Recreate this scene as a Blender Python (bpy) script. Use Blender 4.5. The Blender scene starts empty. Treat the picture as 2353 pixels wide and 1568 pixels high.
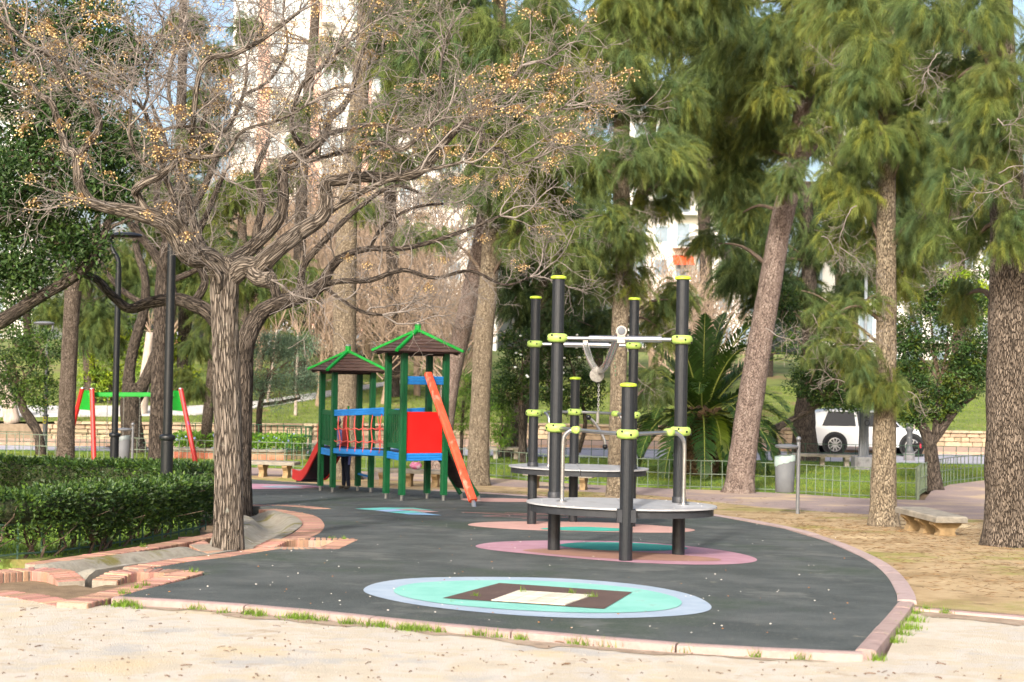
import bpy, bmesh, math, random
import numpy as np
from mathutils import Vector, Matrix
R = math.radians
random.seed(7); rng = np.random.default_rng(7)
scene = bpy.context.scene
C = scene.collection
# ------------------------------------------------------------------ camera, sky, sun, exposure
F = 3268.0; ROLL = .019; PITCH = math.atan((839 - 784) / F); ZC = 3.3
CAM = (Matrix.Rotation(math.pi / 2 + PITCH, 3, 'X') @ Matrix.Rotation(ROLL, 3, 'Z'))
cd = bpy.data.cameras.new('camera'); cam = bpy.data.objects.new('camera', cd); C.objects.link(cam)
cam.matrix_world = Matrix.Translation((0, 0, ZC)) @ CAM.to_4x4()
cd.sensor_width = 36; cd.lens = 36 * F / 2353; cd.clip_end = 3000; cd.clip_start = .1
cd.dof.use_dof = True; cd.dof.focus_distance = 16.0; cd.dof.aperture_fstop = 3.2
scene.camera = cam
SUN_AZ = R(-17); SUN_EL = R(30)         # shadows run away from the camera and a little to the right
sdir = Vector((math.sin(-SUN_AZ) * math.cos(SUN_EL), math.cos(SUN_AZ) * math.cos(SUN_EL), -math.sin(SUN_EL)))
w = bpy.data.worlds.new('World'); scene.world = w; w.use_nodes = True
wn = w.node_tree; bg = wn.nodes['Background']
sky = wn.nodes.new('ShaderNodeTexSky'); sky.sky_type = 'NISHITA'; sky.sun_disc = False
sky.sun_elevation = SUN_EL; sky.sun_rotation = math.atan2(-sdir.x, -sdir.y)
sky.air_density = 1.0; sky.dust_density = 6.0; sky.ozone_density = 1.0
wn.links.new(sky.outputs[0], bg.inputs[0]); bg.inputs[1].default_value = .15
sl = bpy.data.lights.new('sun', 'SUN'); sl.energy = 2.0; sl.angle = R(4); sl.color = (1, .965, .92)
so = bpy.data.objects.new('sun', sl); C.objects.link(so); so.rotation_euler = sdir.to_track_quat('-Z', 'Y').to_euler()
so.location = (0, 0, 40)
vs = scene.view_settings; vs.view_transform = 'Standard'; vs.look = 'None'; vs.exposure = 1.25; vs.gamma = 1
vs.use_curve_mapping = False
scene.cycles.max_bounces = 4; scene.cycles.diffuse_bounces = 3; scene.cycles.glossy_bounces = 2; scene.cycles.transmission_bounces = 2; scene.cycles.transparent_max_bounces = 4
scene.cycles.use_adaptive_sampling = True; scene.cycles.adaptive_threshold = .025
scene.cycles.use_denoising = True
# ------------------------------------------------------------------ where things stand
def gz(Y):                                # the yard falls away from the camera, then levels out
    if Y <= 34: return -(1.21 + .052 * Y)
    return -3.06 + (3.06 - (1.21 + .052 * 34)) * math.exp(-(Y - 34) / 2.2)
def g(Y): return ZC + gz(Y)
def ray(px, py): return CAM @ Vector(((px - 1176.5) / F, -(py - 784) / F, -1))
def P(px, py, Y):
    r = ray(px, py); t = Y / r.y
    return Vector((r.x * t, Y, ZC + r.z * t))
def G(px, py, dz=0):
    r = ray(px, py); lo, hi = 2, 400
    for _ in range(50):
        m = (lo + hi) / 2
        if r.z * m > gz(r.y * m) + dz: lo = m
        else: hi = m
    return Vector((r.x * lo, r.y * lo, g(r.y * lo) + dz))
def S(Y): return Y / F                    # metres per pixel of the 2353-wide view at depth Y
WALL = [(-60, 46), (-25, 50), (-7.5, 54), (1, 58.5), (25, 59), (60, 60)]
def wallY(X):
    for (a, b), (c, d) in zip(WALL, WALL[1:]):
        if X <= c: return b + (d - b) * (X - a) / (c - a)
    return WALL[-1][1]
def hill(X, Y):
    d = max(0, Y - wallY(X))
    return g(60) + .64 + min(d, 30) * .088 + max(0, min(d - 30, 40)) * .03
# ------------------------------------------------------------------ materials
def lin(h):
    h = h.lstrip('#'); o = []
    for i in (0, 2, 4):
        c = int(h[i:i + 2], 16) / 255
        o.append(c / 12.92 if c <= .04045 else ((c + .055) / 1.055) ** 2.4)
    return tuple(o)
MATS = {}
def pmat(name, cols, scale=4, rough=.8, bump=0, bscale=40, stretch=(1, 1, 1), metal=0, spec=.35, randv=0, attr=False,
         transl=0, coat=0, det=6, cover=None, bdist=.02, rng_=(.3, .7), crack=None, objcol=False, coord='Object'):
    """procedural surface: a noise-driven ramp over cols, optional bump, per-object variation, per-vertex tint"""
    if name in MATS: return MATS[name]
    m = bpy.data.materials.new(name); m.use_nodes = True; nt = m.node_tree; N = nt.nodes; L = nt.links
    b = N['Principled BSDF']; b.inputs['Roughness'].default_value = rough; b.inputs['Metallic'].default_value = metal
    b.inputs['Specular IOR Level'].default_value = spec; b.inputs['Coat Weight'].default_value = coat
    if isinstance(cols, (str, tuple)): cols = [cols]
    cols = [lin(c) if isinstance(c, str) else c for c in cols]
    tc = N.new('ShaderNodeTexCoord'); mp = N.new('ShaderNodeMapping')
    if coord != 'Object':
        ca = N.new('ShaderNodeAttribute'); ca.attribute_name = coord; co_ = ca.outputs['Vector']
    else: co_ = tc.outputs['Object']
    L.new(co_, mp.inputs[0])
    mp.inputs['Scale'].default_value = stretch
    if len(cols) > 1:
        nz = N.new('ShaderNodeTexNoise'); nz.inputs['Scale'].default_value = scale; nz.inputs['Detail'].default_value = det
        nz.inputs['Roughness'].default_value = .62
        L.new(mp.outputs[0], nz.inputs['Vector'])
        rp = N.new('ShaderNodeValToRGB'); el = rp.color_ramp.elements
        for i, c in enumerate(cols):
            p = rng_[0] + (rng_[1] - rng_[0]) * i / (len(cols) - 1)
            e = el[i] if i < 2 else el.new(p)
            e.position = p; e.color = (*c, 1)
        L.new(nz.outputs['Fac'], rp.inputs[0]); out = rp.outputs[0]
    else:
        rg = N.new('ShaderNodeRGB'); rg.outputs[0].default_value = (*cols[0], 1); out = rg.outputs[0]
    if cover:                              # (colour, scale, threshold, stretch): paint wear, moss, stains with edges of their own
        for (cc, cs, th, st) in cover:
            mp2 = N.new('ShaderNodeMapping'); mp2.inputs['Scale'].default_value = st; L.new(co_, mp2.inputs[0])
            n2 = N.new('ShaderNodeTexNoise'); n2.inputs['Scale'].default_value = cs; n2.inputs['Detail'].default_value = 8
            n2.inputs['Roughness'].default_value = .65; L.new(mp2.outputs[0], n2.inputs['Vector'])
            mr = N.new('ShaderNodeMapRange'); mr.inputs['From Min'].default_value = th - .03; mr.inputs['From Max'].default_value = th + .06
            L.new(n2.outputs['Fac'], mr.inputs['Value'])
            mx = N.new('ShaderNodeMix'); mx.data_type = 'RGBA'; L.new(mr.outputs[0], mx.inputs['Factor']); L.new(out, mx.inputs['A'])
            mx.inputs['B'].default_value = (*(lin(cc) if isinstance(cc, str) else cc), 1); out = mx.outputs['Result']
    chgt = None
    if crack:                              # (scale, stretch, width, colour): bark plates or furrows with recessed edges
        mp3 = N.new('ShaderNodeMapping'); mp3.inputs['Scale'].default_value = crack[1]; L.new(co_, mp3.inputs[0])
        n3 = N.new('ShaderNodeTexNoise'); n3.inputs['Scale'].default_value = crack[0] * .6; n3.inputs['Detail'].default_value = 4; L.new(mp3.outputs[0], n3.inputs['Vector'])
        am = N.new('ShaderNodeVectorMath'); am.operation = 'MULTIPLY_ADD'; L.new(n3.outputs['Color'], am.inputs[0]); am.inputs[1].default_value = (1.1 / crack[0],) * 3; L.new(mp3.outputs[0], am.inputs[2])
        vo = N.new('ShaderNodeTexVoronoi'); vo.feature = 'DISTANCE_TO_EDGE'; vo.inputs['Scale'].default_value = crack[0]; L.new(am.outputs[0], vo.inputs['Vector'])
        mr = N.new('ShaderNodeMapRange'); mr.inputs['From Max'].default_value = crack[2]; L.new(vo.outputs['Distance'], mr.inputs['Value']); chgt = mr.outputs[0]
        mx = N.new('ShaderNodeMix'); mx.data_type = 'RGBA'; L.new(chgt, mx.inputs['Factor']); mx.inputs['A'].default_value = (*lin(crack[3]), 1); L.new(out, mx.inputs['B']); out = mx.outputs['Result']
    if objcol:
        oc = N.new('ShaderNodeObjectInfo'); mx = N.new('ShaderNodeMix'); mx.data_type = 'RGBA'; mx.blend_type = 'MULTIPLY'; mx.inputs['Factor'].default_value = 1
        L.new(out, mx.inputs['A']); L.new(oc.outputs['Color'], mx.inputs['B']); out = mx.outputs['Result']
    if attr:
        at = N.new('ShaderNodeAttribute'); at.attribute_name = 'Col'
        mx = N.new('ShaderNodeMix'); mx.data_type = 'RGBA'; mx.blend_type = 'MULTIPLY'; mx.inputs['Factor'].default_value = 1
        L.new(out, mx.inputs['A']); L.new(at.outputs['Color'], mx.inputs['B']); out = mx.outputs['Result']
    if randv:
        oi = N.new('ShaderNodeObjectInfo'); hs = N.new('ShaderNodeHueSaturation')
        mr = N.new('ShaderNodeMapRange'); mr.inputs['To Min'].default_value = 1 - randv; mr.inputs['To Max'].default_value = 1 + randv
        L.new(oi.outputs['Random'], mr.inputs['Value']); L.new(mr.outputs[0], hs.inputs['Value']); L.new(out, hs.inputs['Color'])
        mt = N.new('ShaderNodeMath'); mt.operation = 'MULTIPLY'; mt.inputs[1].default_value = 7.31; L.new(oi.outputs['Random'], mt.inputs[0])
        fr = N.new('ShaderNodeMath'); fr.operation = 'FRACT'; L.new(mt.outputs[0], fr.inputs[0])
        mr2 = N.new('ShaderNodeMapRange'); mr2.inputs['To Min'].default_value = .5 - randv * .06; mr2.inputs['To Max'].default_value = .5 + randv * .06
        L.new(fr.outputs[0], mr2.inputs['Value']); L.new(mr2.outputs[0], hs.inputs['Hue']); out = hs.outputs[0]
    L.new(out, b.inputs['Base Color'])
    if bump:
        nb = N.new('ShaderNodeTexNoise'); nb.inputs['Scale'].default_value = bscale; nb.inputs['Detail'].default_value = 5
        L.new(mp.outputs[0], nb.inputs['Vector'])
        bp = N.new('ShaderNodeBump'); bp.inputs['Strength'].default_value = bump; bp.inputs['Distance'].default_value = bdist
        hgt = nb.outputs['Fac']
        if chgt is not None:
            ad = N.new('ShaderNodeMath'); ad.operation = 'MULTIPLY_ADD'; L.new(chgt, ad.inputs[0]); ad.inputs[1].default_value = .9; L.new(hgt, ad.inputs[2]); hgt = ad.outputs[0]
        L.new(hgt, bp.inputs['Height']); L.new(bp.outputs[0], b.inputs['Normal'])
    if transl:
        tr = N.new('ShaderNodeBsdfTranslucent'); L.new(out, tr.inputs[0]); ms = N.new('ShaderNodeMixShader'); ms.inputs[0].default_value = transl
        L.new(b.outputs[0], ms.inputs[1]); L.new(tr.outputs[0], ms.inputs[2]); L.new(ms.outputs[0], N['Material Output'].inputs[0])
    MATS[name] = m
    return m
# ------------------------------------------------------------------ mesh building
def wloc(o):
    v = Vector((0, 0, 0))
    while o is not None: v += o.location; o = o.parent
    return v
def link(name, data, parent=None):
    o = bpy.data.objects.new(name, data); C.objects.link(o)
    if parent is not None: o.parent = parent
    return o
def tag(o, label=None, cat=None, group=None, kind=None):
    if label: o['label'] = label
    if cat: o['category'] = cat
    if group: o['group'] = group
    if kind: o['kind'] = kind
    return o
def thing(name, label, cat, loc=(0, 0, 0), group=None):
    o = link(name, None); o.location = loc; o.empty_display_size = .2
    return tag(o, label, cat, group)
class MB:
    def __init__(s): s.v = []; s.f = []; s.mi = []
    def add(s, vs, fs, mi=0):
        k = len(s.v); s.v += [Vector(v) for v in vs]; s.f += [tuple(i + k for i in f) for f in fs]; s.mi += [mi] * len(fs); return s
    def box(s, c, d, M=None, mi=0):
        x, y, z = d[0] / 2, d[1] / 2, d[2] / 2
        vs = [Vector((a * x, b * y, e * z)) for e in (-1, 1) for b in (-1, 1) for a in (-1, 1)]
        if M is not None: vs = [M @ v for v in vs]
        c = Vector(c)
        return s.add([c + v for v in vs], [(0, 2, 3, 1), (4, 5, 7, 6), (0, 1, 5, 4), (2, 6, 7, 3), (0, 4, 6, 2), (1, 3, 7, 5)], mi)
    def beam(s, a, b, wd, h, up=(0, 0, 1), ch=.12, mi=0):
        """a chamfered bar from a to b: wd across, h along up"""
        a, b = Vector(a), Vector(b); d = (b - a).normalized(); u = Vector(up); u = (u - d * u.dot(d)).normalized(); r = d.cross(u)
        k = ch * min(wd, h); x, y = wd / 2, h / 2
        pr = [(-x + k, -y), (x - k, -y), (x, -y + k), (x, y - k), (x - k, y), (-x + k, y), (-x, y - k), (-x, -y + k)]
        vs = [p + r * i + u * j for p in (a, b) for i, j in pr]
        return s.add(vs, [(i, (i + 1) % 8, (i + 1) % 8 + 8, i + 8) for i in range(8)] + [tuple(range(7, -1, -1)), tuple(range(8, 16))], mi)
    def tube(s, pts, rad, n=8, cap=True, mi=0, ov=1):
        pts = [Vector(p) for p in pts]; m = len(pts)
        if not hasattr(rad, '__len__'): rad = [rad] * m
        t = [(pts[min(i + 1, m - 1)] - pts[max(i - 1, 0)]).normalized() for i in range(m)]
        u = t[0].orthogonal().normalized(); vs = []
        for i in range(m):
            u = (u - t[i] * u.dot(t[i]))
            u = u.normalized() if u.length > 1e-6 else t[i].orthogonal().normalized()
            b = t[i].cross(u)
            for k in range(n):
                a = 2 * math.pi * k / n; vs.append(pts[i] + (u * math.cos(a) + b * math.sin(a) * ov) * rad[i])
        fs = [(i * n + k, i * n + (k + 1) % n, (i + 1) * n + (k + 1) % n, (i + 1) * n + k) for i in range(m - 1) for k in range(n)]
        if cap: fs += [tuple(range(n - 1, -1, -1)), tuple(range((m - 1) * n, m * n))]
        return s.add(vs, fs, mi)
    def lathe(s, c, prof, n=20, axis=None, mi=0):
        """prof: (radius, height) up the axis from c"""
        c = Vector(c); M = Matrix.Identity(3) if axis is None else Vector(axis).to_track_quat('Z', 'Y').to_matrix()
        vs = [c + M @ Vector((r * math.cos(2 * math.pi * k / n), r * math.sin(2 * math.pi * k / n), h)) for r, h in prof for k in range(n)]
        m = len(prof)
        fs = [(i * n + k, i * n + (k + 1) % n, (i + 1) * n + (k + 1) % n, (i + 1) * n + k) for i in range(m - 1) for k in range(n)]
        fs += [tuple(range(n - 1, -1, -1)), tuple(range((m - 1) * n, m * n))]
        return s.add(vs, fs, mi)
    def prism(s, poly, ext, mi=0):
        """poly: 3D points of one flat face, ext: vector to the other face"""
        n = len(poly); e = Vector(ext); vs = [Vector(p) for p in poly] + [Vector(p) + e for p in poly]
        return s.add(vs, [tuple(range(n - 1, -1, -1)), tuple(range(n, 2 * n))] + [(i, (i + 1) % n, (i + 1) % n + n, i + n) for i in range(n)], mi)
    def ball(s, c, r, n=8, m=5, sc=(1, 1, 1), mi=0):
        c = Vector(c); vs = []
        for i in range(m + 1):
            a = math.pi * i / m
            for k in range(n):
                b = 2 * math.pi * k / n
                vs.append(c + Vector((math.sin(a) * math.cos(b) * r * sc[0], math.sin(a) * math.sin(b) * r * sc[1], -math.cos(a) * r * sc[2])))
        return s.add(vs, [(i * n + k, i * n + (k + 1) % n, (i + 1) * n + (k + 1) % n, (i + 1) * n + k) for i in range(m) for k in range(n)], mi)
    def build(s, name, mat, parent=None, smooth=False, flatcap=True):
        o = link(name, None, parent) if False else None
        off = wloc(parent) if parent is not None else Vector((0, 0, 0))
        me = bpy.data.meshes.new(name); me.from_pydata([tuple(v - off) for v in s.v], [], s.f); me.validate(); me.update()
        for mm in (mat if isinstance(mat, (list, tuple)) else [mat]): me.materials.append(mm)
        if isinstance(mat, (list, tuple)) and len(me.polygons) == len(s.mi): me.polygons.foreach_set('material_index', s.mi)
        if smooth:
            me.polygons.foreach_set('use_smooth', [len(p.vertices) <= 4 for p in me.polygons])
            if smooth is not True: me.set_sharp_from_angle(angle=R(smooth))
        return link(name, me, parent)
def inst(name, me, parent=None, loc=(0, 0, 0), rz=0, sc=(1, 1, 1), rot=None):
    o = link(name, me, parent); off = wloc(parent) if parent is not None else Vector((0, 0, 0))
    o.location = Vector(loc) - off; o.rotation_euler = rot if rot is not None else (0, 0, rz); o.scale = sc
    return o
def copy_tree(o, parent=None, loc=None, rz=None):
    c = o.copy(); C.objects.link(c); c.parent = parent
    if loc is not None: c.location = loc
    if rz is not None: c.rotation_euler.z = rz
    for ch in list(o.children): copy_tree(ch, c)
    return c
def smooth_path(p, k=4):
    """Catmull-Rom through points that may carry extra numbers"""
    p = [np.array(q, float) for q in p]; out = []
    for i in range(len(p) - 1):
        a, b, c, d = p[max(i - 1, 0)], p[i], p[i + 1], p[min(i + 2, len(p) - 1)]
        for j in range(k):
            t = j / k
            out.append(.5 * ((2 * b) + (c - a) * t + (2 * a - 5 * b + 4 * c - d) * t * t + (3 * b - a - 3 * c + d) * t ** 3))
    out.append(p[-1]); return out
def fast_mesh(name, V, T, mat, parent=None, cols=None, kind=None):
    """big triangle soups (needles, leaves, blades) as one mesh"""
    V = np.asarray(V, np.float32); T = np.asarray(T, np.int32)
    if parent is not None: V = V - np.array(wloc(parent), np.float32)
    me = bpy.data.meshes.new(name); me.vertices.add(len(V)); me.vertices.foreach_set('co', V.ravel())
    me.loops.add(T.size); me.loops.foreach_set('vertex_index', T.ravel()); me.polygons.add(len(T))
    me.polygons.foreach_set('loop_start', np.arange(0, T.size, 3, dtype=np.int32))
    me.polygons.foreach_set('loop_total', np.full(len(T), 3, np.int32))
    me.update(calc_edges=True); me.materials.append(mat)
    if cols is not None:
        a = me.attributes.new('Col', 'FLOAT_COLOR', 'POINT')
        a.data.foreach_set('color', np.c_[cols, np.ones(len(cols))].astype(np.float32).ravel())
    o = link(name, me, parent)
    if kind: o['kind'] = kind
    return o
YS = [-30, 0, 34] + [34 + .5 * i for i in range(1, 29)]
def sheet(name, poly, dz, mat, parent=None, skirt=0, kind='structure', label=None, zf=None):
    """a ground sheet that follows the fall of the yard, dz above it, with a downward lip"""
    bm = bmesh.new(); vs = [bm.verts.new((p[0], p[1], 0)) for p in poly]; fc = bm.faces.new(vs)
    if fc.normal.z < 0: fc.normal_flip()
    bmesh.ops.recalc_face_normals(bm, faces=bm.faces)
    lo, hi = min(p[1] for p in poly), max(p[1] for p in poly)
    for y in YS:
        if lo < y < hi:
            bmesh.ops.bisect_plane(bm, geom=bm.verts[:] + bm.edges[:] + bm.faces[:], plane_co=(0, y, 0), plane_no=(0, 1, 0))
    bmesh.ops.triangulate(bm, faces=bm.faces)
    for fc in bm.faces:
        if fc.normal.z < 0: fc.normal_flip()
    if skirt:
        be = [e for e in bm.edges if len(e.link_faces) == 1]
        r = bmesh.ops.extrude_edge_only(bm, edges=be); low = {v for v in r['geom'] if isinstance(v, bmesh.types.BMVert)}
    else: low = set()
    for v in bm.verts: v.co.z = (g(v.co.y) if zf is None else zf(v.co.x, v.co.y)) + dz - (skirt if v in low else 0)
    me = bpy.data.meshes.new(name); bm.to_mesh(me); bm.free(); me.materials.append(mat)
    o = link(name, me, parent)
    if parent is None: tag(o, label, None, None, kind)
    return o
def ellipse(cx, cy, rx, ry, n=48, rot=0):
    c, s = math.cos(rot), math.sin(rot)
    return [(cx + rx * math.cos(t) * c - ry * math.sin(t) * s, cy + rx * math.cos(t) * s + ry * math.sin(t) * c) for t in [2 * math.pi * k / n for k in range(n)]]
def blob(pts, k=6):
    """closed smooth outline through ground points"""
    p = [np.array(q[:2], float) for q in pts]; n = len(p); out = []
    for i in range(n):
        a, b, c, d = p[i - 1], p[i], p[(i + 1) % n], p[(i + 2) % n]
        for j in range(k):
            t = j / k; out.append(tuple(.5 * ((2 * b) + (c - a) * t + (2 * a - 5 * b + 4 * c - d) * t * t + (3 * b - a - 3 * c + d) * t ** 3)))
    return out
def GG(pts): return [tuple(G(*p)[:2]) for p in pts]
# ------------------------------------------------------------------ the setting: ground, yard, paths, lawns, road
M_earth = pmat('earth', ['#5f4f3d', '#77644c', '#86725a'], 5, .95, .6, 60, det=10)
M_sand = pmat('pale_sand', ['#b0a592', '#b7ab96', '#bab2a5', '#b2a691', '#b3aca0'], 1.3, .95, .6, 90, det=14, rng_=(.38, .62),
              cover=[('#b9a98a', .8, .56, (1, 1, 1)), ('#a5a19a', 1.5, .6, (1, 1, 1)), ('#a2937e', 3.5, .63, (1, 1, 1)), ('#91826f', 42, .66, (1, 1, 1))])
M_yard = pmat('yellow_sand', ['#8d7754', '#a18a65', '#ac9672', '#98825e'], 1.2, .95, .6, 70, det=14, rng_=(.38, .62),
              cover=[('#84803f', .42, .54, (1, 1, 1)), ('#7d6849', 1.9, .6, (1, 1, 1)), ('#c9b48c', .7, .62, (1, 1, 1)), ('#65513c', 20, .66, (1, 1, 1)), ('#5a4936', 6, .71, (1, 1, 1))])
M_rubber = pmat('rubber', ['#3c413f', '#464b49', '#525553'], 1.6, .9, .5, 160, det=14, rng_=(.38, .62),
                cover=[('#3c463b', .5, .57, (1, 1, 1)), ('#5c5e5a', 1.1, .6, (1, 1, 1)), ('#626460', 55, .6, (1, 1, 1)), ('#7d786c', 6, .68, (1, 1, 1)), ('#8f8a7c', 38, .715, (1, 1, 1))])
def rub(n, c, c2): return pmat('rubber_' + n, [c, c2], 3, .9, .3, 140, det=9, cover=[('#8a8078', 30, .68, (1, 1, 1)), ('#77706a', 3, .68, (1, 1, 1))])
ground = MB()
ys = [-60, 0, 34] + [34 + .5 * i for i in range(1, 29)] + [70, 1600]
for i, y in enumerate(ys):
    for x in (-1600, 1600): ground.v.append(Vector((x, y, g(y) - .15)))
for i in range(len(ys) - 1): ground.f.append((2 * i, 2 * i + 1, 2 * i + 3, 2 * i + 2))
tag(ground.build('ground', M_earth), kind='structure')
# pale sand path in the foreground
KF = [(262, 1378), (470, 1390), (700, 1408), (1000, 1438), (1300, 1466), (1600, 1490), (1985, 1508)]
kf = GG(KF); KR = [(2088, 1388), (2353, 1410), (2700, 1440)]
sheet('sand_path', [(-30, -20), (30, -20), (30, 10.2)] + GG(KR[::-1]) + [(2.2, 8.3)] + kf[::-1][1:] + GG([(180, 1386), (0, 1357)]) + [(-30, 12.5)], -.035, M_sand, skirt=.12)
# yellow sand yard to the right and behind
KC = [(2075, 1385), (2068, 1360), (2040, 1320), (1990, 1285), (1900, 1245), (1800, 1215), (1650, 1187), (1450, 1160), (1200, 1140), (1000, 1128), (700, 1110), (568, 1101)]
kc = GG(KC)
far_near = GG([(2353, 1195), (2000, 1180), (1800, 1168), (1640, 1152), (1500, 1137), (1300, 1125), (1000, 1105), (600, 1092), (420, 1086)])
sheet('sand_yard', kc[::-1] + GG(KR) + [(30, 12), (30, 20)] + far_near + [(-20, 40.5), (-20, 37)], -.02, M_yard, skirt=.1)
# rubber play surface
RL = [(568, 1101), (450, 1110), (480, 1150), (560, 1163), (745, 1170), (640, 1170), (720, 1185), (745, 1205), (735, 1225), (705, 1240), (823, 1240), (780, 1260), (640, 1262), (575, 1265), (530, 1280),
      (440, 1290), (350, 1306), (485, 1318), (420, 1335), (330, 1355), (262, 1374)]
sheet('play_surface', GG(RL) + GG([(470, 1384), (700, 1402), (1000, 1432), (1300, 1459), (1600, 1482), (1978, 1499)]) + kc[:-1], 0, M_rubber, skirt=.14)
# coloured rubber markings
def ring(n, pts, dz, c, c2): return sheet('rubber_marking', pts, dz, rub(n, c, c2))
ring('skyblue', blob(GG([(835, 1357), (880, 1338), (1000, 1328), (1250, 1329), (1450, 1343), (1580, 1366), (1635, 1396), (1580, 1414), (1400, 1422), (1200, 1416), (1000, 1397), (880, 1376)])), .004, '#8b9aa9', '#9daab5')
ring('mint', blob(GG([(906, 1357), (960, 1342), (1100, 1336), (1260, 1338), (1440, 1352), (1540, 1371), (1566, 1390), (1520, 1405), (1380, 1411), (1200, 1405), (1030, 1391), (930, 1374)])), .008, '#6cab9c', '#83bbad')
tq = GG([(1017, 1378), (1148, 1343), (1453, 1364), (1388, 1403)]); sheet('rubber_marking', tq, .012, rub('brown', '#4b3a35', '#5a4840'))
ic = GG([(1128, 1384), (1192, 1361), (1362, 1372), (1298, 1395)])
sheet('hatch_slab', ic, .014, pmat('slab', ['#a69e8c', '#c4bcaa', '#b5ad9b'], 6, .9, .2, 30, cover=[('#77713f', 2.5, .66, (1, 1, 1))]), skirt=.01)
def mid(a, b, t): return (a[0] + (b[0] - a[0]) * t, a[1] + (b[1] - a[1]) * t)
M_slabt = pmat('slab_tile', ['#a9a190', '#c8c0ae', '#b9b2a2'], 5, .9, .2, 30, randv=.08, cover=[('#8a8256', 3.5, .68, (1, 1, 1))])
slab = bpy.data.objects['hatch_slab']
for i in range(4):
    for j in range(2):
        q = [mid(mid(ic[0], ic[3], a), mid(ic[1], ic[2], a), b) for a, b in ((i / 4 + .006, j / 2 + .015), (i / 4 + .244, j / 2 + .015), (i / 4 + .244, j / 2 + .485), (i / 4 + .006, j / 2 + .485))]
        o = sheet('tile', q, .018, M_slabt, parent=slab, skirt=.006); 
ring('pink', blob(GG([(1093, 1255), (1150, 1246), (1280, 1243), (1450, 1246), (1600, 1258), (1700, 1273), (1740, 1288), (1690, 1297), (1560, 1298), (1400, 1290), (1250, 1277), (1130, 1265)])), .004, '#97707b', '#a98490')
ring('brownpink', blob(GG([(1200, 1266), (1330, 1262), (1500, 1272), (1640, 1284), (1640, 1291), (1500, 1289), (1340, 1281)])), .0065, '#8a6a5b', '#9c7767')
ring('teal', blob(GG([(1287, 1253), (1340, 1248), (1450, 1249), (1540, 1255), (1580, 1262), (1520, 1267), (1400, 1267), (1310, 1260)])), .008, '#2d8577', '#3b9586')
ring('rose', blob(GG([(1075, 1207), (1110, 1201), (1220, 1199), (1400, 1202), (1540, 1211), (1597, 1219), (1540, 1225), (1380, 1223), (1220, 1219), (1120, 1213)])), .004, '#b08a80', '#c29a8e')
ring('teal2', blob(GG([(1242, 1216), (1330, 1212), (1430, 1216), (1452, 1220), (1380, 1222), (1290, 1220)])), .008, '#359a88', '#45a895')
ring('rose', blob(GG([(1058, 1148), (1090, 1145), (1180, 1146), (1260, 1150), (1220, 1154), (1100, 1153)])), .004, '', '')
ring('mauve', blob(GG([(480, 1118), (560, 1113), (640, 1114), (720, 1117), (740, 1121), (640, 1124), (540, 1124)])), .004, '#a9798a', '#b98d9b')
ring('skyblue', blob(GG([(600, 1119), (650, 1117), (690, 1119), (690, 1122), (630, 1122)])), .008, '', '')
# hopscotch flag made of patches
hop = [((815, 1170), (880, 1167), (940, 1170), (860, 1173), '#5fb8b0', '#71c5bd'), ((880, 1167), (950, 1168), (1000, 1174), (940, 1171), '#53b3a1', '#64c0ae'), ((860, 1174), (905, 1171), (945, 1174), (890, 1177), '#8ea6c8', '#9cb3d2'),
       ((905, 1171), (945, 1170), (985, 1174), (945, 1175), '#a0807e', '#ad8d88'), ((890, 1178), (945, 1175), (975, 1179), (920, 1181), '#5fb8b0', '#71c5bd'), ((945, 1175), (985, 1175), (1010, 1178), (975, 1179), '#b28f8b', '#c09b96'), ((920, 1181), (975, 1180), (1015, 1186), (940, 1184), '#7fa9c8', '#8cb6d2')]
for i, q in enumerate(hop): sheet('rubber_marking', GG(q[:4]), .004 + .001 * i, rub('hop%d' % i, q[4], q[5]))
# thin star lines between the two fitness decks
for a, b in (((1060, 1178), (1240, 1183)), ((1060, 1178), (1290, 1190)), ((1110, 1187), (1320, 1178)), ((1110, 1187), (1280, 1193)), ((1240, 1183), (1490, 1191)), ((1290, 1190), (1490, 1191)), ((1160, 1179), (1420, 1191)), ((1200, 1193), (1460, 1184)), ((1330, 1180), (1500, 1192))):
    A, B = G(*a), G(*b); d = (B - A).normalized(); n = Vector((-d.y, d.x, 0)) * .03
    sheet('rubber_marking', [tuple((A + n)[:2]), tuple((A - n)[:2]), tuple((B - n)[:2]), tuple((B + n)[:2])], .004 + .0007 * (a[0] % 7) + .0002 * (b[0] % 5), rub('line%d' % (a[0] % 2), '#6f96b8' if a[0] % 4 else '#a9786f', '#84a6c4' if a[0] % 4 else '#b88a80'))
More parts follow.
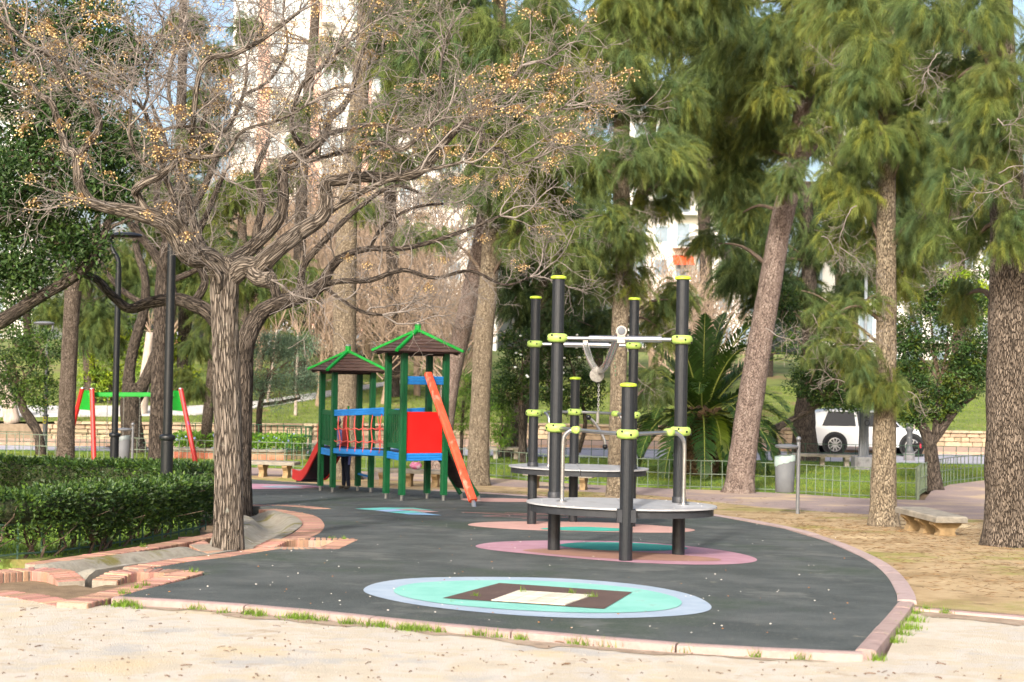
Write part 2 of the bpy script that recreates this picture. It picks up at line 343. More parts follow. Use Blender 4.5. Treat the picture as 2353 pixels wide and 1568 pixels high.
# brick paved path behind the yard
def brickmat(name, c1, c2, mortar, s, rot):
    m = bpy.data.materials.new(name); m.use_nodes = True; nt = m.node_tree; N = nt.nodes; L = nt.links; b = N['Principled BSDF']; b.inputs['Roughness'].default_value = .9
    tc = N.new('ShaderNodeTexCoord'); mp = N.new('ShaderNodeMapping'); mp.inputs['Rotation'].default_value = (0, 0, rot); L.new(tc.outputs['Object'], mp.inputs[0])
    br = N.new('ShaderNodeTexBrick'); br.inputs['Scale'].default_value = s; L.new(mp.outputs[0], br.inputs['Vector'])
    br.inputs['Color1'].default_value = (*lin(c1), 1); br.inputs['Color2'].default_value = (*lin(c2), 1); br.inputs['Mortar'].default_value = (*lin(mortar), 1)
    br.inputs['Mortar Size'].default_value = .012
    nz = N.new('ShaderNodeTexNoise'); nz.inputs['Scale'].default_value = .7; nz.inputs['Detail'].default_value = 8; L.new(tc.outputs['Object'], nz.inputs['Vector'])
    rp = N.new('ShaderNodeMapRange'); rp.inputs['From Min'].default_value = .48; rp.inputs['From Max'].default_value = .66; L.new(nz.outputs['Fac'], rp.inputs['Value'])
    mx = N.new('ShaderNodeMix'); mx.data_type = 'RGBA'; L.new(rp.outputs[0], mx.inputs['Factor']); L.new(br.outputs['Color'], mx.inputs['A']); mx.inputs['B'].default_value = (*lin('#b39c7c'), 1)
    L.new(mx.outputs['Result'], b.inputs['Base Color']); bp = N.new('ShaderNodeBump'); bp.inputs['Distance'].default_value = .01; bp.inputs['Strength'].default_value = .5; bp.invert = True
    L.new(br.outputs['Fac'], bp.inputs['Height']); L.new(bp.outputs[0], b.inputs['Normal']); return m
FENCE1 = [(-22, 44.5), (-14, 42.6), (-9, 41.3), (-4, 40.3), (-1.1, 39.3), (1.0, 37.6), (3.67, 36.3), (5.7, 35.8), (7.2, 35.0), (8.3, 33.6), (9.5, 33.1)]
FENCE2 = [(9.5, 33.1), (9.8, 34.3), (10.8, 37.0), (12.2, 39.6), (13.9, 41.6), (16.5, 43.6)]
sheet('brick_path', far_near[::-1] + [(30, 25), (30, 46)] + [(16.4, 43.4), (13.9, 41.4), (12.2, 39.4), (10.9, 36.8), (10, 34.2), (9.6, 32.9)] + [(x, y - .2) for x, y in FENCE1[::-1][1:]], -.02, brickmat('paver_brick', '#97837c', '#897872', '#776a61', 4.2, .5), skirt=.1)
sheet('kerb_strip', GG([(2092, 1386), (2353, 1407), (2700, 1437), (2700, 1446), (2353, 1414), (2092, 1392)]), -.02, pmat('strip', ['#b89a92', '#a88c84'], 5, .9, .3, 30), skirt=.1)
# lawns, road, far pavement
M_grass = pmat('grass', ['#40561f', '#5a7230', '#6b8338', '#5f6c38'], 1.2, .95, .6, 30, det=9, cover=[('#7d6a45', .7, .66, (1, 1, 1)), ('#86923f', 1.6, .62, (1, 1, 1))])
LAWN = [(x, y + .15) for x, y in FENCE1] + [(9.8, 34.5), (10.8, 37.3), (12.2, 39.9), (13.9, 41.9), (16.5, 43.9), (40, 48)] + [(40, 48.6), (2, 47.8), (-10, 46.5), (-22, 45.6)]
sheet('lawn', LAWN, .005, M_grass, skirt=.12)
BED = [(-4.5, 13.7), (-4.1, 16), (-4.0, 18.5), (-4.6, 21), (-5.6, 23.2), (-8, 24.7), (-16, 26), (-16, 16)]
sheet('lawn', BED, -.04, M_grass, skirt=.1)
M_road = pmat('road_asphalt', ['#8b8a93', '#9a99a1', '#a5a3a8'], 2, .9, .2, 60)
sheet('road', [(-60, 43), (-22, 45.6), (-10, 46.5), (2, 47.8), (40, 48.6), (60, 49), (60, 54.6), (25, 54.4), (2, 54.0), (-7.5, 50.6), (-25, 47.5), (-60, 45.5)], -.03, M_road)
sheet('far_pavement', [(-60, 45.7), (-25, 47.7), (-7.5, 50.8), (2, 54.2), (25, 54.6), (60, 54.8)] + [(60, 60.2)] + WALL[::-1], .06, pmat('far_paving', ['#a08470', '#b09682', '#937661'], 3, .95), skirt=.2)
# ------------------------------------------------------------------ the lawn bank above the stone wall
def Hh(px, py):
    r = ray(px, py); lo, hi = 40, 300
    for _ in range(50):
        m = (lo + hi) / 2
        if ZC + r.z * m > hill(r.x * m, r.y * m): lo = m
        else: hi = m
    return (r.x * lo, r.y * lo)
bank = MB(); bx = [-400, -60, -42, -25, -16, -7.5, -3, 1, 9, 17, 25, 42, 60, 400]; bd = [.25, 10, 20, 30, 50, 70, 1400]
for d in bd:
    for x in bx:
        y = wallY(max(-60, min(60, x))) + d; bank.v.append(Vector((x, y, hill(max(-60, min(60, x)), y))))
nx = len(bx)
for i in range(len(bd) - 1):
    for j in range(nx - 1): bank.f.append((i * nx + j, i * nx + j + 1, (i + 1) * nx + j + 1, (i + 1) * nx + j))
tag(bank.build('lawn_bank', pmat('bank_grass', ['#4a5428', '#5f6c33', '#737d3d', '#6b6442'], .55, .95, .6, 30, det=9, cover=[('#7c6848', .35, .6, (1, 1, 1))])), kind='structure')
sheet('bank_path', [Hh(*p) for p in ((0, 960), (300, 958), (450, 955), (560, 944), (720, 920), (860, 893), (1010, 868), (1010, 861), (860, 884), (720, 906), (560, 928), (440, 936), (300, 936), (0, 935))], .06,
      pmat('path_slab', ['#a9a7a6', '#bdbab6', '#9a9896'], 1.5, .9), zf=lambda x, y: hill(x, y), skirt=.05)
# ------------------------------------------------------------------ stone retaining wall: every stone a piece
wall = thing('stone_wall', 'low retaining wall of squared sandstone blocks below the grass bank', 'wall', (0, 57, g(57)))
M_stone = pmat('sandstone', ['#887963', '#9f8e75', '#aa9a82', '#7d7369'], 5, .92, .5, 25, randv=.22)
sm = []
for k in range(6):
    b = MB(); b.box((0, 0, 0), (1, 1, 1)); rr = random.Random(k)
    bmx = bmesh.new(); me = bpy.data.meshes.new('stone'); me.from_pydata([tuple(v) for v in b.v], [], b.f); bmx.from_mesh(me)
    bmesh.ops.bevel(bmx, geom=bmx.edges[:], offset=.07, segments=1, affect='EDGES')
    for v in bmx.verts: v.co += Vector((rr.uniform(-.025, .025), rr.uniform(-.08, .08), rr.uniform(-.05, .05)))
    bmx.to_mesh(me); bmx.free(); me.materials.append(M_stone); sm.append(me)
mort = MB()
for (a, b), (c, d) in zip(WALL[1:], WALL[2:]):
    A, B = Vector((a, b, g(58))), Vector((c, d, g(58))); dr = (B - A); ln = dr.length; dr.normalize(); rz = math.atan2(dr.y, dr.x); n = Vector((dr.y, -dr.x, 0))
    mort.prism([A + n * .02 + Vector((0, 0, -.1)), B + n * .02 + Vector((0, 0, -.1)), B - n * .35 + Vector((0, 0, -.1)), A - n * .35 + Vector((0, 0, -.1))], (0, 0, .68))
    z = .04
    for ci, hgt in enumerate((.19, .18, .17, .11)):
        x = random.uniform(0, .3) if ci < 3 else 0
        while x < ln - .1:
            L_ = random.uniform(.3, .75) if ci < 3 else random.uniform(.6, 1.0)
            L_ = min(L_, ln - x); p = A + dr * (x + L_ / 2)
            if -17 < p.x < 22 and abs(p.x / p.y * F) < 1260:
                inst('stone', random.choice(sm), wall, p + n * (.03 if ci < 3 else .06) + Vector((0, 0, z + hgt / 2)), rz, (L_ - .025, .16 if ci < 3 else .3, hgt - .02))
            x += L_
        z += hgt + .005
mort.build('mortar', pmat('mortar', ['#6f6353', '#857866'], 8, .95), wall)
# ------------------------------------------------------------------ kerb stones round the play surface
M_kerb = pmat('kerb_pink', ['#907a73', '#9c8780', '#8b756e'], 7, .85, .3, 60, randv=.06, cover=[('#9b8a74', 3, .68, (1, 1, 1))])
M_kerbg = pmat('kerb_grey', ['#8f7d79', '#a08d88', '#94847f'], 7, .85, .3, 60, randv=.08, cover=[('#7d7a4e', 4, .68, (1, 1, 1))])
kerb = link('kerb', None); tag(kerb, kind='structure')
def kerb_run(pts, step, wd, hh, mat, up=.0):
    pp = smooth_path([(p[0], p[1]) for p in pts], 8); cum = [0]
    for a, b in zip(pp, pp[1:]): cum.append(cum[-1] + float(np.hypot(*(b - a))))
    def at(s):
        i = max(0, min(len(pp) - 2, int(np.searchsorted(cum, s)) - 1)); t = (s - cum[i]) / max(1e-6, cum[i + 1] - cum[i]); return pp[i] + (pp[i + 1] - pp[i]) * t
    n = max(1, round(cum[-1] / step))
    for k in range(n):
        s0, s1 = cum[-1] * k / n + .006, cum[-1] * (k + 1) / n - .006; b = MB(); ring_ = []; jz = random.uniform(-.004, .004)
        for s in np.linspace(s0, s1, 3):
            c = at(s); d = at(min(cum[-1], s + .02)) - at(max(0, s - .02)); d /= np.hypot(*d) + 1e-9; nn = np.array((d[1], -d[0])); z0 = g(c[1])
            ring_.append([Vector((*(c + nn * q), z0 + zz + jz)) for q, zz in ((-wd / 2, -.2), (-wd / 2, up), (-wd * .3, hh + up), (wd * .25, hh + up), (wd * .45, hh * .4 + up), (wd / 2, -.03), (wd / 2, -.2))])
        m = 7; b.v = [v for r_ in ring_ for v in r_]
        b.f = [(i * m + k2, i * m + k2 + 1, (i + 1) * m + k2 + 1, (i + 1) * m + k2) for i in range(2) for k2 in range(m - 1)] + [tuple(range(m - 1, -1, -1)), tuple(range(2 * m, 3 * m))]
        b.build('kerb_stone', mat, kerb, smooth=40)
M_damp = pmat('damp_earth', ['#7c6a58', '#94826e', '#a3927e'], 9, .95, .5, 60, det=10)
dk = GG([(262, 1380), (470, 1391), (700, 1410), (1000, 1440), (1300, 1468), (1600, 1491), (1900, 1507)]); rs_ = random.Random(4); dkk = [tuple(q) for q in smooth_path(dk, 14)]
sheet('soil_strip', dkk + [(x + rs_.uniform(-.02, .02), y - (.13 + .07 * math.sin(x * 3.1) + .05 * math.sin(x * 9.7) + rs_.uniform(-.03, .03)) * (1.2 if x < .3 else .7)) for x, y in dkk[::-1]], -.031, M_damp)
dk = GG([(2098, 1394), (2180, 1401), (2353, 1416)]); dkk = [tuple(q) for q in smooth_path(dk, 14)]
sheet('soil_strip', dkk + [(x + rs_.uniform(-.02, .02), y - (.28 + .1 * math.sin(x * 4.1) + .06 * math.sin(x * 12.7) + rs_.uniform(-.05, .05))) for x, y in dkk[::-1]], -.031, M_damp)
kerb_run(GG([(262, 1375), (470, 1386), (700, 1404), (1000, 1435), (1300, 1462), (1600, 1486), (1985, 1504)]), 1.0, .1, .01, M_kerb, .003)
kerb_run(GG([(1990, 1500), (2040, 1440), (2083, 1387)]), .4, .125, .012, M_kerb, .004)
kerb_run(GG([(2085, 1383), (2079, 1360), (2052, 1320), (2003, 1285), (1910, 1244), (1808, 1213), (1655, 1186), (1450, 1159), (1200, 1139), (1000, 1127)]), .8, .15, .01, M_kerbg, .005)
# ------------------------------------------------------------------ brick edgings and gutters round the tree pits
M_brick = pmat('brick', ['#8f6a58', '#a17c69', '#9a7765'], 14, .9, .4, 60, randv=.36, cover=[('#958b7d', 9, .6, (1, 1, 1))])
bb = MB(); bb.box((0, 0, 0), (.235, .052, .16)); me = bpy.data.meshes.new('brick'); me.from_pydata([tuple(v) for v in bb.v], [], bb.f)
bmx = bmesh.new(); bmx.from_mesh(me); bmesh.ops.bevel(bmx, geom=bmx.edges[:], offset=.006, segments=1, affect='EDGES'); bmx.to_mesh(me); bmx.free(); me.materials.append(M_brick); BR = me
def brick_run(parent, pts, off=0, pitch=.063, top=.004, dip=None, sc=1.0, skew=None):
    pp = smooth_path([(p[0], p[1]) for p in pts], 8); cum = [0]
    for a, b in zip(pp, pp[1:]): cum.append(cum[-1] + float(np.hypot(*(b - a))))
    n = max(1, int(cum[-1] / pitch))
    for k in range(n):
        s = (k + .5) * cum[-1] / n; i = max(0, min(len(pp) - 2, int(np.searchsorted(cum, s)) - 1)); t = (s - cum[i]) / max(1e-6, cum[i + 1] - cum[i])
        c = pp[i] + (pp[i + 1] - pp[i]) * t; d = pp[i + 1] - pp[i]; d /= np.hypot(*d) + 1e-9
        c = c + np.array((d[1], -d[0])) * off; u = s / cum[-1]
        dz = dip(u) if dip else 0
        an = math.atan2(d[1], d[0]) + math.pi / 2 if skew is None else skew
        inst('brick', BR, parent, (c[0], c[1], g(c[1]) + top - .08 + dz + random.uniform(-.002, .002)), an + random.uniform(-.012, .012), (sc, 1, 1))
    mb = MB(); pr_ = [(-.5, -.16), (-.5, -.007), (.5, -.007), (.5, -.16)]          # the mortar bed between the bricks
    for i, c in enumerate(pp):
        d = pp[min(i + 1, len(pp) - 1)] - pp[max(i - 1, 0)]; d /= np.hypot(*d) + 1e-9; nn = np.array((d[1], -d[0])); dz = dip(i / (len(pp) - 1)) if dip else 0
        for q, zz in pr_: p_ = c + nn * (off + q * .225 * sc); mb.v.append(Vector((p_[0], p_[1], g(c[1]) + top + zz + dz)))
    mb.f = [(i * 4 + k, i * 4 + k + 1, i * 4 + 5 + k, i * 4 + 4 + k) for i in range(len(pp) - 1) for k in range(3)] + [(3, 2, 1, 0), tuple(range(len(pp) * 4 - 4, len(pp) * 4))]
    mb.build('mortar', pmat('joint_mortar', ['#7d7468', '#938a7c', '#6c6458'], 12, .95, .4, 40), parent)
def dipf(c, wd, dep): return lambda u: -dep * max(0, 1 - ((u - c) / wd) ** 2)
pit1 = thing('brick_edging', 'brick edging round the bare earth pit nearest the sand path', 'edging', (-3.4, 11, g(11)))
brick_run(pit1, GG([(205, 1388), (330, 1356), (470, 1317)]), -.13)
brick_run(pit1, GG([(452, 1318), (360, 1312), (290, 1313), (240, 1321)]), 0, dip=lambda u: -.05 * max(0, (u - .7) / .3))
brick_run(pit1, GG([(165, 1322), (130, 1313), (80, 1309), (40, 1311), (-40, 1317)]), 0, dip=lambda u: -.05 * max(0, 1 - u / .25))
brick_run(pit1, GG([(0, 1350), (90, 1362), (190, 1381)]), .06, top=-.026)
sheet('pit_soil', GG([(-60, 1316), (0, 1312), (130, 1312), (210, 1328), (300, 1310), (455, 1314), (330, 1352), (205, 1386), (90, 1366), (0, 1354), (-60, 1346)]), -.085, M_earth)
hb = thing('brick_edging', 'straight brick edging along the foot of the clipped hedge', 'edging', (-4.2, 15, g(15)))
brick_run(hb, GG([(60, 1296), (200, 1275), (350, 1252), (500, 1224)]), .1)
c1 = thing('brick_edging', 'brick edging between the front gutter and the black rubber', 'edging', (-2.9, 13.5, g(13.5)))
brick_run(c1, [(-3.2, 12.66), (-2.99, 13.46), (-2.73, 14.05), (-2.5, 14.8), (-2.42, 15.1)], -.125)
pit2 = thing('brick_edging', 'brick edging of the pit round the big bare tree', 'edging', (-2.4, 15.8, g(15.8)))
brick_run(pit2, GG([(600, 1262), (690, 1263), (775, 1262)]), -.1)
brick_run(pit2, GG([(780, 1262), (823, 1241)]), -.12)
brick_run(pit2, GG([(815, 1240), (740, 1239), (660, 1239), (600, 1247)]), -.02, dip=lambda u: -.06 * max(0, (u - .7) / .3))
brick_run(pit2, GG([(432, 1234), (470, 1250), (500, 1258)]), 0, dip=lambda u: -.06 * u)
c2 = thing('brick_edging', 'curved brick edging beside the mossy gutter behind the big bare tree', 'edging', (-2.4, 19, g(19)))
brick_run(c2, [(-2.36, 16.6), (-2.34, 17.7), (-2.51, 19.44), (-2.95, 21.5), (-3.75, 23.1)], -.16, sc=1.35)
pit3 = thing('brick_edging', 'brick edging of the far tree pit next to the play tower', 'edging', (-3.6, 23.4, g(23.4)))
brick_run(pit3, GG([(744, 1170), (680, 1164), (620, 1162), (560, 1163)]), 0, sc=1.2)
M_conc = pmat('gutter_concrete', ['#6f6a5e', '#8d887b', '#7e7769', '#9a958b'], 3, .93, .5, 40, cover=[('#6c6638', 1.6, .58, (1, 1, 1)), ('#b3afa6', 3, .66, (1, 1, 1))])
def gutter(label, pts, wid, dep=.085):
    pp = smooth_path([(p[0], p[1]) for p in pts], 6); b = MB(); prof = [(-.5, -.16), (-.5, .012), (-.36, .012), (-.3, 0), (-.2, -.5), (-.08, -.92), (.04, -1), (.16, -.75), (.26, -.3), (.33, 0), (.38, .012), (.5, .012), (.5, -.16)]
    for i, c in enumerate(pp):
        d = pp[min(i + 1, len(pp) - 1)] - pp[max(i - 1, 0)]; d /= np.hypot(*d); nn = np.array((d[1], -d[0]))
        for q, zz in prof:
            z = zz if abs(q) == .5 and zz < 0 else (zz * dep if zz < 0 else zz)
            z = z if abs(q) == .5 and zz < 0 else min(z, -.083 + .05 * i if i < 2 else (-.083 + .05 * (len(pp) - 1 - i) if len(pp) - 1 - i < 2 else 9))
            p = c + nn * q * wid; b.v.append(Vector((p[0], p[1], g(c[1]) + z + random.uniform(-.004, .004))))
    m = len(prof); b.f = [(i * m + k, i * m + k + 1, (i + 1) * m + k + 1, (i + 1) * m + k) for i in range(len(pp) - 1) for k in range(m - 1)]
    b.f += [tuple(range(m - 1, -1, -1)), tuple(range((len(pp) - 1) * m, len(pp) * m))]
    o = b.build('drain_gutter', M_conc, smooth=50); return tag(o, label, 'gutter')
gutter('worn concrete gutter in front of the hedge, running to the big bare tree', [(-3.95, 12.4), (-3.72, 12.98), (-3.54, 13.66), (-3.3, 14.25), (-3.06, 15.05)], .66)
gutter('mossy concrete gutter behind the trunk of the big bare tree', [(-3.02, 16.3), (-3.04, 17.0), (-3.08, 17.9), (-3.2, 19.3), (-3.6, 21.1), (-4.2, 22.5)], .8, .13)
# ------------------------------------------------------------------ low green fences
M_fgreen = pmat('fence_green', ['#586656', '#6a7664', '#4f5d4e'], 3, .6, 0, 40, cover=[('#858d78', 6, .62, (1, 1, 1)), ('#6b5540', 9, .7, (1, 1, 1))])
M_fdark = pmat('fence_dark_green', ['#2c4a36', '#38563f'], 4, .6)
def fence(label, pts, hh, pitch, mat, post=.0, rails=(1, .52, .06), r=.012, knob=.024, z0=None):
    pp = smooth_path([(p[0], p[1]) for p in pts], 5); cum = [0]
    for a, b in zip(pp, pp[1:]): cum.append(cum[-1] + float(np.hypot(*(b - a))))
    zf = z0 or (lambda x, y: g(y))
    mx = pp[len(pp) // 2]; t = thing('wire_fence', label, 'fence', (mx[0], mx[1], zf(*mx)))
    bar = MB(); bar.tube([(0, 0, -.05), (0, 0, hh)], r, 5)
    for q in rails[:2]: bar.lathe((0, 0, hh * q - knob * .5), [(knob * .5, 0), (knob * .9, knob * .5), (knob * .5, knob)], 6)
    me = bar.build('bar', mat); bm_ = me.data; bpy.data.objects.remove(me)
    n = int(cum[-1] / pitch)
    for k in range(n + 1):
        s = k * cum[-1] / n; i = max(0, min(len(pp) - 2, int(np.searchsorted(cum, s)) - 1)); u = (s - cum[i]) / max(1e-6, cum[i + 1] - cum[i]); c = pp[i] + (pp[i + 1] - pp[i]) * u
        if abs(c[0] / c[1] * F) < 1230: inst('bar', bm_, t, (c[0], c[1], zf(*c)), rot=(random.uniform(-.02, .02), random.uniform(-.02, .02), random.uniform(0, 6)))
    for q in rails:
        b = MB(); b.tube([(c[0], c[1], zf(*c) + hh * q + .004 * math.sin(i * 1.7)) for i, c in enumerate(pp)], r * .95, 5); b.build('rail', mat, t)
    return t
f1 = fence('long pale green wire fence along the brick path, behind the waste bin', FENCE1, .7, .27, M_fgreen)
MB().tube([(9.5, 33.1, g(33.1) - .1), (9.5, 33.1, g(33.1) + .76)], .04, 8).build('post', M_fgreen, f1)
fence('curved green wire fence bending back in front of the dark leafy tree', FENCE2, .7, .27, M_fgreen)
fence('dark green wire fence on the far side of the lawn by the road', [(-22, 45.2), (-10, 46.0), (2, 47.2), (20, 47.6), (30, 48)], .62, .42, M_fdark, r=.011)
# ------------------------------------------------------------------ paints and metals
M_black = pmat('ribbed_black_metal', ['#24262a', '#2c2f33'], 30, .42, 0, metal=.35, spec=.5, cover=[('#6a6c70', 90, .74, (1, 1, .25))])
M_lime = pmat('lime_plastic', ['#93ad52', '#9fb95f'], 5, .45, spec=.4)
M_limec = pmat('lime_cap', ['#9fb62c', '#abc23a'], 5, .4, spec=.4)
M_steel = pmat('brushed_steel', ['#a9a7a5', '#bdbbb8'], 8, .3, metal=.9, stretch=(1, 1, 6))
M_bolt = pmat('black_plastic', '#131416', rough=.35)
M_deck = pmat('deck_panel', ['#87888b', '#9a9b9d', '#909194'], 3, .5, .1, 80, cover=[('#a9aaac', 2, .58, (1, 1, 1)), ('#7d776f', 3.3, .64, (1, 1, 1))])
M_apron = pmat('deck_apron', ['#2b2d31', '#35373b'], 6, .5, metal=.2)
# ------------------------------------------------------------------ fitness climbing frame
gym = thing('fitness_frame', 'black post fitness frame with lime clamps, two round grey decks and hanging chain handle', 'climbing frame', (1.15, 17.8, g(17.8)))
ZL, ZU, ZT, ZS, ZD = ZC - .679, ZC + .306, ZC + .987, ZC - .165, ZC - 1.445
FL, FR, FM = (.5, 15.62), (1.83, 15.32), (1.19, 14.43)
BL, BRR, BM = (.33, 20.35), (1.73, 20.2), (.95, 21.1)
def gpost(p, zt):
    b = MB(); n = 48; vs = []
    for z in (g(p[1]) - .2, zt - .02):
        for k in range(n):
            r = .068 * (1 if k % 3 else .965); a = 2 * math.pi * k / n; vs.append((p[0] + r * math.cos(a), p[1] + r * math.sin(a), z))
    b.add(vs, [(k, (k + 1) % n, (k + 1) % n + n, k + n) for k in range(n)] + [tuple(range(n, 2 * n))])
    o = b.build('post', M_black, gym, smooth=25)
    MB().lathe((p[0], p[1], zt - .035), [(.07, 0), (.086, .006), (.088, .02), (.08, .034), (.04, .042), (.012, .044)], 24).build('cap', M_limec, o, smooth=60)
    return o
def clamp(p, z, k0=0, hh=.098):
    b = MB(); b.lathe((p[0], p[1], z - hh / 2), [(.078, 0), (.1, .008), (.113, .028), (.117, hh / 2), (.113, hh - .028), (.1, hh - .008), (.078, hh)], 28)
    o = b.build('clamp', M_lime, gym, smooth=60); bo = MB()
    for k in range(8):
        a = k * math.pi / 4 + k0; d = Vector((math.cos(a), math.sin(a), 0)); c = Vector((p[0], p[1], z + (.03 if k % 4 == 1 else (-.032 if k % 4 == 3 else .0)))) + d * .112
        bo.lathe(c, [(.012, 0), (.012, .008), (.006, .011)], 8, d)
    bo.build('bolts', M_bolt, o)['kind'] = 'stuff'
    return o
for p in (FL, FR, BL, BRR): gpost(p, ZT); clamp(p, ZU, .2); clamp(p, ZL, .5)
for p in (FM, BM): gpost(p, ZS); clamp(p, ZL, .2)
for p in (FL, FR, BL, BRR):                     # bolted collars where the deck is fixed to the posts
    MB().lathe((p[0], p[1], ZD - .1), [(.074, 0), (.078, .005), (.078, .155), (.072, .165)], 24).build('collar', M_apron, gym, smooth=50)
for p in (FM, BM): MB().box((p[0], p[1], ZD - .06), (.19, .1, .13)).build('bracket', M_apron, gym)
def deck(cx, cy, rx, ry, notch, sk=0):
    for sgn in (-1, 1):
        out = []
        for k in range(25):
            a = -math.pi / 2 + math.pi * k / 24; rr = 1 - notch * math.exp(-((abs(a) - math.pi / 2) / .25) ** 2)
            out.append(Vector((cx + sgn * (.004 + rx * math.cos(a) * rr), cy + ry * math.sin(a) * rr - sgn * sk * math.cos(a), ZD - .018)))
        if sgn < 0: out = out[::-1]
        b = MB(); b.prism(out, (0, 0, .018)); b.build('deck', M_deck, gym)
        inn = [Vector((cx + (v.x - cx) * .965, cy + (v.y - cy) * .94, v.z - .08)) for v in out]
        b = MB(); b.prism(inn, (0, 0, .079)); b.build('apron', M_apron, gym)
    scr = MB()
    for k in range(10):
        a = k * .63 + .3; scr.lathe((cx + rx * .88 * math.cos(a), cy + ry * .88 * math.sin(a), ZD), [(.011, 0), (.009, .005)], 8)
    scr.build('deck_screw', M_steel, gym)
deck(1.19, 15.12, 1.0, .6, 0.0, .1); deck(.99, 20.47, 1.0, .64, .06, .08)
def rail(pts, r=.021, k=5): MB().tube([Vector(v) for v in smooth_path(pts, k)], r, 12).build('rail', M_steel, gym, smooth=True)
rail([(*FL, ZL), (.72, 15.15, ZL), (.95, 14.72, ZL), (*FM, ZL)]); rail([(*FM, ZL), (1.43, 14.68, ZL), (1.66, 15.0, ZL), (*FR, ZL)])
rail([(*BL, ZL), (.42, 20.62, ZL), (.64, 20.95, ZL), (*BM, ZL)]); rail([(*BM, ZL), (1.26, 20.95, ZL), (1.55, 20.62, ZL), (*BRR, ZL)])
for tj, ft in (((.71, 15.16), (.565, 15.2)), ((1.67, 15.02), (1.85, 15.1)), ((.46, 20.68), (.56, 20.5)), ((1.52, 20.66), (1.62, 20.55))):
    a = Vector((*tj, ZL)); f = Vector((*ft, ZD)); d = (f - a); d.z = 0
    rail([tuple(a), tuple(a + d * .55 + Vector((0, 0, -.015))), tuple(a + d * .92 + Vector((0, 0, -.08))), (ft[0], ft[1], ZL - .2), (ft[0], ft[1], (ZL + ZD) / 2), tuple(f)], .022, 6)
    MB().lathe(f, [(.06, 0), (.06, .006), (.026, .01), (.024, .02)], 20).build('foot_flange', M_steel, gym, smooth=50)
    b = MB(); dd = Vector((d.y, -d.x, 0)).normalized()
    b.lathe(a - dd * .06, [(.03, 0), (.04, .012), (.041, .05), (.043, .07), (.04, .108), (.03, .12)], 16, dd); b.ball(a + d * .2, .038, 12, 8); b.build('joint', M_lime, gym, smooth=60)
def bar(A, B, r, slv=None):
    A, B = Vector(A), Vector(B); MB().tube([A, B], r, 14).build('bar', M_steel, gym, smooth=50)
    if slv: MB().tube([A.lerp(B, slv[0]), A.lerp(B, slv[1])], r * 1.65, 16).build('sleeve', M_steel, gym, smooth=50)
bar((*FL, ZU), (*FR, ZU), .021, (.26, .84)); bar((*BL, ZU), (*BRR, ZU), .024, (.3, .75))
# swinging V arm, hub plates, chain and handle
M_arm = pmat('polished_steel', ['#b5b4b2', '#c6c4c1'], 3, .22, metal=.75)
A = Vector((1.184, 15.46, ZU + .075)); B = Vector((1.045, 20.26, ZU + .0)); J = Vector((1.09, 17.8, ZC - .045))
arm = MB(); arm.tube([Vector(v) for v in smooth_path([tuple(A), tuple(A.lerp(J, .12) + Vector((0, 0, .0))), tuple(A.lerp(J, .55) + Vector((0, 0, -.1))), tuple(J + Vector((.02, -.05, -.01)))], 6)], .046, 16); arm.build('swing_arm', M_arm, gym, smooth=60)
arm = MB(); arm.tube([Vector(v) for v in smooth_path([tuple(B), tuple(B.lerp(J, .45) + Vector((0, 0, -.08))), tuple(J + Vector((-.03, .05, 0)))], 6)], .046, 16); arm.build('swing_arm', M_arm, gym, smooth=60)
b = MB(); b.box(A + Vector((0, 0, -.045)), (.085, .07, .15)); b.build('pivot_bracket', M_steel, gym)
hd = MB().lathe(A + Vector((0, -.05, .01)), [(.058, 0), (.058, .1)], 20, (0, 1, 0)).build('pivot_head', M_steel, gym, smooth=50)
MB().lathe(A + Vector((0, -.05, .01)), [(.044, 0), (.042, .012), (.02, .016)], 20, (0, -1, 0)).build('end_cap', pmat('grey_plastic', '#5c6066', rough=.5), hd, smooth=50)
b = MB(); b.box(B, (.07, .1, .15)); b.build('pivot_bracket', M_steel, gym)
for dy in (-.075, .075):
    MB().lathe(J + Vector((-.02, dy, -.06)), [(.05, -.006), (.088, -.005), (.088, .005), (.05, .006)], 24, (0, 1, 0)).build('hub_plate', pmat('galvanised', ['#6d6b68', '#86847f', '#5f5d5a'], 14, .45, metal=.6), gym, smooth=50)
MB().lathe(J + Vector((.0, -.06, -.13)), [(.036, 0), (.036, .12)], 16, (0, 1, 0)).build('hub_bearing', M_bolt, gym, smooth=50)
ch = MB(); z = J.z - .16; k = 0
while z > ZC - .58:
    u = Vector((1, 0, 0)) if k % 2 else Vector((0, 1, 0))
    ch.tube([Vector((J.x + .005, J.y, z)) + u * .011 * math.cos(t) + Vector((0, 0, .02 * math.sin(t))) for t in np.linspace(0, 2 * math.pi, 9)], .0048, 5, False); z -= .03; k += 1
ch.build('chain', M_steel, gym)
MB().tube([(J.x, J.y, ZC - .57), (J.x, J.y, ZC - .71)], .022, 10).build('swivel', M_steel, gym)
hp = [(.975, 17.78, ZC - .635), (1.04, 17.8, ZC - .69), (1.12, 17.82, ZC - .80), (1.18, 17.82, ZC - .92), (1.19, 17.82, ZC - 1.0)]
hnd = MB().tube([Vector(v) for v in smooth_path(hp, 4)], .017, 10).build('handle', M_steel, gym, smooth=50)
for q in (hp[0], hp[-1]): MB().ball(q, .034, 12, 8).build('grip', M_bolt, hnd, smooth=True)
for k in range(5): MB().box(A.lerp(J, .45) + Vector((.046, -.1 - .05 * k, -.1 - .045 * k)), (.004, .03, .018)).build('sticker', pmat('green_print', '#0f8a5a', rough=.5), gym)
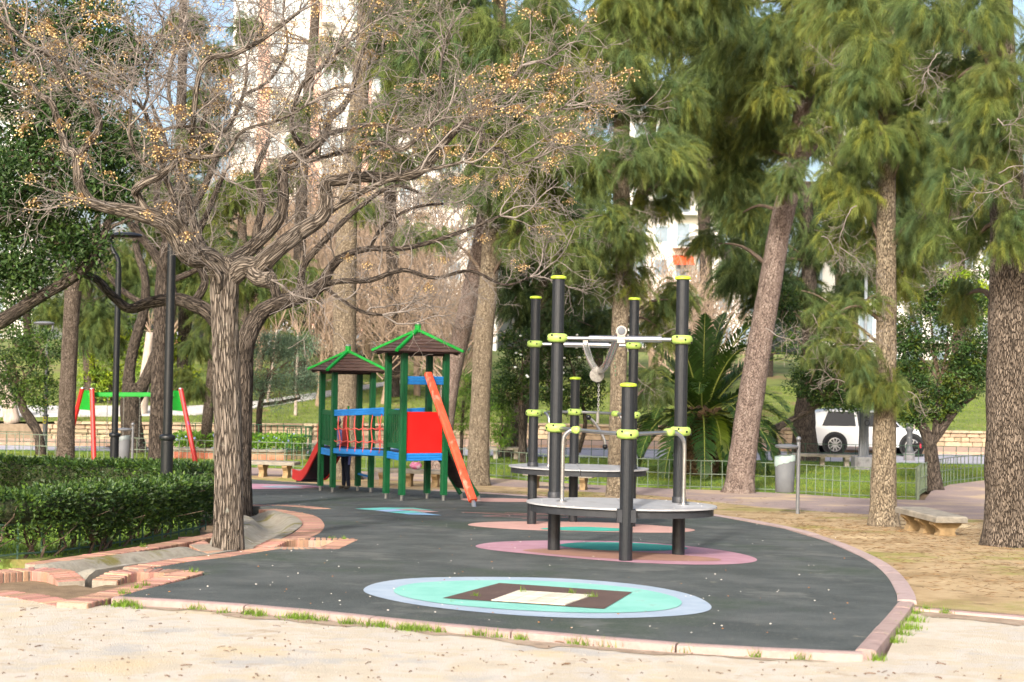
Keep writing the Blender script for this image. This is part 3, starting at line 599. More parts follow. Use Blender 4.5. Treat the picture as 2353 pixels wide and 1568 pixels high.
# ------------------------------------------------------------------ play tower with two roofs, rope bridge, slide and climbing ramp
M_tg = pmat('tower_green', ['#033f20', '#054c29', '#044524'], 6, .5, .1, 60, (1, 1, .3), randv=.05)
M_tg2 = pmat('panel_green', ['#0a4a2a', '#0c5330'], 5, .55)
M_ridge = pmat('ridge_green', ['#0a7f27', '#0d8f30'], 6, .5, cover=[('#5c5048', 5, .68, (1, 1, 1))])
M_blue = pmat('board_blue', ['#1a6bb0', '#2079c0'], 4, .5, cover=[('#173f70', 14, .72, (.3, .3, 3))])
M_red = pmat('panel_red', ['#cf1210', '#d81a16'], 3, .4, cover=[('#8a1a18', 2.2, .7, (1, 1, 1))])
M_slide = pmat('slide_red', ['#a81c1a', '#b52320'], 4, .5)
M_shingle = pmat('shingle', ['#3a2a26', '#4d3a33', '#5a463f'], 3, .75, .4, 50, (1, 1, 6), randv=.15)
M_orange = pmat('pole_orange', ['#d8452a', '#e05a3a'], 4, .55, cover=[('#d98a74', 5, .56, (1, 1, .3)), ('#5a5048', 9, .6, (1, 1, .3)), ('#8a3a28', 14, .6, (1, 1, .2))])
M_brown = pmat('ramp_brown', ['#241816', '#2d1f1b'], 5, .6)
M_rope = pmat('rope_red', ['#c04a42', '#cf5c52'], 40, .8)
tw = thing('play_tower', 'green play tower with two brown roofs, rope bridge, red panel and red slide', 'play tower', (-2.7, 29.3, g(29.3)))
e1 = Vector((.905, .425, 0)); e2 = Vector((-.425, .905, 0)); SD = .86; UP = Vector((0, 0, 1))
def tpost(p, zt, pw=.115):
    q = pw / 2; pr = [(-.86, -1), (-.25, -1), (-.2, -.86), (.2, -.86), (.25, -1), (.86, -1), (1, -.86)]; prof = []
    for k in range(4):
        c, s = [(1, 0), (0, 1), (-1, 0), (0, -1)][k]; prof += [(x * c - y * s, x * s + y * c) for x, y in pr]
    b = MB(); z0 = g(p.y) + .11
    b.prism([Vector((p.x, p.y, z0)) + e1 * x * q + e2 * y * q for x, y in prof], (0, 0, zt - z0)); o = b.build('post', M_tg, tw)
    MB().tube([(p.x, p.y, g(p.y) - .1), (p.x, p.y, z0 + .02)], .032, 10).build('post_foot', M_steel, o, smooth=50)
def roof(c, ze, za, zf, rad):
    cor = [c + (a * e1 + b_ * e2) * (rad / math.sqrt(2)) for a, b_ in ((-1, -1), (1, -1), (1, 1), (-1, 1))]
    ap = Vector((c.x, c.y, za)); n = 6
    rf = MB()
    for q in range(4): rf.add([Vector((*cor[q][:2], ze - .02)), Vector((*cor[(q + 1) % 4][:2], ze - .02)), ap - UP * .05], [(0, 1, 2)])
    ro = rf.build('roof', M_brown, tw)
    for q in range(4):
        A_, B_ = Vector((*cor[q][:2], ze)), Vector((*cor[(q + 1) % 4][:2], ze)); nrm = (B_ - A_).cross(ap - A_).normalized()
        for k in range(n):
            t0, t1 = k / n, min(1, (k + 1.12) / n)
            a0, b0, a1, b1 = A_.lerp(ap, t0), B_.lerp(ap, t0), A_.lerp(ap, t1), B_.lerp(ap, t1)
            lift = .028; b = MB()
            b.add([a0 + nrm * lift, b0 + nrm * lift, b1 + nrm * .008, a1 + nrm * .008, a0 + nrm * (lift - .02), b0 + nrm * (lift - .02), b1 - nrm * .012, a1 - nrm * .012], [(0, 1, 2, 3), (7, 6, 5, 4), (0, 4, 5, 1), (1, 5, 6, 2), (3, 2, 6, 7), (0, 3, 7, 4)])
            b.build('shingle', M_shingle, ro)
    for q in range(4):
        A_ = Vector((*cor[q][:2], ze + .04)); MB().beam(A_ + (A_ - ap).normalized() * .04, ap + UP * .05, .065, .05).build('ridge', M_ridge, tw)
        MB().beam(A_ - UP * .09 + (A_ - ap) * -.08, A_.lerp(ap, .5) - UP * .12, .06, .07).build('rafter', M_brown, tw)
    fo = MB().prism([Vector((c.x, c.y, za)) + (e1 * math.cos(t) + e2 * math.sin(t)) * .062 for t in np.linspace(0, 2 * math.pi, 9)[:-1]], (0, 0, zf - za - .02)).build('finial', M_ridge, tw)
    MB().lathe((c.x, c.y, zf - .025), [(.068, 0), (.068, .02), (.04, .035)], 14).build('finial_cap', M_steel, fo, smooth=50)
def board(A_, B_, z0, z1, th=.04, out=None, name='board', mat=None, groove=3):
    """a grooved timber board between two posts"""
    d = (B_ - A_).normalized(); nrm = Vector((d.y, -d.x, 0)); hgt = (z1 - z0) / groove
    b = MB()
    for k in range(groove):
        za, zb = z0 + k * hgt, z0 + (k + 1) * hgt
        b.beam(Vector((A_.x, A_.y, (za + zb) / 2)) + nrm * (out or 0), Vector((B_.x, B_.y, (za + zb) / 2)) + nrm * (out or 0), hgt * .97, th, nrm, .2)
    return b.build(name, mat or M_blue, tw)
def balusters(A_, B_, z0, z1):
    d = (B_ - A_).normalized(); b = MB()
    for z in (z0 + .05, z1 - .04): MB().beam(Vector((*(A_ + d * .06)[:2], z)), Vector((*(B_ - d * .06)[:2], z)), .03, .1).build('panel_rail', M_tg2, tw)
    for k in range(7):
        p = A_.lerp(B_, .13 + .74 * k / 6); MB().beam((p.x, p.y, z0 + .08), (p.x, p.y, z1 - .07), .05, .022, d.cross(UP)).build('slat', M_tg, tw)
def tower(p2, zdeck, ze, za, zf):
    p4, p1 = p2 + e1 * SD, p2 + e2 * SD; p3 = p4 + e2 * SD; c = (p2 + p3) / 2
    for p in (p1, p2, p3, p4): tpost(p, ze + .03)
    roof(c, ze, za, zf, .93)
    for a_, b_ in ((p2, p4), (p4, p3), (p3, p1), (p1, p2)): board(a_ + (b_ - a_) * .065, b_ - (b_ - a_) * .065, zdeck - .145, zdeck, .045)
    for a_, b_ in ((p2, p4), (p4, p3), (p3, p1), (p1, p2)): MB().beam(Vector((*a_[:2], ze - .03)), Vector((*b_[:2], ze - .03)), .06, .08).build('eave_beam', M_brown, tw)
    b = MB(); b.prism([Vector((*q[:2], zdeck - .06)) for q in (p2, p4, p3, p1)], (0, 0, .05)); b.build('platform', M_brown, tw)
    return p1, p2, p3, p4
n1, n2, n3, n4 = tower(Vector((-2.04, 27.05, 0)), ZC - 1.72, ZC + .21, ZC + .6, ZC + .78)
f1_, f2_, f3_, f4_ = tower(Vector((-3.77, 30.4, 0)), ZC - 1.88, ZC - .2, ZC + .19, ZC + .37)
balusters(n1, n2, ZC - 1.65, ZC - .91); balusters(f1_, f2_, ZC - 1.81, ZC - 1.06)
b = MB(); nn = Vector((e1.y, -e1.x, 0)); b.prism([n2 + e1 * .06 + UP * (ZC - 1.715), n4 - e1 * .06 + UP * (ZC - 1.715), n4 - e1 * .06 + UP * (ZC - .93), n2 + e1 * .06 + UP * (ZC - .93)], nn * -.02); b.build('red_panel', M_red, tw)
board(n2 + e1 * .05, n4 - e1 * .05, ZC - .41, ZC - .25)
MB().beam(n2 + e1 * .45 + nn * .1 + UP * (ZC - .2), Vector((-.64, 25.35, g(25.35) + .1)), .15, .11, nn, .25).build('climbing_pole', M_orange, tw)
MB().tube([Vector((-.61, 25.25, g(25.25) - .05)), Vector((-.66, 25.45, g(25.4) + .2))], .04, 10).build('pole_foot', M_steel, tw)
# climbing ramp on the far right side
for q, nm in ((n4, 0), (n3, 1)):
    tp = q + e1 * .07 + UP * (ZC - 1.66); ft = q + e1 * .72; ft = Vector((ft.x, ft.y, g(ft.y) + .1))
    MB().beam(tp + UP * .05, ft, .09, .07, e1).build('ramp_side', M_tg, tw); MB().tube([ft + UP * .05, ft + e1 * .05 - UP * .15], .03, 10).build('ramp_foot', M_steel, tw)
for k in range(7):
    t = (k + .5) / 7.5; a_, b_ = n4 + e1 * (.05 + .62 * t), n3 + e1 * (.05 + .62 * t); zz = (ZC - 1.66) * (1 - t) + (g(27.8) + .14) * t
    MB().beam(Vector((*a_[:2], zz)), Vector((*b_[:2], zz)), .135, .025, Vector((e1.x, e1.y, .7))).build('ramp_board', M_brown, tw)
# rope bridge
def bridge_side(A_, B_, za, zb, zfa, zfb, flip):
    a0, b0 = Vector((*A_[:2], za)), Vector((*B_[:2], zb)); d = (b0 - a0)
    d2 = Vector((d.x, d.y, 0)).normalized(); nrm = Vector((d2.y, -d2.x, 0)); bb_ = MB()
    for k in range(3): bb_.beam(a0 + d2 * .06 - UP * (.045 * k), b0 - d2 * .06 - UP * (.045 * k), .044, .045, nrm, .15)
    bb_.build('bridge_rail', M_blue, tw)
    MB().beam(Vector((*A_[:2], zfa)), Vector((*B_[:2], zfb)), .11, .05, nrm).build('bridge_beam', M_blue, tw)
    n = 6; tops = [a0.lerp(b0, (k + .6) / (n + .2)) - UP * .1 for k in range(n)]; bots = [Vector((*A_[:2], zfa)).lerp(Vector((*B_[:2], zfb)), (k + 1.05) / (n + .8)) + nrm * .03 * flip for k in range(n)]
    for t_, u_ in zip(tops, bots):
        MB().tube([Vector(v) for v in smooth_path([tuple(t_), tuple(t_.lerp(u_, .35) + nrm * .02 * flip), tuple(t_.lerp(u_, .7) - nrm * .02 * flip), tuple(u_)], 3)], .011, 6).build('rope', M_rope, tw, smooth=True)
        MB().ball(t_ + UP * .02, .035, 8, 5, (1, 1, .6)).build('rope_anchor', M_blue, tw, smooth=True)
    for fr in (.36, .7):
        pts = [Vector((*A_[:2], za - .1 - (za - .1 - zfa) * fr))]
        for k in range(n):
            p = tops[k].lerp(bots[k], fr); pts += [pts[-1].lerp(p, .5) - UP * .035, p]
        q = Vector((*B_[:2], zb - .1 - (zb - .1 - zfb) * fr)); pts += [pts[-1].lerp(q, .5) - UP * .035, q]
        MB().tube(pts, .011, 6).build('rope', M_rope, tw, smooth=True)
bridge_side(f2_, n1, ZC - 1.05, ZC - .9, ZC - 1.9, ZC - 1.78, 1); bridge_side(f4_, n3, ZC - 1.05, ZC - .9, ZC - 1.9, ZC - 1.78, -1)
for k in range(9):
    p = f2_.lerp(n1, (k + .5) / 9); q = f4_.lerp(n3, (k + .5) / 9); zz = ZC - 1.87 + .12 * (k + .5) / 9
    MB().beam(Vector((*p[:2], zz)), Vector((*q[:2], zz)), .2, .03, UP).build('bridge_plank', M_brown, tw)
for zz in (.35,): MB().beam(f4_ + UP * (g(31) + zz), f3_ + UP * (g(31) + zz), .05, .04).build('rung', M_blue, tw)
MB().tube([f3_ - e1 * .25 + UP * (ZC - .98), f3_ - e1 * .25 + UP * (ZC - 1.4), f3_ - e1 * .2 + UP * (ZC - 1.9)], .022, 8).build('grab_bar', M_ridge, tw)
# slide behind the far tower
sc = (f1_ + f3_) / 2 - e1 * .1; zs = ZC - 1.86
prof = [(0.0, .0), (.28, -.04), (.7, -.3), (1.15, -.62), (1.55, -.8), (1.95, -.83), (2.25, -.82)]
pr = [(float(a[0]), float(a[1])) for a in smooth_path(prof, 4)]
def sp(u, zz, s): p = sc + e2 * u + e1 * s; return Vector((p.x, p.y, zs + zz))
b = MB()
for u, zz in pr: b.v += [sp(u, zz, -.27), sp(u, zz, .27), sp(u, zz - .03, .27), sp(u, zz - .03, -.27)]
b.f = [(i * 4 + k, i * 4 + (k + 1) % 4, i * 4 + 4 + (k + 1) % 4, i * 4 + 4 + k) for i in range(len(pr) - 1) for k in range(4)] + [(0, 3, 2, 1)]
b.build('slide_chute', [pmat('slide_under', ['#26262a', '#303034'], 4, .6)], tw, smooth=40)
for s in (-.27, .27):
    b = MB(); th = .035 * (1 if s > 0 else -1)
    for u, zz in pr: b.v += [sp(u, zz - .07, s), sp(u, zz + .16, s), sp(u, zz + .16, s + th), sp(u, zz - .07, s + th)]
    b.f = [(i * 4 + k, i * 4 + (k + 1) % 4, i * 4 + 4 + (k + 1) % 4, i * 4 + 4 + k) for i in range(len(pr) - 1) for k in range(4)] + [(0, 3, 2, 1), tuple(range(4 * len(pr) - 4, 4 * len(pr)))]
    b.build('slide_wall', M_slide, tw)
    pan = [sp(-.02, -.05, s), sp(.35, -.12, s), sp(.38, .3, s), sp(.3, .6, s), sp(.16, .8, s), sp(.02, .85, s), sp(-.02, .8, s)]
    MB().prism(pan, e1 * th).build('slide_panel', M_slide, tw)
MB().box(sp(2.05, -.9, 0), (.5, .12, .1)).build('slide_foot', M_apron, tw)
# ------------------------------------------------------------------ swing set
M_sred = pmat('swing_red', ['#9c1f1b', '#aa2822'], 4, .5, cover=[('#6a4f9a', 11, .66, (1, 1, .5)), ('#d8b0a8', 16, .75, (1, 1, 1))])
M_sgreen = pmat('swing_green', ['#067a1e', '#0a8a26'], 4, .45)
sw = thing('swing_set', 'red legged swing set with green crossbar behind the hedge', 'swing set', (-10.7, 42, g(42)))
TL, TR = P(203, 893, 42), P(402, 893, 42)
ax = (TR - TL).normalized(); tv = Vector((-ax.y, ax.x, 0))
for T, o in ((TL, -1), (TR, 1)):
    fts = []
    for sgn in (-1, 1):
        top = Vector((T.x * (1 + sgn * .24 / 42) - .14 * sgn + o * .03, T.y + .24 * sgn, T.z)); ft = Vector((T.x * (1 + sgn * .85 / 42) + o * .22 - sgn * .44, T.y + sgn * .85, g(42)))
        lg = MB().beam(ft, top, .13, .13, ax, .3).build('leg', M_sred, sw); MB().lathe(top - UP * .01, [(.07, 0), (.07, .02), (.05, .04)], 14).build('cap', M_steel, lg, smooth=50); fts.append((top, ft))
    a_, b_ = fts; q = [a_[0] - UP * .06, b_[0] - UP * .06, b_[0].lerp(b_[1], .3), a_[0].lerp(a_[1], .3)]
    MB().prism([v - ax * o * .07 for v in q], ax * o * .03).build('gusset', M_sgreen, sw)
MB().beam(TL - UP * .18, TR - UP * .18, .1, .13).build('crossbar', M_sgreen, sw)
for (pa, pb) in ((248, 285), (322, 357)):
    zs_ = g(42) + .42; ends = []
    for px in (pa, pb):
        p = TL.lerp(TR, (px - 203) / 199) - UP * .24; MB().box(p, (.05, .06, .06)).build('hanger', M_sgreen, sw)
        c_ = MB(); zz = p.z - .03; k = 0
        while zz > zs_ + .02:
            u = Vector((1, 0, 0)) if k % 2 else Vector((0, 1, 0)); c_.tube([Vector((p.x, p.y, zz)) + u * .014 * math.cos(t) + UP * .026 * math.sin(t) for t in np.linspace(0, 2 * math.pi, 7)], .006, 4, False); zz -= .042; k += 1
        c_.build('chain', M_steel, sw); ends.append(Vector((p.x, p.y, zs_)))
    MB().beam(ends[0], ends[1], .2, .035).build('seat', M_bolt, sw)
# ------------------------------------------------------------------ lamp posts
M_lamp = pmat('lamp_black', ['#16181b', '#1d2023'], 8, .42, spec=.5, metal=.2)
M_lampg = pmat('lamp_grey', ['#55575a', '#626468'], 8, .5, spec=.5)
M_glass = pmat('lamp_glass', '#b8bcc0', rough=.3)
def lamp(label, px, Yd, hh, side, mat, r=.062, group=None, yaw=0):
    p = P(px, 900, Yd); z0 = g(Yd); x, y = p.x, Yd
    t = thing('lamp_post', label, 'lamp post', (x, y, z0), group)
    MB().lathe((x, y, z0 - .1), [(r * 1.38, 0), (r * 1.38, 1.2), (r * 1.75, 1.215), (r * 1.85, 1.24), (r * 1.75, 1.265), (r * 1.02, 1.29), (r * .92, hh - .65), (r * .9, hh - .55)], 20).build('pole', mat, t, smooth=40)
    a_ = [(x, y, z0 + hh - .66), (x - side * .02, y, z0 + hh - .5), (x - side * .12, y, z0 + hh - .33), (x - side * .17, y, z0 + hh - .12), (x - side * .13, y, z0 + hh - .05)]
    MB().tube([Vector(v) for v in smooth_path(a_, 4)], [r * .75] * 8 + [r * .6] * 9, 10).build('arm', mat, t, smooth=True)
    hd_ = MB(); c = (x + side * .12, y, z0 + hh - .03); 
    hd_.lathe(c, [(.16, -.045), (.27, -.03), (.3, 0), (.27, .035), (.15, .06), (.05, .068)], 24); hd_.v = [Vector((c[0] + (v.x - c[0]) * 1.15, c[1] + (v.y - c[1]) * .7, v.z)) for v in hd_.v]
    h_ = hd_.build('lamp_head', mat, t, smooth=50); MB().box((c[0], c[1], c[2] - .048), (.2, .14, .012)).build('lens', M_glass, h_)
    return t
lamp('tall black lamp post rising from the hedge beside the big bare trunk', 387, 20, 5.12, 1, M_lamp)
lamp('black lamp post standing between the swing set and the hedge', 266, 28, 5.1, 1, M_lamp)
l3 = lamp('far grey lamp post with yellow paint scrawl on its pole', 106, 46, 4.15, -1, M_lampg, .055)
yb = MB(); px0 = l3.location
for k, (zz, s) in enumerate(((1.62, .05), (1.5, .045), (1.05, .05), (.95, .05))):
    yb.tube([Vector((px0.x + s * math.cos(t), px0.y - .075, px0.z + zz + s * math.sin(t) * (1.2 if k > 1 else .7))) for t in np.linspace(0, 6.0, 10)], .012, 4)
yb.build('paint_scrawl', pmat('yellow_paint', '#c8c020', rough=.7), l3)
# tall street lamp by the road
st = P(1985, 1000, 44.6); st.z = g(44.6)
sl_ = thing('street_lamp', 'tall street lamp with fluted grey column on a square stone base', 'street lamp', st)
MB().prism([st + Vector((a * .33, b_ * .33, -.1)) for a, b_ in ((-.8, -1), (.8, -1), (1, -.8), (1, .8), (.8, 1), (-.8, 1), (-1, .8), (-1, -.8))], (0, 0, .5)).build('plinth', pmat('plinth_stone', ['#6b6a6c', '#7c7b7c', '#5c595a'], 5, .9, .3, 30), sl_)
b = MB(); n = 40; vs = []
for z, r_ in ((.4, .2), (.45, .16), (2.9, .13), (2.95, .15), (3.1, .08)):
    for k in range(n): rr = r_ * (1 if k % 5 else .88); vs.append(st + Vector((rr * math.cos(2 * math.pi * k / n), rr * math.sin(2 * math.pi * k / n), z)))
b.add(vs, [(i * n + k, i * n + (k + 1) % n, (i + 1) * n + (k + 1) % n, (i + 1) * n + k) for i in range(4) for k in range(n)] + [tuple(range(4 * n, 5 * n))])
M_col = pmat('column_grey', ['#4d4f52', '#5b5d60'], 6, .5, spec=.4); col_ = b.build('column', M_col, sl_, smooth=30)
MB().tube([st + UP * 3.05, st + UP * 7.6], [.06, .045], 10).build('mast', pmat('mast_grey', '#8f969b', rough=.5), sl_, smooth=50)
tip = P(1925, 428, 44.6); MB().tube([Vector(v) for v in smooth_path([tuple(st + UP * 7.55), tuple(st + UP * 8.0 + Vector((-.12, 0, 0))), tuple(tip + Vector((.25, 0, -.08)))], 4)], .035, 8).build('arm', MATS['mast_grey'], sl_, smooth=True)
hd_ = MB(); hd_.lathe(tip, [(.1, -.05), (.2, -.03), (.22, .01), (.18, .06), (.06, .085)], 16); hd_.v = [Vector((tip.x + (v.x - tip.x) * 1.35, tip.y + (v.y - tip.y) * .6, v.z - (v.x - tip.x) * .35)) for v in hd_.v]; hd_.build('lamp_head', pmat('lamp_white', '#c9ccce', rough=.45), sl_, smooth=50)
def text(s, size, M, mat, parent, name='lettering'):
    cu = bpy.data.curves.new(name, 'FONT'); cu.body = s; cu.size = size; cu.extrude = .002; cu.align_x = 'CENTER'; cu.align_y = 'CENTER'
    o = bpy.data.objects.new(name, cu); C.objects.link(o); dg = bpy.context.evaluated_depsgraph_get(); me = bpy.data.meshes.new_from_object(o.evaluated_get(dg)); bpy.data.objects.remove(o)
    me.transform(M); me.transform(Matrix.Translation(-wloc(parent))); me.materials.clear(); me.materials.append(mat); return link(name, me, parent)
text('INTVO', .26, Matrix.Translation(st + Vector((.05, -.155, 1.75))) @ Matrix.Rotation(R(14), 4, 'Z') @ Matrix.Rotation(R(90), 4, 'X') @ Matrix.Rotation(R(-90), 4, 'Z'), M_bolt, sl_)
# iron bollard beside it
bo = P(2090, 1000, 50); bo.z = g(50); bl_ = thing('bollard', 'weathered iron bollard with flaking paint on a stone foot', 'bollard', bo)
MB().lathe(bo - UP * .05, [(.2, 0), (.2, .28), (.14, .3)], 10).build('foot', MATS['plinth_stone'], bl_)
MB().lathe(bo + UP * .2, [(.15, 0), (.15, .12), (.12, .2), (.1, .25), (.1, .75), (.12, .8), (.15, .84), (.15, .9), (.11, .94), (.14, 1.0), (.1, 1.08), (.03, 1.1)], 16).build('shaft', pmat('flaking_iron', ['#4a4c4e', '#585a5c'], 5, .6, cover=[('#a9a7a2', 3, .6, (1, 1, 1))]), bl_, smooth=40)
# ------------------------------------------------------------------ waste bins
M_bin = pmat('bin_grey', ['#606367', '#6b6e72'], 4, .45, .1, 20); M_bag = pmat('bin_bag', ['#a5bab3', '#b6c8c2'], 5, .3, .4, 14, transl=.3)
M_bagg = pmat('bin_bag_grey', ['#6d7676', '#858e8e'], 9, .3, .8, 22, transl=.2)
def bin_(label, px, py, Yd, side, bagm):
    p = P(px, py, Yd); z0 = g(Yd); t = thing('waste_bin', label, 'bin', (p.x, Yd, z0))
    x, y = p.x, Yd; cx = x + side * .235
    MB().lathe((x, y, z0 - .1), [(.034, 0), (.034, 1.36)], 14).build('post', pmat('bin_post', ['#6d6f72', '#7a7c7f'], 5, .4, metal=.4), t, smooth=50)
    MB().ball((x, y, z0 + 1.31), .045, 14, 10).build('post_ball', MATS['bin_post'], t, smooth=True)
    MB().lathe((cx, y, z0 + .36), [(.155, 0), (.165, .01), (.17, .3), (.18, .6), (.17, .6), (.16, .3), (.15, .03)], 28).build('bucket', M_bin, t, smooth=50)
    b = MB(); n = 30; vs = []
    for j, (rr, zz) in enumerate(((.176, .63), (.184, .61), (.188, .55), (.185, .5))):
        for k in range(n):
            a = 2 * math.pi * k / n; w_ = .004 * math.sin(k * 2.3 + j) + .003 * math.sin(k * 5.1)
            vs.append(Vector((cx + (rr + w_ * .6) * math.cos(a), y + (rr + w_ * .6) * math.sin(a), z0 + .36 + zz + w_ * 2 + (.06 * math.cos(a + .6) if j > 1 else .02 * math.cos(a)) + (.02 if j == 0 else 0))))
    b.add(vs, [(j * n + k, j * n + (k + 1) % n, (j + 1) * n + (k + 1) % n, (j + 1) * n + k) for j in range(3) for k in range(n)]); b.build('bag', bagm, t, smooth=True)
    MB().lathe((cx - side * .02, y, z0 + 1.14), [(.03, .01), (.17, 0), (.2, .015), (.205, .04), (.19, .055), (.05, .075)], 28).build('lid', MATS['bin_post'], t, smooth=50)
    MB().beam((x, y, z0 + 1.12), (x, y, z0 + .4), .06, .03, (1, 0, 0)).build('bracket', MATS['bin_post'], t)
bin_('grey waste bin with pale plastic bag, on a steel post in the sand', 1834, 1090, 25.3, -1, M_bag)
bin_('grey waste bin with dark bag standing behind the swing set chains', 305, 1000, 37, -1, M_bagg)
# ------------------------------------------------------------------ stone benches
M_bench = pmat('bench_slab', ['#6b665c', '#827c71', '#918a7d'], 6, .93, .4, 40, cover=[('#6e6a5c', 3, .64, (1, 1, 1))])
M_leg = pmat('bench_leg', ['#7d6a4c', '#917a58', '#746145'], 5, .93, .3, 40); M_legg = pmat('bench_leg_grey', ['#8a8276', '#979083'], 5, .93, .3, 40)
def bench(label, x, y, rz, ln, hh=.36, legm=None, group='stone benches', nl=3):
    t = thing('stone_bench', label, 'bench', (0, 0, 0), group); b = MB(); L2, W2 = ln / 2, .23
    pr = [(-L2, -W2), (L2, -W2), (L2, W2), (-L2, W2)]
    b.add([Vector((a * 1.0, c * 1.0, hh - .085)) for a, c in pr] + [Vector((a, c, hh - .02)) for a, c in pr] + [Vector((a * .985, c * .93, hh)) for a, c in pr],
          [(3, 2, 1, 0), (0, 1, 5, 4), (1, 2, 6, 5), (2, 3, 7, 6), (3, 0, 4, 7), (4, 5, 9, 8), (5, 6, 10, 9), (6, 7, 11, 10), (7, 4, 8, 11), (8, 9, 10, 11)])
    b.build('seat', M_bench, t)
    prof = [(-.2, 1), (-.21, .86), (-.17, .74), (-.12, .6), (-.11, .45), (-.14, .25), (-.16, .1), (-.15, 0)]; h2 = hh - .085
    out = [(a, z * (h2 + .05) - .05) for a, z in prof] + [(-a, z * (h2 + .05) - .05) for a, z in prof[::-1]]
    for k in range(nl):
        cx = (-.5 + k / (nl - 1)) * ln * .7; q = MB(); q.prism([Vector((cx - .07, a, z)) for a, z in out], (.14, 0, 0)); q.build('support', legm or M_leg, t)
    t.location = (x, y, g(y) - .02); t.rotation_euler.z = rz; return t
bench('weathered stone bench on the sand between the two right hand trunks', 6.02, 20.35, R(98), 1.4, .31)
bp = G(600, 1092); bench('stone bench just right of the big bare trunk, before the flower bed', bp.x + .1, bp.y - .3, R(-12), 1.9, .42)
bp = G(945, 1116); bench('stone bench behind the play tower with a pink bag on it', bp.x - .05, bp.y, R(-10), 1.9, .42)
bp = G(1285, 1122); bench('stone bench half hidden behind the far round deck', bp.x, bp.y, R(-16), 1.75, .4)
bench('pale stone bench on the lawn at the foot of a leaning trunk', -.45, 46.2, R(-6), 1.9, .42, M_legg); bench('grey stone bench on the lawn next to the street lamp base', 10.0, 45.6, R(-4), 2.2, .42, M_legg)
# pink bag on the bench
bp = G(945, 1116); bg_ = MB(); bg_.ball((0, 0, .09), .12, 12, 8, (1.3, .7, .75)); bg_.tube([Vector((-.09, 0, .15)), Vector((-.04, 0, .24)), Vector((.05, 0, .24)), Vector((.09, 0, .15))], .012, 6)
for v in bg_.v: v += Vector((bp.x + .1, bp.y, g(bp.y) + .4))
tag(bg_.build('bag', pmat('bag_pink', ['#c9a0bd', '#b85a80', '#d9cfdc'], 9, .6), smooth=True), 'small pink and lilac bag lying on the bench behind the tower', 'bag')
# ------------------------------------------------------------------ cars
M_white = pmat('car_white', '#c9cccd', rough=.25, spec=.5, coat=.6); M_tyre = pmat('tyre', '#17181a', rough=.85); M_alloy = pmat('alloy', '#a7a9ab', rough=.3, metal=.8)
M_cglass = pmat('car_glass', '#0c1214', rough=.12, spec=.35); M_clad = pmat('cladding', '#1d1f21', rough=.6); M_lampr = pmat('lamp_clear', '#c8ccd0', rough=.2); M_tred = pmat('tail_red', '#8c1414', rough=.3)
def car(label, x, y, rz, stations, paint, wheels, wr=.36, wd=.9, glass=None, cat='car', z0=None, group=None, roofrail=False):
    """stations: (x, sill z, belt z, roof z, half width, roof half width); +x is the nose"""
    t = thing('parked_car', label, cat, (0, 0, 0), group); b = MB()
    for (sx, zl, zb, zr, hw, rw) in stations:
        b.v += [Vector((sx, -hw * .94, zl)), Vector((sx, -hw, zl + (zb - zl) * .45)), Vector((sx, -hw * .975, zb)), Vector((sx, -rw, max(zr - .06, zb))), Vector((sx, -rw * .8, max(zr, zb + .005))),
                Vector((sx, rw * .8, max(zr, zb + .005))), Vector((sx, rw, max(zr - .06, zb))), Vector((sx, hw * .975, zb)), Vector((sx, hw, zl + (zb - zl) * .45)), Vector((sx, hw * .94, zl))]
    m = 10; n = len(stations)
    b.f = [(i * m + k, i * m + (k + 1) % m, (i + 1) * m + (k + 1) % m, (i + 1) * m + k) for i in range(n - 1) for k in range(m)] + [tuple(range(m - 1, -1, -1)), tuple(range((n - 1) * m, n * m))]
    bmx = bmesh.new(); me = bpy.data.meshes.new('body'); me.from_pydata([tuple(v) for v in b.v], [], b.f); bmx.from_mesh(me); bmesh.ops.recalc_face_normals(bmx, faces=bmx.faces); bmx.to_mesh(me); bmx.free()
    me.materials.append(paint); me.polygons.foreach_set('use_smooth', [True] * len(me.polygons)); me.set_sharp_from_angle(angle=R(35)); link('body', me, t)
    for (x0, x1, x2, x3, za, zb) in glass or []:
        for s in (-1, 1):
            def hw(z): return .908 - (z - 1.04) * .38
            q = [Vector((x0, s * (hw(za) + .012), za)), Vector((x1, s * (hw(za) + .012), za)), Vector((x2, s * (hw(zb) + .012), zb)), Vector((x3, s * (hw(zb) + .012), zb))]
            MB().prism(q, (0, -s * .03, 0)).build('side_window', M_cglass, t)
    for wx in wheels:
        for s in (-1, 1):
            c = Vector((wx, s * wd * .93, wr)); ax_ = Vector((0, s, 0))
            MB().lathe(Vector((wx, s * wd * .9, wr + .02)), [(wr * 1.17, 0), (wr * 1.17, .1)], 28, ax_).build('wheel_arch', M_clad, t)
            w_ = MB().lathe(c - ax_ * .1, [(wr * .7, 0), (wr * .95, .01), (wr, .04), (wr, .16), (wr * .93, .2), (wr * .66, .2), (wr * .64, .17)], 28, ax_).build('wheel', M_tyre, t, smooth=50)
            rm = MB(); rm.lathe(c + ax_ * .06, [(wr * .66, 0), (wr * .66, .03), (wr * .6, .035), (wr * .58, .01)], 24, ax_)
            for k in range(10):
                a = k * math.pi / 5; d = Vector((math.cos(a), 0, math.sin(a))); rm.beam(c + ax_ * .085 + d * wr * .1, c + ax_ * .085 + d * wr * .62, wr * .12, .02, ax_)
            rm.lathe(c + ax_ * .07, [(wr * .16, 0), (wr * .14, .035)], 12, ax_); rm.build('rim', M_alloy, w_)
    t.location = (x, y, z0 if z0 is not None else g(y) - .03); t.rotation_euler.z = rz; return t
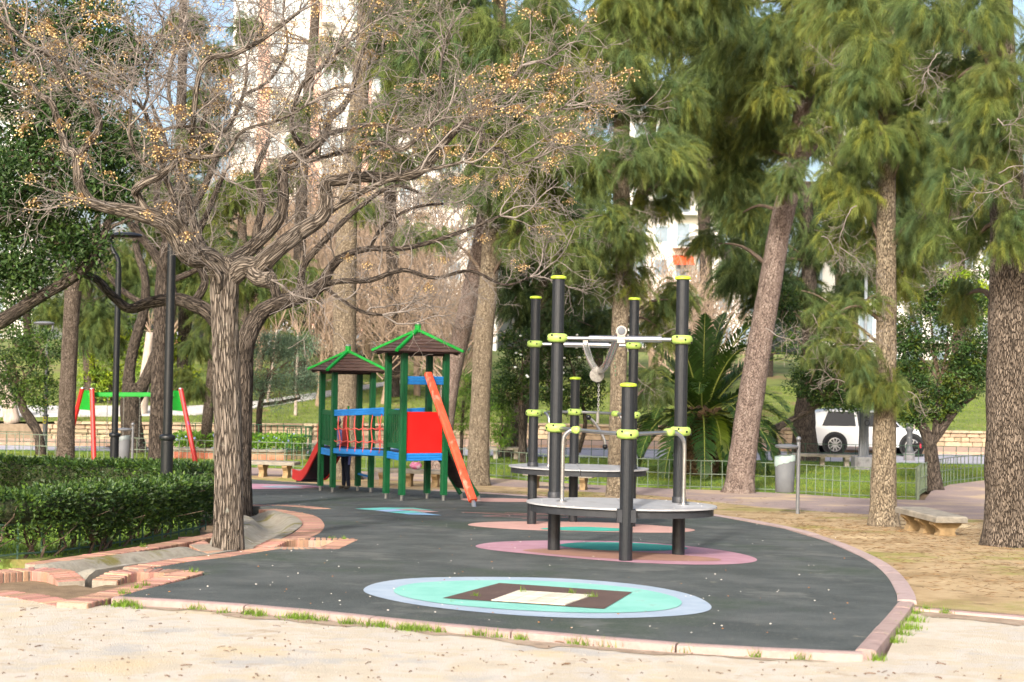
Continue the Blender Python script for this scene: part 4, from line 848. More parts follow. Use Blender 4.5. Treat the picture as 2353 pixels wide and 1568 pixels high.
SUVS = [(-2.27, .62, .95, .98, .78, .6), (-2.22, .45, 1.0, 1.25, .86, .62), (-2.05, .36, 1.04, 1.6, .9, .64), (-1.5, .33, 1.05, 1.7, .91, .66), (-.4, .33, 1.04, 1.72, .92, .66), (.35, .33, 1.03, 1.66, .92, .64), (.85, .33, 1.03, 1.36, .92, .6), (1.2, .33, 1.02, 1.04, .92, .66), (1.9, .36, .96, .97, .9, .7), (2.18, .42, .86, .87, .82, .66), (2.27, .55, .72, .73, .7, .6)]
suv = car('white SUV parked by the stone wall, seen between the trunks', 13.35, 53.2, R(-2), SUVS, M_white, (-1.38, 1.42), .39, .93, [(-1.85, -.62, -.66, -1.6, 1.08, 1.6), (-.52, .5, .16, -.56, 1.08, 1.6), (.58, .98, .56, .24, 1.08, 1.55)])
for s in (-1, 1):
    MB().box((0, s * .93, .38), (3.9, .05, .2)).build('sill_cladding', M_clad, suv)
    MB().box((2.08, s * .78, .72), (.3, .2, .12), Matrix.Rotation(s * -.35, 3, 'Z')).build('headlight', M_lampr, suv); MB().box((-2.2, s * .74, .98), (.12, .2, .3)).build('tail_light', M_tred, suv)
    for xx in (-.55, .55): MB().box((xx - .35, s * .925, .96), (.2, .03, .035)).build('door_handle', M_white, suv)
    for xx in (-.58, .55, -1.5): MB().box((xx, s * .917, .72), (.012, .012, .62)).build('door_seam', M_clad, suv)
    MB().box((.85, s * 1.02, 1.12), (.12, .2, .15)).build('mirror', M_white, suv)
MB().box((2.24, 0, .68), (.06, 1.0, .26)).build('grille', M_clad, suv); MB().box((2.2, 0, .45), (.14, 1.5, .16)).build('bumper_cladding', M_clad, suv); MB().box((2.285, 0, .53), (.02, .5, .11)).build('number_plate', M_lampr, suv)
for w0, w1, nm in ((Vector((.42, 0, 1.63)), Vector((1.12, 0, 1.07)), 'windscreen'),):
    MB().prism([Vector((w0.x, -.56, w0.z)), Vector((w1.x, -.74, w1.z)), Vector((w1.x, .74, w1.z)), Vector((w0.x, .56, w0.z))], (.03, 0, .035)).build(nm, M_cglass, suv)
HATCH = [(-2.0, .5, .85, .9, .75, .6), (-1.9, .3, .95, 1.3, .84, .6), (-1.3, .25, .96, 1.46, .86, .62), (-.1, .25, .96, 1.48, .87, .62), (.55, .25, .95, 1.2, .87, .58), (.95, .25, .92, .94, .87, .62), (1.75, .3, .8, .81, .8, .6), (1.95, .45, .62, .63, .66, .5)]
for (px, py, Yd, lab, mt, rz) in ((768, 850, 88, 'far white car seen behind the olive tree', M_white, 5), (985, 848, 90, 'far pale car seen under the tall tower roof', pmat('car_silver', '#b4b8bc', rough=.3, coat=.5), 8), (690, 850, 92, 'far white van partly hidden by the olive crown', M_white, -3), (880, 846, 86, 'far grey car between the two tower roofs', pmat('car_grey', '#8e9498', rough=.3, coat=.5), 2)):
    p = P(px, py, Yd); s_ = 1.0; car(lab, p.x, Yd, R(rz), [(a, b_, c * (1.35 if 'van' in lab else 1), d * (1.45 if 'van' in lab else 1), e, f_) for a, b_, c, d, e, f_ in HATCH], mt, (-1.25, 1.25), .31, .86, [(-1.5, -.45, -.5, -1.3, 1.0, 1.34), (-.35, .5, .1, -.4, 1.0, 1.34)], z0=hill(p.x, Yd))
# ------------------------------------------------------------------ people and a dog
def skin_body(name, verts, edges, rad, mats, pick, loc, rz, sub=2):
    me = bpy.data.meshes.new(name); me.from_pydata(verts, edges, []); o = bpy.data.objects.new(name, me); C.objects.link(o)
    o.modifiers.new('s', 'SKIN'); m = o.modifiers.new('d', 'SUBSURF'); m.levels = m.render_levels = sub
    for i, r in enumerate(rad): me.skin_vertices[0].data[i].radius = (r, r) if not isinstance(r, tuple) else r
    me.skin_vertices[0].data[0].use_root = True
    dg = bpy.context.evaluated_depsgraph_get(); nm = bpy.data.meshes.new_from_object(o.evaluated_get(dg)); bpy.data.objects.remove(o)
    nm.materials.clear()
    for x in mats: nm.materials.append(x)
    nm.polygons.foreach_set('use_smooth', [True] * len(nm.polygons)); nm.polygons.foreach_set('material_index', [pick(p.center) for p in nm.polygons])
    n = link(name, nm); n.location = loc; n.rotation_euler.z = rz; return n
M_skin = pmat('skin', ['#b07a5e', '#bd8768'], 10, .6); M_navy = pmat('navy_cloth', ['#141826', '#1b2032'], 20, .9); M_lil = pmat('lilac_cloth', ['#5d6090', '#6c6f9f'], 16, .9, .3, 40); M_cap = pmat('cap_cloth', ['#8f939b', '#a0a4ab'], 20, .9); M_hair = pmat('grey_hair', ['#4a4038', '#62574c'], 60, .8); M_shoe = pmat('shoe', ['#3a362f', '#48433a'], 20, .7)
def person(label, loc, rz, top, trous, hairm, lean=.0, hh=1.62, cap=None, reach=False):
    """facing +x; pelvis first; arms end in five-fingered hands"""
    L = lean; V = [(0, 0, .9), (.04 * L, 0, 1.08), (.16 * L, 0, 1.3), (.2 * L, 0, 1.38), (.25 * L, 0, 1.45), (.3 * L + .015, 0, 1.53), (.33 * L + .02, 0, 1.63)]
    E_ = [(0, 1), (1, 2), (2, 3), (3, 4), (4, 5), (5, 6)]; Rd = [.125, .12, .13, .1, .052, .085, .07]
    for s in (-1, 1):
        k = len(V); V += [(0, s * .09, .86), (.03 * s, s * .1, .48), (-.02, s * .1, .1), (-.02, s * .1, .05), (.13, s * .11, .035)]; Rd += [.095, .068, .05, .045, .038]; E_ += [(0, k), (k, k + 1), (k + 1, k + 2), (k + 2, k + 3), (k + 3, k + 4)]
        sh = (.19 * L, s * .17, 1.36); k = len(V)
        if reach: el, wr_ = (.19 * L + .12, s * .25, 1.12), (.19 * L + .34, s * .22, .99)
        else: el, wr_ = (.1 * L - .03, s * .23, 1.08), (.1 * L + .06, s * .25, .84)
        V += [sh, el, wr_]; Rd += [.065, .047, .032]; E_ += [(2, k), (k, k + 1), (k + 1, k + 2)]
        d = (Vector(wr_) - Vector(el)).normalized(); pl = Vector(wr_) + d * .07; k2 = len(V); V.append(tuple(pl)); Rd.append((.035, .02)); E_.append((k + 2, k2)); sd = Vector((0, 1, 0)) if reach else Vector((1, 0, 0))
        for q, (of, ln) in enumerate(((-.03, .07), (-.01, .085), (.012, .08), (.032, .06))):
            kf_ = len(V); V += [tuple(pl + d * .03 + sd * of), tuple(pl + d * (.03 + ln * .6) + sd * of * 1.1), tuple(pl + d * (.03 + ln) + sd * of - Vector((0, 0, .015)))]; Rd += [.0105, .009, .008]; E_ += [(k2, kf_), (kf_, kf_ + 1), (kf_ + 1, kf_ + 2)]
        kf_ = len(V); V += [tuple(pl - d * .02 + sd * -.045), tuple(pl + d * .03 + sd * -.06)]; Rd += [.012, .009]; E_ += [(k2, kf_), (kf_, kf_ + 1)]
    def pick(c):
        if c.z > 1.44: return 0
        if abs(c.y) > .16 and c.z < (.97 if not reach else 1.0) and c.z > .6: return 0 if (not reach or c.x > .19 * L + .3) else 1
        if c.z > .92: return 1
        return 2 if c.z > .09 else 3
    o = skin_body('person', V, E_, Rd, [M_skin, top, trous, M_shoe], pick, loc, rz); s_ = hh / 1.7; o.scale = (s_, s_, s_)
    hx = .32 * L + .015; hm = MB(); hm.ball((hx - .018, 0, 1.6), .1, 14, 10, (1.05, .92, 1.12)); hm.v = [v if not (v.x > hx + .045 and v.z < 1.63) else Vector((hx + .03, v.y, max(v.z, 1.55))) for v in hm.v]
    ho = hm.build('hair', hairm, None, smooth=True); ho.parent = o
    fc = MB(); fc.add([(hx + .075, -.014, 1.565), (hx + .075, .014, 1.565), (hx + .11, 0, 1.57), (hx + .08, 0, 1.61)], [(0, 1, 2), (0, 2, 3), (2, 1, 3), (0, 3, 1)]); fo = fc.build('nose', M_skin, None); fo.parent = o
    for s in (-1, 1):
        ey = MB().ball((hx + .083, s * .032, 1.6), .009, 8, 5).build('eye', M_bolt, None); ey.parent = o
        er = MB().ball((hx, s * .092, 1.585), .026, 8, 6, (.7, .4, 1.2)).build('ear', M_skin, None, smooth=True); er.parent = o
    mo = MB().box((hx + .088, 0, 1.53), (.008, .045, .008)).build('mouth', pmat('lip', '#8a4a40', rough=.6), None); mo.parent = o
    if cap:
        cb = MB(); cb.lathe((hx - .01, 0, 1.62), [(.108, 0), (.11, .04), (.09, .085), (.04, .11), (.005, .113)], 16); cb.prism([Vector((hx + .08, -.07, 1.625)), Vector((hx + .19, -.04, 1.61)), Vector((hx + .19, .04, 1.61)), Vector((hx + .08, .07, 1.625))], (0, 0, .012)); co = cb.build('cap', cap, None, smooth=40); co.parent = o
    return tag(o, label, 'person')
pz = Vector((-3.72, 32.35, 0)); person('person in lilac top, navy trousers and grey cap standing behind the rope bridge', (pz.x, pz.y, g(pz.y)), R(222), M_lil, M_navy, M_hair, .9, 1.62, M_cap, True)
for px, py, Yd, lab, tp in ((408, 936, 80, 'distant person in a pale top walking on the bank', pmat('pale_cloth', '#b9bcc4', rough=.9)), (430, 938, 80, 'distant person in a violet top walking on the bank', pmat('violet_cloth', '#54487c', rough=.9))):
    p = P(px, py, Yd); person(lab, (p.x, Yd, hill(p.x, Yd)), R(160), tp, M_navy, M_hair, .1, 1.68)
M_dog = pmat('black_fur', ['#121213', '#1e1d1d'], 40, .9, .6, 60); dv = [(-.12, 0, .3), (0, 0, .32), (.16, 0, .31), (.24, 0, .35), (.31, 0, .37), (.39, 0, .34), (-.22, 0, .36), (-.27, 0, .43)]; de = [(0, 1), (1, 2), (2, 3), (3, 4), (4, 5), (0, 6), (6, 7)]; dr = [.085, .095, .1, .07, .075, .035, .025, .018]
for s in (-1, 1):
    k = len(dv); dv += [(-.13, s * .06, .24), (-.07, s * .065, .17), (-.15, s * .065, .1), (-.14, s * .065, .02), (.17, s * .06, .22), (.15, s * .065, .12), (.17 + .05 * s, s * .065, .02), (.3, s * .06, .41), (.28, s * .075, .35)]; de += [(0, k), (k, k + 1), (k + 1, k + 2), (k + 2, k + 3), (2, k + 4), (k + 4, k + 5), (k + 5, k + 6), (4, k + 7), (k + 7, k + 8)]; dr += [.055, .035, .022, .02, .045, .03, .02, .028, .018]
dp = P(2104, 1030, 52.2); dog = skin_body('dog', dv, de, dr, [M_dog], lambda c: 0, (dp.x, 52.2, g(52.2) - .03), R(-8)); dog.scale = (1.25, 1.25, 1.25); tag(dog, 'small black dog in a red harness on the road beside the bollard', 'dog')
hn = MB().lathe((.1, 0, .31), [(.104, 0), (.108, .02), (.104, .045)], 14, (1, 0, 0)).build('harness', pmat('harness_red', '#b0203a', rough=.7), None, smooth=50); hn.parent = dog
# ------------------------------------------------------------------ apartment buildings on the hill
M_bwhite = pmat('facade_white', ['#d6d2cb', '#dedad4'], .5, .9); M_salmon = pmat('facade_salmon', ['#c79c8a', '#cfa897'], .8, .9); M_win = pmat('window_glass', ['#6b7a86', '#8796a1'], .7, .2, spec=.6); M_shut = pmat('shutter', ['#9fb0b5', '#b4c2c6'], 1, .7); M_awn = pmat('awning_orange', ['#b8431d', '#c8522a'], 2, .85); M_rail = pmat('balcony_rail', '#8a9196', rough=.6)
def block(label, px0, px1, Yd, dep, floors, cols, pattern, zb, awn=()):
    x0, x1 = P(px0, 800, Yd).x, P(px1, 800, Yd).x; t = thing('apartment_building', label, 'building', ((x0 + x1) / 2, Yd, zb)); fh = 3.0; H = floors * fh
    MB().box(((x0 + x1) / 2, Yd + dep / 2, zb + H / 2), (x1 - x0, dep, H)).build('wall', M_bwhite, t)
    MB().box(((x0 + x1) / 2, Yd + dep / 2, zb + H + .2), (x1 - x0 + .5, dep + .5, .4)).build('roof', M_bwhite, t)
    cw = (x1 - x0) / cols; wm = {}
    for i in range(cols):
        kind = pattern[i % len(pattern)]; cx = x0 + (i + .5) * cw
        if kind == 's': MB().box((cx, Yd - .06, zb + H / 2), (cw * .96, .12, H - .3)).build('salmon_panel', M_salmon, t)
        for k in range(floors):
            zc = zb + k * fh + 1.6
            if kind in 'wb':
                w_ = MB().box((cx, Yd - .02, zc), (cw * .62, .14, 1.5 if kind == 'w' else 2.1)).build('window', M_shut, t)
                MB().box((cx, Yd - .1, zc), (cw * .54, .03, 1.3 if kind == 'w' else 1.9)).build('pane', M_win, w_)
            if kind == 'b':
                bc = MB().box((cx, Yd - .65, zc - 1.2), (cw * 1.0, 1.3, .16)).build('balcony', M_bwhite, t); r_ = MB(); r_.box((cx, Yd - 1.27, zc - .25), (cw * .98, .05, .06))
                for q in range(9): r_.box((cx + (q / 8 - .5) * cw * .94, Yd - 1.27, zc - .7), (.04, .04, .9))
                r_.build('balcony_rail', M_rail, bc)
                if (i, k) in awn: MB().prism([Vector((cx - cw * .48, Yd - .05, zc + 1.1)), Vector((cx + cw * .48, Yd - .05, zc + 1.1)), Vector((cx + cw * .48, Yd - 1.3, zc + .2)), Vector((cx - cw * .48, Yd - 1.3, zc + .2))], (0, 0, .05)).build('awning', M_awn, t)
    return t
block('tall white apartment block with salmon panels behind the bare branches', 520, 900, 125, 12, 14, 13, 'wwsbwwsbwwswb', hill(0, 125) - 2)
block('white apartment block with balconies and an orange awning above the palm', 1440, 1740, 128, 12, 9, 6, 'bwb', hill(0, 128) - 3, {(4, 4), (2, 3), (4, 5)})
block('white apartment block glimpsed behind the dark leafy tree', 1960, 2300, 118, 12, 9, 6, 'bwbb', hill(0, 118) - 2, {(2, 3), (3, 3), (4, 5), (0, 4)})
block('low pale apartment block behind the beige twigs right of the salmon panels', 905, 1140, 118, 12, 7, 6, 'wbw', hill(0, 118) - 1)
block('pale apartment block glimpsed through the evergreen at the edge', -260, 70, 120, 12, 8, 6, 'wbw', hill(0, 120) - 2)
# ------------------------------------------------------------------ vegetation tools
from mathutils import noise as mnoise
def bark(name, cols, crack, sc=16, st=(1, 1, .3), bs=30, cover=None, bd=.04): return pmat(name, cols, sc, .95, 1, bs, st, spec=.15, cover=cover, bdist=bd, rng_=(.37, .63), det=10, crack=crack, coord='BarkCo')
M_bcas = bark('bark_casuarina', ['#7d7160', '#948671', '#a69983'], (62, (1, 1, .22), .13, '#62564a'), 22)
M_bcas2 = bark('bark_casuarina_grey', ['#5c5248', '#70655a', '#807468'], (58, (1, 1, .2), .14, '#40372f'), 22)
M_bpine = bark('bark_plated', ['#75665d', '#88786f', '#998a7f'], (32, (1, 1, .42), .1, '#574a43'), 14)
M_bmel = bark('bark_furrowed', ['#6f655b', '#7d7368', '#8a8075'], (46, (1, 1, .1), .15, '#4b433b'), 30, (1, 1, .1), 34, [('#413a26', 2.3, .64, (1, 1, 1)), ('#a1a295', 6, .68, (1, 1, 1))])
M_bdark = bark('bark_dark', ['#4a423b', '#5a5149', '#6a6056'], (44, (1, 1, .1), .15, '#342e29'), 20, (1, 1, .2))
M_twig = pmat('twig_grey', ['#655e59', '#7c746d', '#90877f'], 6, .9, spec=.2); M_twigb = pmat('twig_beige', ['#77675a', '#8f7d6c', '#9c8b79'], 3, .9, spec=.1); M_twigd = pmat('twig_brown', ['#4a3f36', '#6b5d50'], 5, .9, spec=.1)
def needle_mat(n, c): return pmat(n, c, 1.5, .6, spec=.2, attr=True, transl=.3, objcol=True)
M_need = needle_mat('casuarina_needles', ['#5c6946', '#6f7c57']); M_leafd = pmat('leaf_dark', ['#324722', '#42572c'], 2, .5, spec=.25, attr=True, transl=.2); M_leafl = pmat('leaf_light', ['#5f7d2c', '#7a9436'], 2, .5, spec=.35, attr=True, transl=.3)
M_olive = pmat('leaf_olive', ['#5e705c', '#74866e'], 2, .6, spec=.3, attr=True, transl=.2); M_hleaf = pmat('leaf_hedge', ['#2b401d', '#374e24', '#48632c'], 3, .45, spec=.35, attr=True, transl=.25); M_blade = pmat('grass_blade', ['#566c2a', '#6c8636'], 3, .7, attr=True, transl=.3)
def unit(v): return v / (np.linalg.norm(v, axis=-1, keepdims=True) + 1e-9)
def needles(pos, d, n, L, spread, droop, wd, col, rg):
    """n drooping needles from each point along d"""
    N = len(pos) * n; p0 = np.repeat(pos, n, 0) + rg.normal(0, .014, (N, 3)); dd = unit(np.repeat(d, n, 0) + rg.normal(0, spread, (N, 3)) + np.array((0, 0, -1)) * droop * rg.uniform(.2, .9, (N, 1)))
    LL = L * rg.uniform(.55, 1.15, (N, 1)); w_ = unit(np.cross(dd, rg.normal(0, 1, (N, 3)))) * wd; V = np.empty((N, 3, 3)); V[:, 0] = p0 - w_; V[:, 1] = p0 + w_; V[:, 2] = p0 + dd * LL
    return V.reshape(-1, 3), np.arange(N * 3).reshape(-1, 3), np.repeat(np.repeat(col, n, 0) * rg.uniform(.8, 1.2, (N, 1)), 3, 0)
def leafs(pos, d, L, W, col, rg, fold=.25):
    N = len(pos); d = unit(d); LL = L * rg.uniform(.6, 1.25, (N, 1)); s = unit(np.cross(d, rg.normal(0, 1, (N, 3)))); n = np.cross(s, d)
    V = np.empty((N, 4, 3)); V[:, 0] = pos; m = pos + d * LL * .48; w_ = W * LL / L; V[:, 1] = m - s * w_ / 2 + n * w_ * fold; V[:, 2] = pos + d * LL; V[:, 3] = m + s * w_ / 2 + n * w_ * fold
    b = (np.arange(N) * 4)[:, None]; T = np.concatenate([b + [0, 1, 2], b + [0, 2, 3]]); cc = col * rg.uniform(.75, 1.25, (N, 1)); return V.reshape(-1, 3), T, np.repeat(cc, 4, 0)
class Soup:
    def __init__(s): s.V = []; s.T = []; s.C = []; s.n = 0
    def add(s, vtc): V, T, c = vtc; s.V.append(V); s.T.append(T + s.n); s.C.append(c); s.n += len(V)
    def build(s, name, mat, parent, kind=None): return fast_mesh(name, np.concatenate(s.V), np.concatenate(s.T), mat, parent, np.concatenate(s.C), kind) if s.V else None
def tree_pts(pts, Z):
    out = []
    for q in pts:
        zz = Z + (q[3] if len(q) > 3 else 0); p = P(q[0], q[1], zz); out.append((p.x, p.y, p.z, q[2] / 2 * S(zz)))
    return out
def trunk_tube(name, pts, mat, parent, n=14, amp=.06, k=5, flare=0, rough=3, ridge=0, sm=True):
    """a trunk or limb: smooth path, uneven girth, optional furrowed relief and root flare"""
    pp = smooth_path(pts, k); b = MB(); m = len(pp); off = random.uniform(0, 50); s = 0; u = None; bco = []
    for i in range(m):
        c = Vector(pp[i][:3]); t = (Vector(pp[min(i + 1, m - 1)][:3]) - Vector(pp[max(i - 1, 0)][:3])).normalized()
        if i: s += (c - Vector(pp[i - 1][:3])).length
        u = t.orthogonal().normalized() if u is None else (u - t * u.dot(t)).normalized(); v = t.cross(u)
        fl = 1 + flare * math.exp(-s / .22)
        for j in range(n):
            a = 2 * math.pi * j / n; ca, sa = math.cos(a), math.sin(a); r = pp[i][3] * fl * (1 + amp * mnoise.noise(Vector((ca * 1.3 + off, sa * 1.3, s * rough))))
            if flare: r *= 1 + flare * .45 * math.exp(-s / .2) * mnoise.noise(Vector((ca * 2.2 + off, sa * 2.2, 3)))
            if ridge: r *= 1 + ridge * (abs(mnoise.noise(Vector((ca * 5.5 + off, sa * 5.5, s * 1.3)))) * 2 - .5)
            b.v.append(c + (u * ca + v * sa) * r); bco += [ca * max(pp[i][3], .03) + off * .13, sa * max(pp[i][3], .03), s]
    b.f = [(i * n + j, i * n + (j + 1) % n, (i + 1) * n + (j + 1) % n, (i + 1) * n + j) for i in range(m - 1) for j in range(n)] + [tuple(range(n - 1, -1, -1)), tuple(range((m - 1) * n, m * n))]
    o = b.build(name, mat, parent, smooth=sm); o.data.attributes.new('BarkCo', 'FLOAT_VECTOR', 'POINT').data.foreach_set('vector', bco); return o
PROTO = {}; CAS = []
def clumps(key):
    """a few hanging needle sprays of real size, shared by every casuarina"""
    if key in PROTO: return PROTO[key]
    r0, K, nl, nw, tn, Lk = {'near': (.42, 46, .2, .0019, 22, .5), 'mid': (.7, 60, .27, .0035, 20, .75), 'far': (1.3, 64, .46, .0085, 16, 1.2)}[key]; out = []
    for q in range(5):
        rg = np.random.default_rng(1000 + q + len(key)); sp_ = Soup(); o = unit(rg.normal(0, 1, (K, 3))); st_ = o * np.array((r0, r0 * .9, r0 * .75)) * rg.uniform(0, .8, (K, 1)); d = unit(o * np.array((1, 1, .5)) + np.array((.25 * math.cos(q), .25 * math.sin(q), .15)) + rg.normal(0, .25, (K, 3))); Lb = rg.uniform(.5, 1.2, (K, 1)) * Lk; pts = [st_]; dd = d
        for j in range(7): dd = unit(dd + np.array((0, 0, -.27)) + rg.normal(0, .1, (K, 3))); pts.append(pts[-1] + dd * Lb / 7)
        hue = np.array(((1, 1, 1), (1.2, 1.1, .8), (.8, .92, 1), (.9, .95, .85)))[rg.integers(0, 4, K)] * rg.uniform(.72, 1.25, (K, 1))
        for j in range(7):
            for u in (.0, .5): sp_.add(needles(pts[j] * (1 - u) + pts[j + 1] * u, unit(unit(pts[j + 1] - pts[j]) + np.array((0, 0, -.12))), tn // 2 + 1, nl, .48, .45, nw, hue, rg))
        for j in range(7):                  # the woody axis of each spray, a thin strip
            w_ = unit(np.cross(pts[j + 1] - pts[j], rg.normal(0, 1, (K, 3)))) * r0 * .008; V = np.stack([pts[j] - w_, pts[j] + w_, pts[j + 1]], 1).reshape(-1, 3); sp_.add((V, np.arange(len(V)).reshape(-1, 3), np.tile((.85, .48, .95), (len(V), 1))))
        ob = sp_.build('crown', M_need, None); out.append(ob.data); bpy.data.objects.remove(ob)
    PROTO[key] = (out, r0); return PROTO[key]
def casuarina(label, trunk, Z, masses, bmat, seed, pal, dens=26, nl=.3, nw=.006, limbs=(), name='casuarina_tree', flare=.35, tn=10, group='casuarina trees', fullness=1.0):
    rg = np.random.default_rng(seed); tp = tree_pts(trunk, Z); x, y, z = tp[0][:3]; zg = g(y) if y < wallY(x) else hill(x, y)
    t = thing(name, label, 'tree', (x, y, zg), group); tp[0] = (x, y, zg - .12, tp[0][3]); trunk_tube('trunk', tp, bmat, t, 22, .08, 7, flare)
    for lb in limbs: trunk_tube('limb', tree_pts(lb, Z), bmat, t, 8, .1, 4)
    mean_ = np.mean(np.array(pal), 0); lm = MB(); ms_, r0 = clumps('near' if Z < 26 else ('mid' if Z < 45 else 'far'))
    for ms in masses:
        px, py, rx, ry = ms[:4]; zz = Z + (ms[4] if len(ms) > 4 else 0); kk = ms[5] if len(ms) > 5 else 1; c = np.array(P(px, py, zz)); r = np.array((rx * S(zz), min(rx, ry) * S(zz) * .9, ry * S(zz)))
        q = min(tp, key=lambda w_: abs(w_[2] - (c[2] - .3)) + .3 * abs(w_[0] - c[0])); mid_ = (np.array(q[:3]) + c) / 2 + np.array((0, 0, .25))
        lm.tube([Vector(v[:3]) for v in smooth_path([q[:3], tuple(mid_), tuple(c)], 4)], list(np.linspace(max(.025, q[3] * .25), .01, 9)), 6)
        n = max(3, int(round(3.1 * kk * fullness * r[0] * r[2] / r0 ** 2)))
        for k in range(n):
            o = unit(rg.normal(0, 1, 3)); pos = c + o * r * rg.uniform(.1, 1.0); s_ = rg.uniform(.75, 1.2) * min(1.25, max(.6, float(r.min()) / r0 * .9))
            ob = inst('crown', ms_[rg.integers(0, 5)], t, tuple(pos), rot=(rg.uniform(-.25, .25), rg.uniform(-.25, .25), rg.uniform(0, 6.28)), sc=(s_, s_, s_ * rg.uniform(.85, 1.15)))
            col = (1 + (np.array(pal[rg.integers(0, len(pal))]) / mean_ - 1) * .62) * mean_ * rg.uniform(.88, 1.12); ob.color = (*[float(v) for v in col], 1)
            if k: lm.tube([Vector(c), Vector((c + pos) / 2) + Vector((0, 0, .05)), Vector(pos)], [.014, .01, .006], 4, False)
    lm.build('branches', M_twigd, t)['kind'] = 'stuff'
    if Z < 42: CAS.append((t, [tuple(P(m[0], m[1], Z + (m[4] if len(m) > 4 else 0))) for m in masses]))
    return t
# needle tints (multiply the needle colour)
YG = [(1.5, 1.32, .62), (1.3, 1.2, .68), (1.1, 1.1, .8)]; MG = [(.95, 1.02, .8), (1.1, 1.08, .72), (.78, .92, .82), (1.25, 1.18, .62)]; DG = [(.5, .6, .55), (.62, .7, .56), (.75, .78, .56)]; BG = [(.82, .95, .8), (.95, 1.0, .76), (.72, .84, .7), (1.12, 1.1, .64)]
casuarina('straight casuarina whose pale lower trunk stands behind the fitness frame', [(1420, 1140, 50), (1419, 1000, 40), (1424, 750, 38), (1435, 600, 40), (1426, 400, 38), (1430, 250, 36), (1434, 100, 34), (1446, 0, 32), (1450, -160, 26)], 31.4,
          [(1400, 500, 110, 60, -1.5, 1.5), (1460, 540, 70, 50, -1), (1330, 560, 60, 40, -1), (1300, 330, 130, 80, -1), (1500, 340, 120, 80, -1.5), (1400, 190, 130, 90, -.5), (1540, 240, 90, 80), (1280, 150, 100, 90), (1480, 60, 150, 70), (1340, 30, 120, 70), (1240, 430, 70, 70), (1530, 470, 60, 40), (1420, 330, 90, 60, -2), (1520, 760, 42, 90, 1.5, 1.2), (1500, 880, 36, 50, 1.5), (1560, 690, 40, 50, 1.5), (1430, 640, 40, 50), (1600, 360, 60, 60), (1380, -80, 160, 80), (1560, -40, 140, 80)],
          M_bcas, 11, YG + MG + BG, 26, limbs=[[(1432, 560, 16), (1470, 450, 22), (1490, 380, 20), (1500, 300, 16), (1512, 200, 12)], [(1462, 470, 12), (1510, 425, 14), (1570, 405, 10), (1610, 400, 6)]])
casuarina('casuarina with tall bare trunk just right of the play tower', [(1097, 1112, 54), (1103, 950, 46), (1110, 800, 44), (1122, 650, 42), (1132, 500, 40), (1140, 350, 36), (1146, 150, 32), (1150, -100, 26)], 36,
          [(1190, 360, 90, 90, -1.5), (1080, 280, 100, 90, -1), (960, 150, 110, 100), (1120, 90, 140, 90, -1), (1230, 230, 90, 90), (1205, 560, 55, 40, -1), (1250, 500, 50, 40, -1), (1010, 545, 80, 45), (900, 60, 70, 60), (1000, 20, 120, 70), (1180, 470, 60, 40, -1), (930, 250, 70, 60), (1040, 420, 70, 50, 1), (1240, 90, 80, 70), (1090, -80, 180, 80), (870, 160, 50, 60, 2)],
          M_bcas, 12, MG + BG, 24, .34, .0075, limbs=[[(1128, 590, 18), (1160, 560, 22), (1200, 515, 22), (1245, 472, 18), (1270, 440, 12)]])
casuarina('massive leaning plated trunk right of the palm', [(1697, 1130, 64), (1718, 960, 60), (1745, 800, 56), (1775, 620, 52), (1800, 490, 50), (1832, 370, 46), (1846, 250, 44), (1860, 150, 40), (1880, 0, 34), (1895, -140, 28)], 35,
          [(1660, 350, 90, 90, 2), (1640, 150, 90, 100, 2), (1740, 100, 100, 90, -1), (1690, 500, 70, 50, 2), (1640, 560, 60, 40, 3), (1830, 90, 90, 80, -1.5), (1910, 170, 80, 80, -1), (1760, 310, 60, 80, 1), (1880, 300, 50, 60, -1), (1590, 60, 80, 80, 3), (1730, 250, 60, 60), (1850, -40, 160, 80), (1700, -30, 110, 70), (1800, 200, 50, 40, -2), (1800, 400, 40, 40, -1.5)],
          M_bpine, 13, MG + YG, 24, .33, .0075, limbs=[[(1834, 375, 20), (1868, 335, 22), (1900, 270, 18), (1925, 230, 14), (1950, 150, 8)], [(1850, 225, 14), (1836, 180, 12), (1822, 135, 8)]])
casuarina('slim casuarina with drooping sprays beside the stone bench', [(2030, 1205, 64), (2031, 1050, 54), (2034, 900, 50), (2037, 750, 46), (2036, 600, 45), (2037, 450, 42), (2038, 300, 39), (2040, 100, 34), (2045, -120, 28)], 22,
          [(1970, 240, 70, 110, -.6), (1925, 400, 70, 90), (2060, 120, 110, 80, -.5), (2115, 330, 60, 110, -.5), (1950, 80, 90, 80), (1985, 560, 60, 60, .4), (2085, 620, 50, 55, .4), (2030, 610, 60, 40, .9), (1905, 730, 60, 30, -.3, 1.3), (1880, 800, 45, 45, -.5, 1.3), (1955, 800, 55, 50, -.3, 1.3), (1985, 870, 45, 45, -.4, 1.2), (2050, 880, 32, 40, -.4), (1990, 690, 50, 40), (2130, 500, 60, 80), (1960, 480, 50, 60), (2050, 420, 40, 60, .8), (2140, 180, 70, 90), (2020, -60, 150, 80), (1900, 560, 40, 50, .5)],
          M_bcas, 14, YG + MG + MG, 30, .27, .005, limbs=[[(2030, 800, 8), (1985, 760, 7), (1935, 720, 5), (1880, 680, 4), (1842, 668, 3)], [(2030, 850, 6), (1975, 790, 6), (1925, 790, 5), (1885, 830, 4), (1860, 880, 3)]])
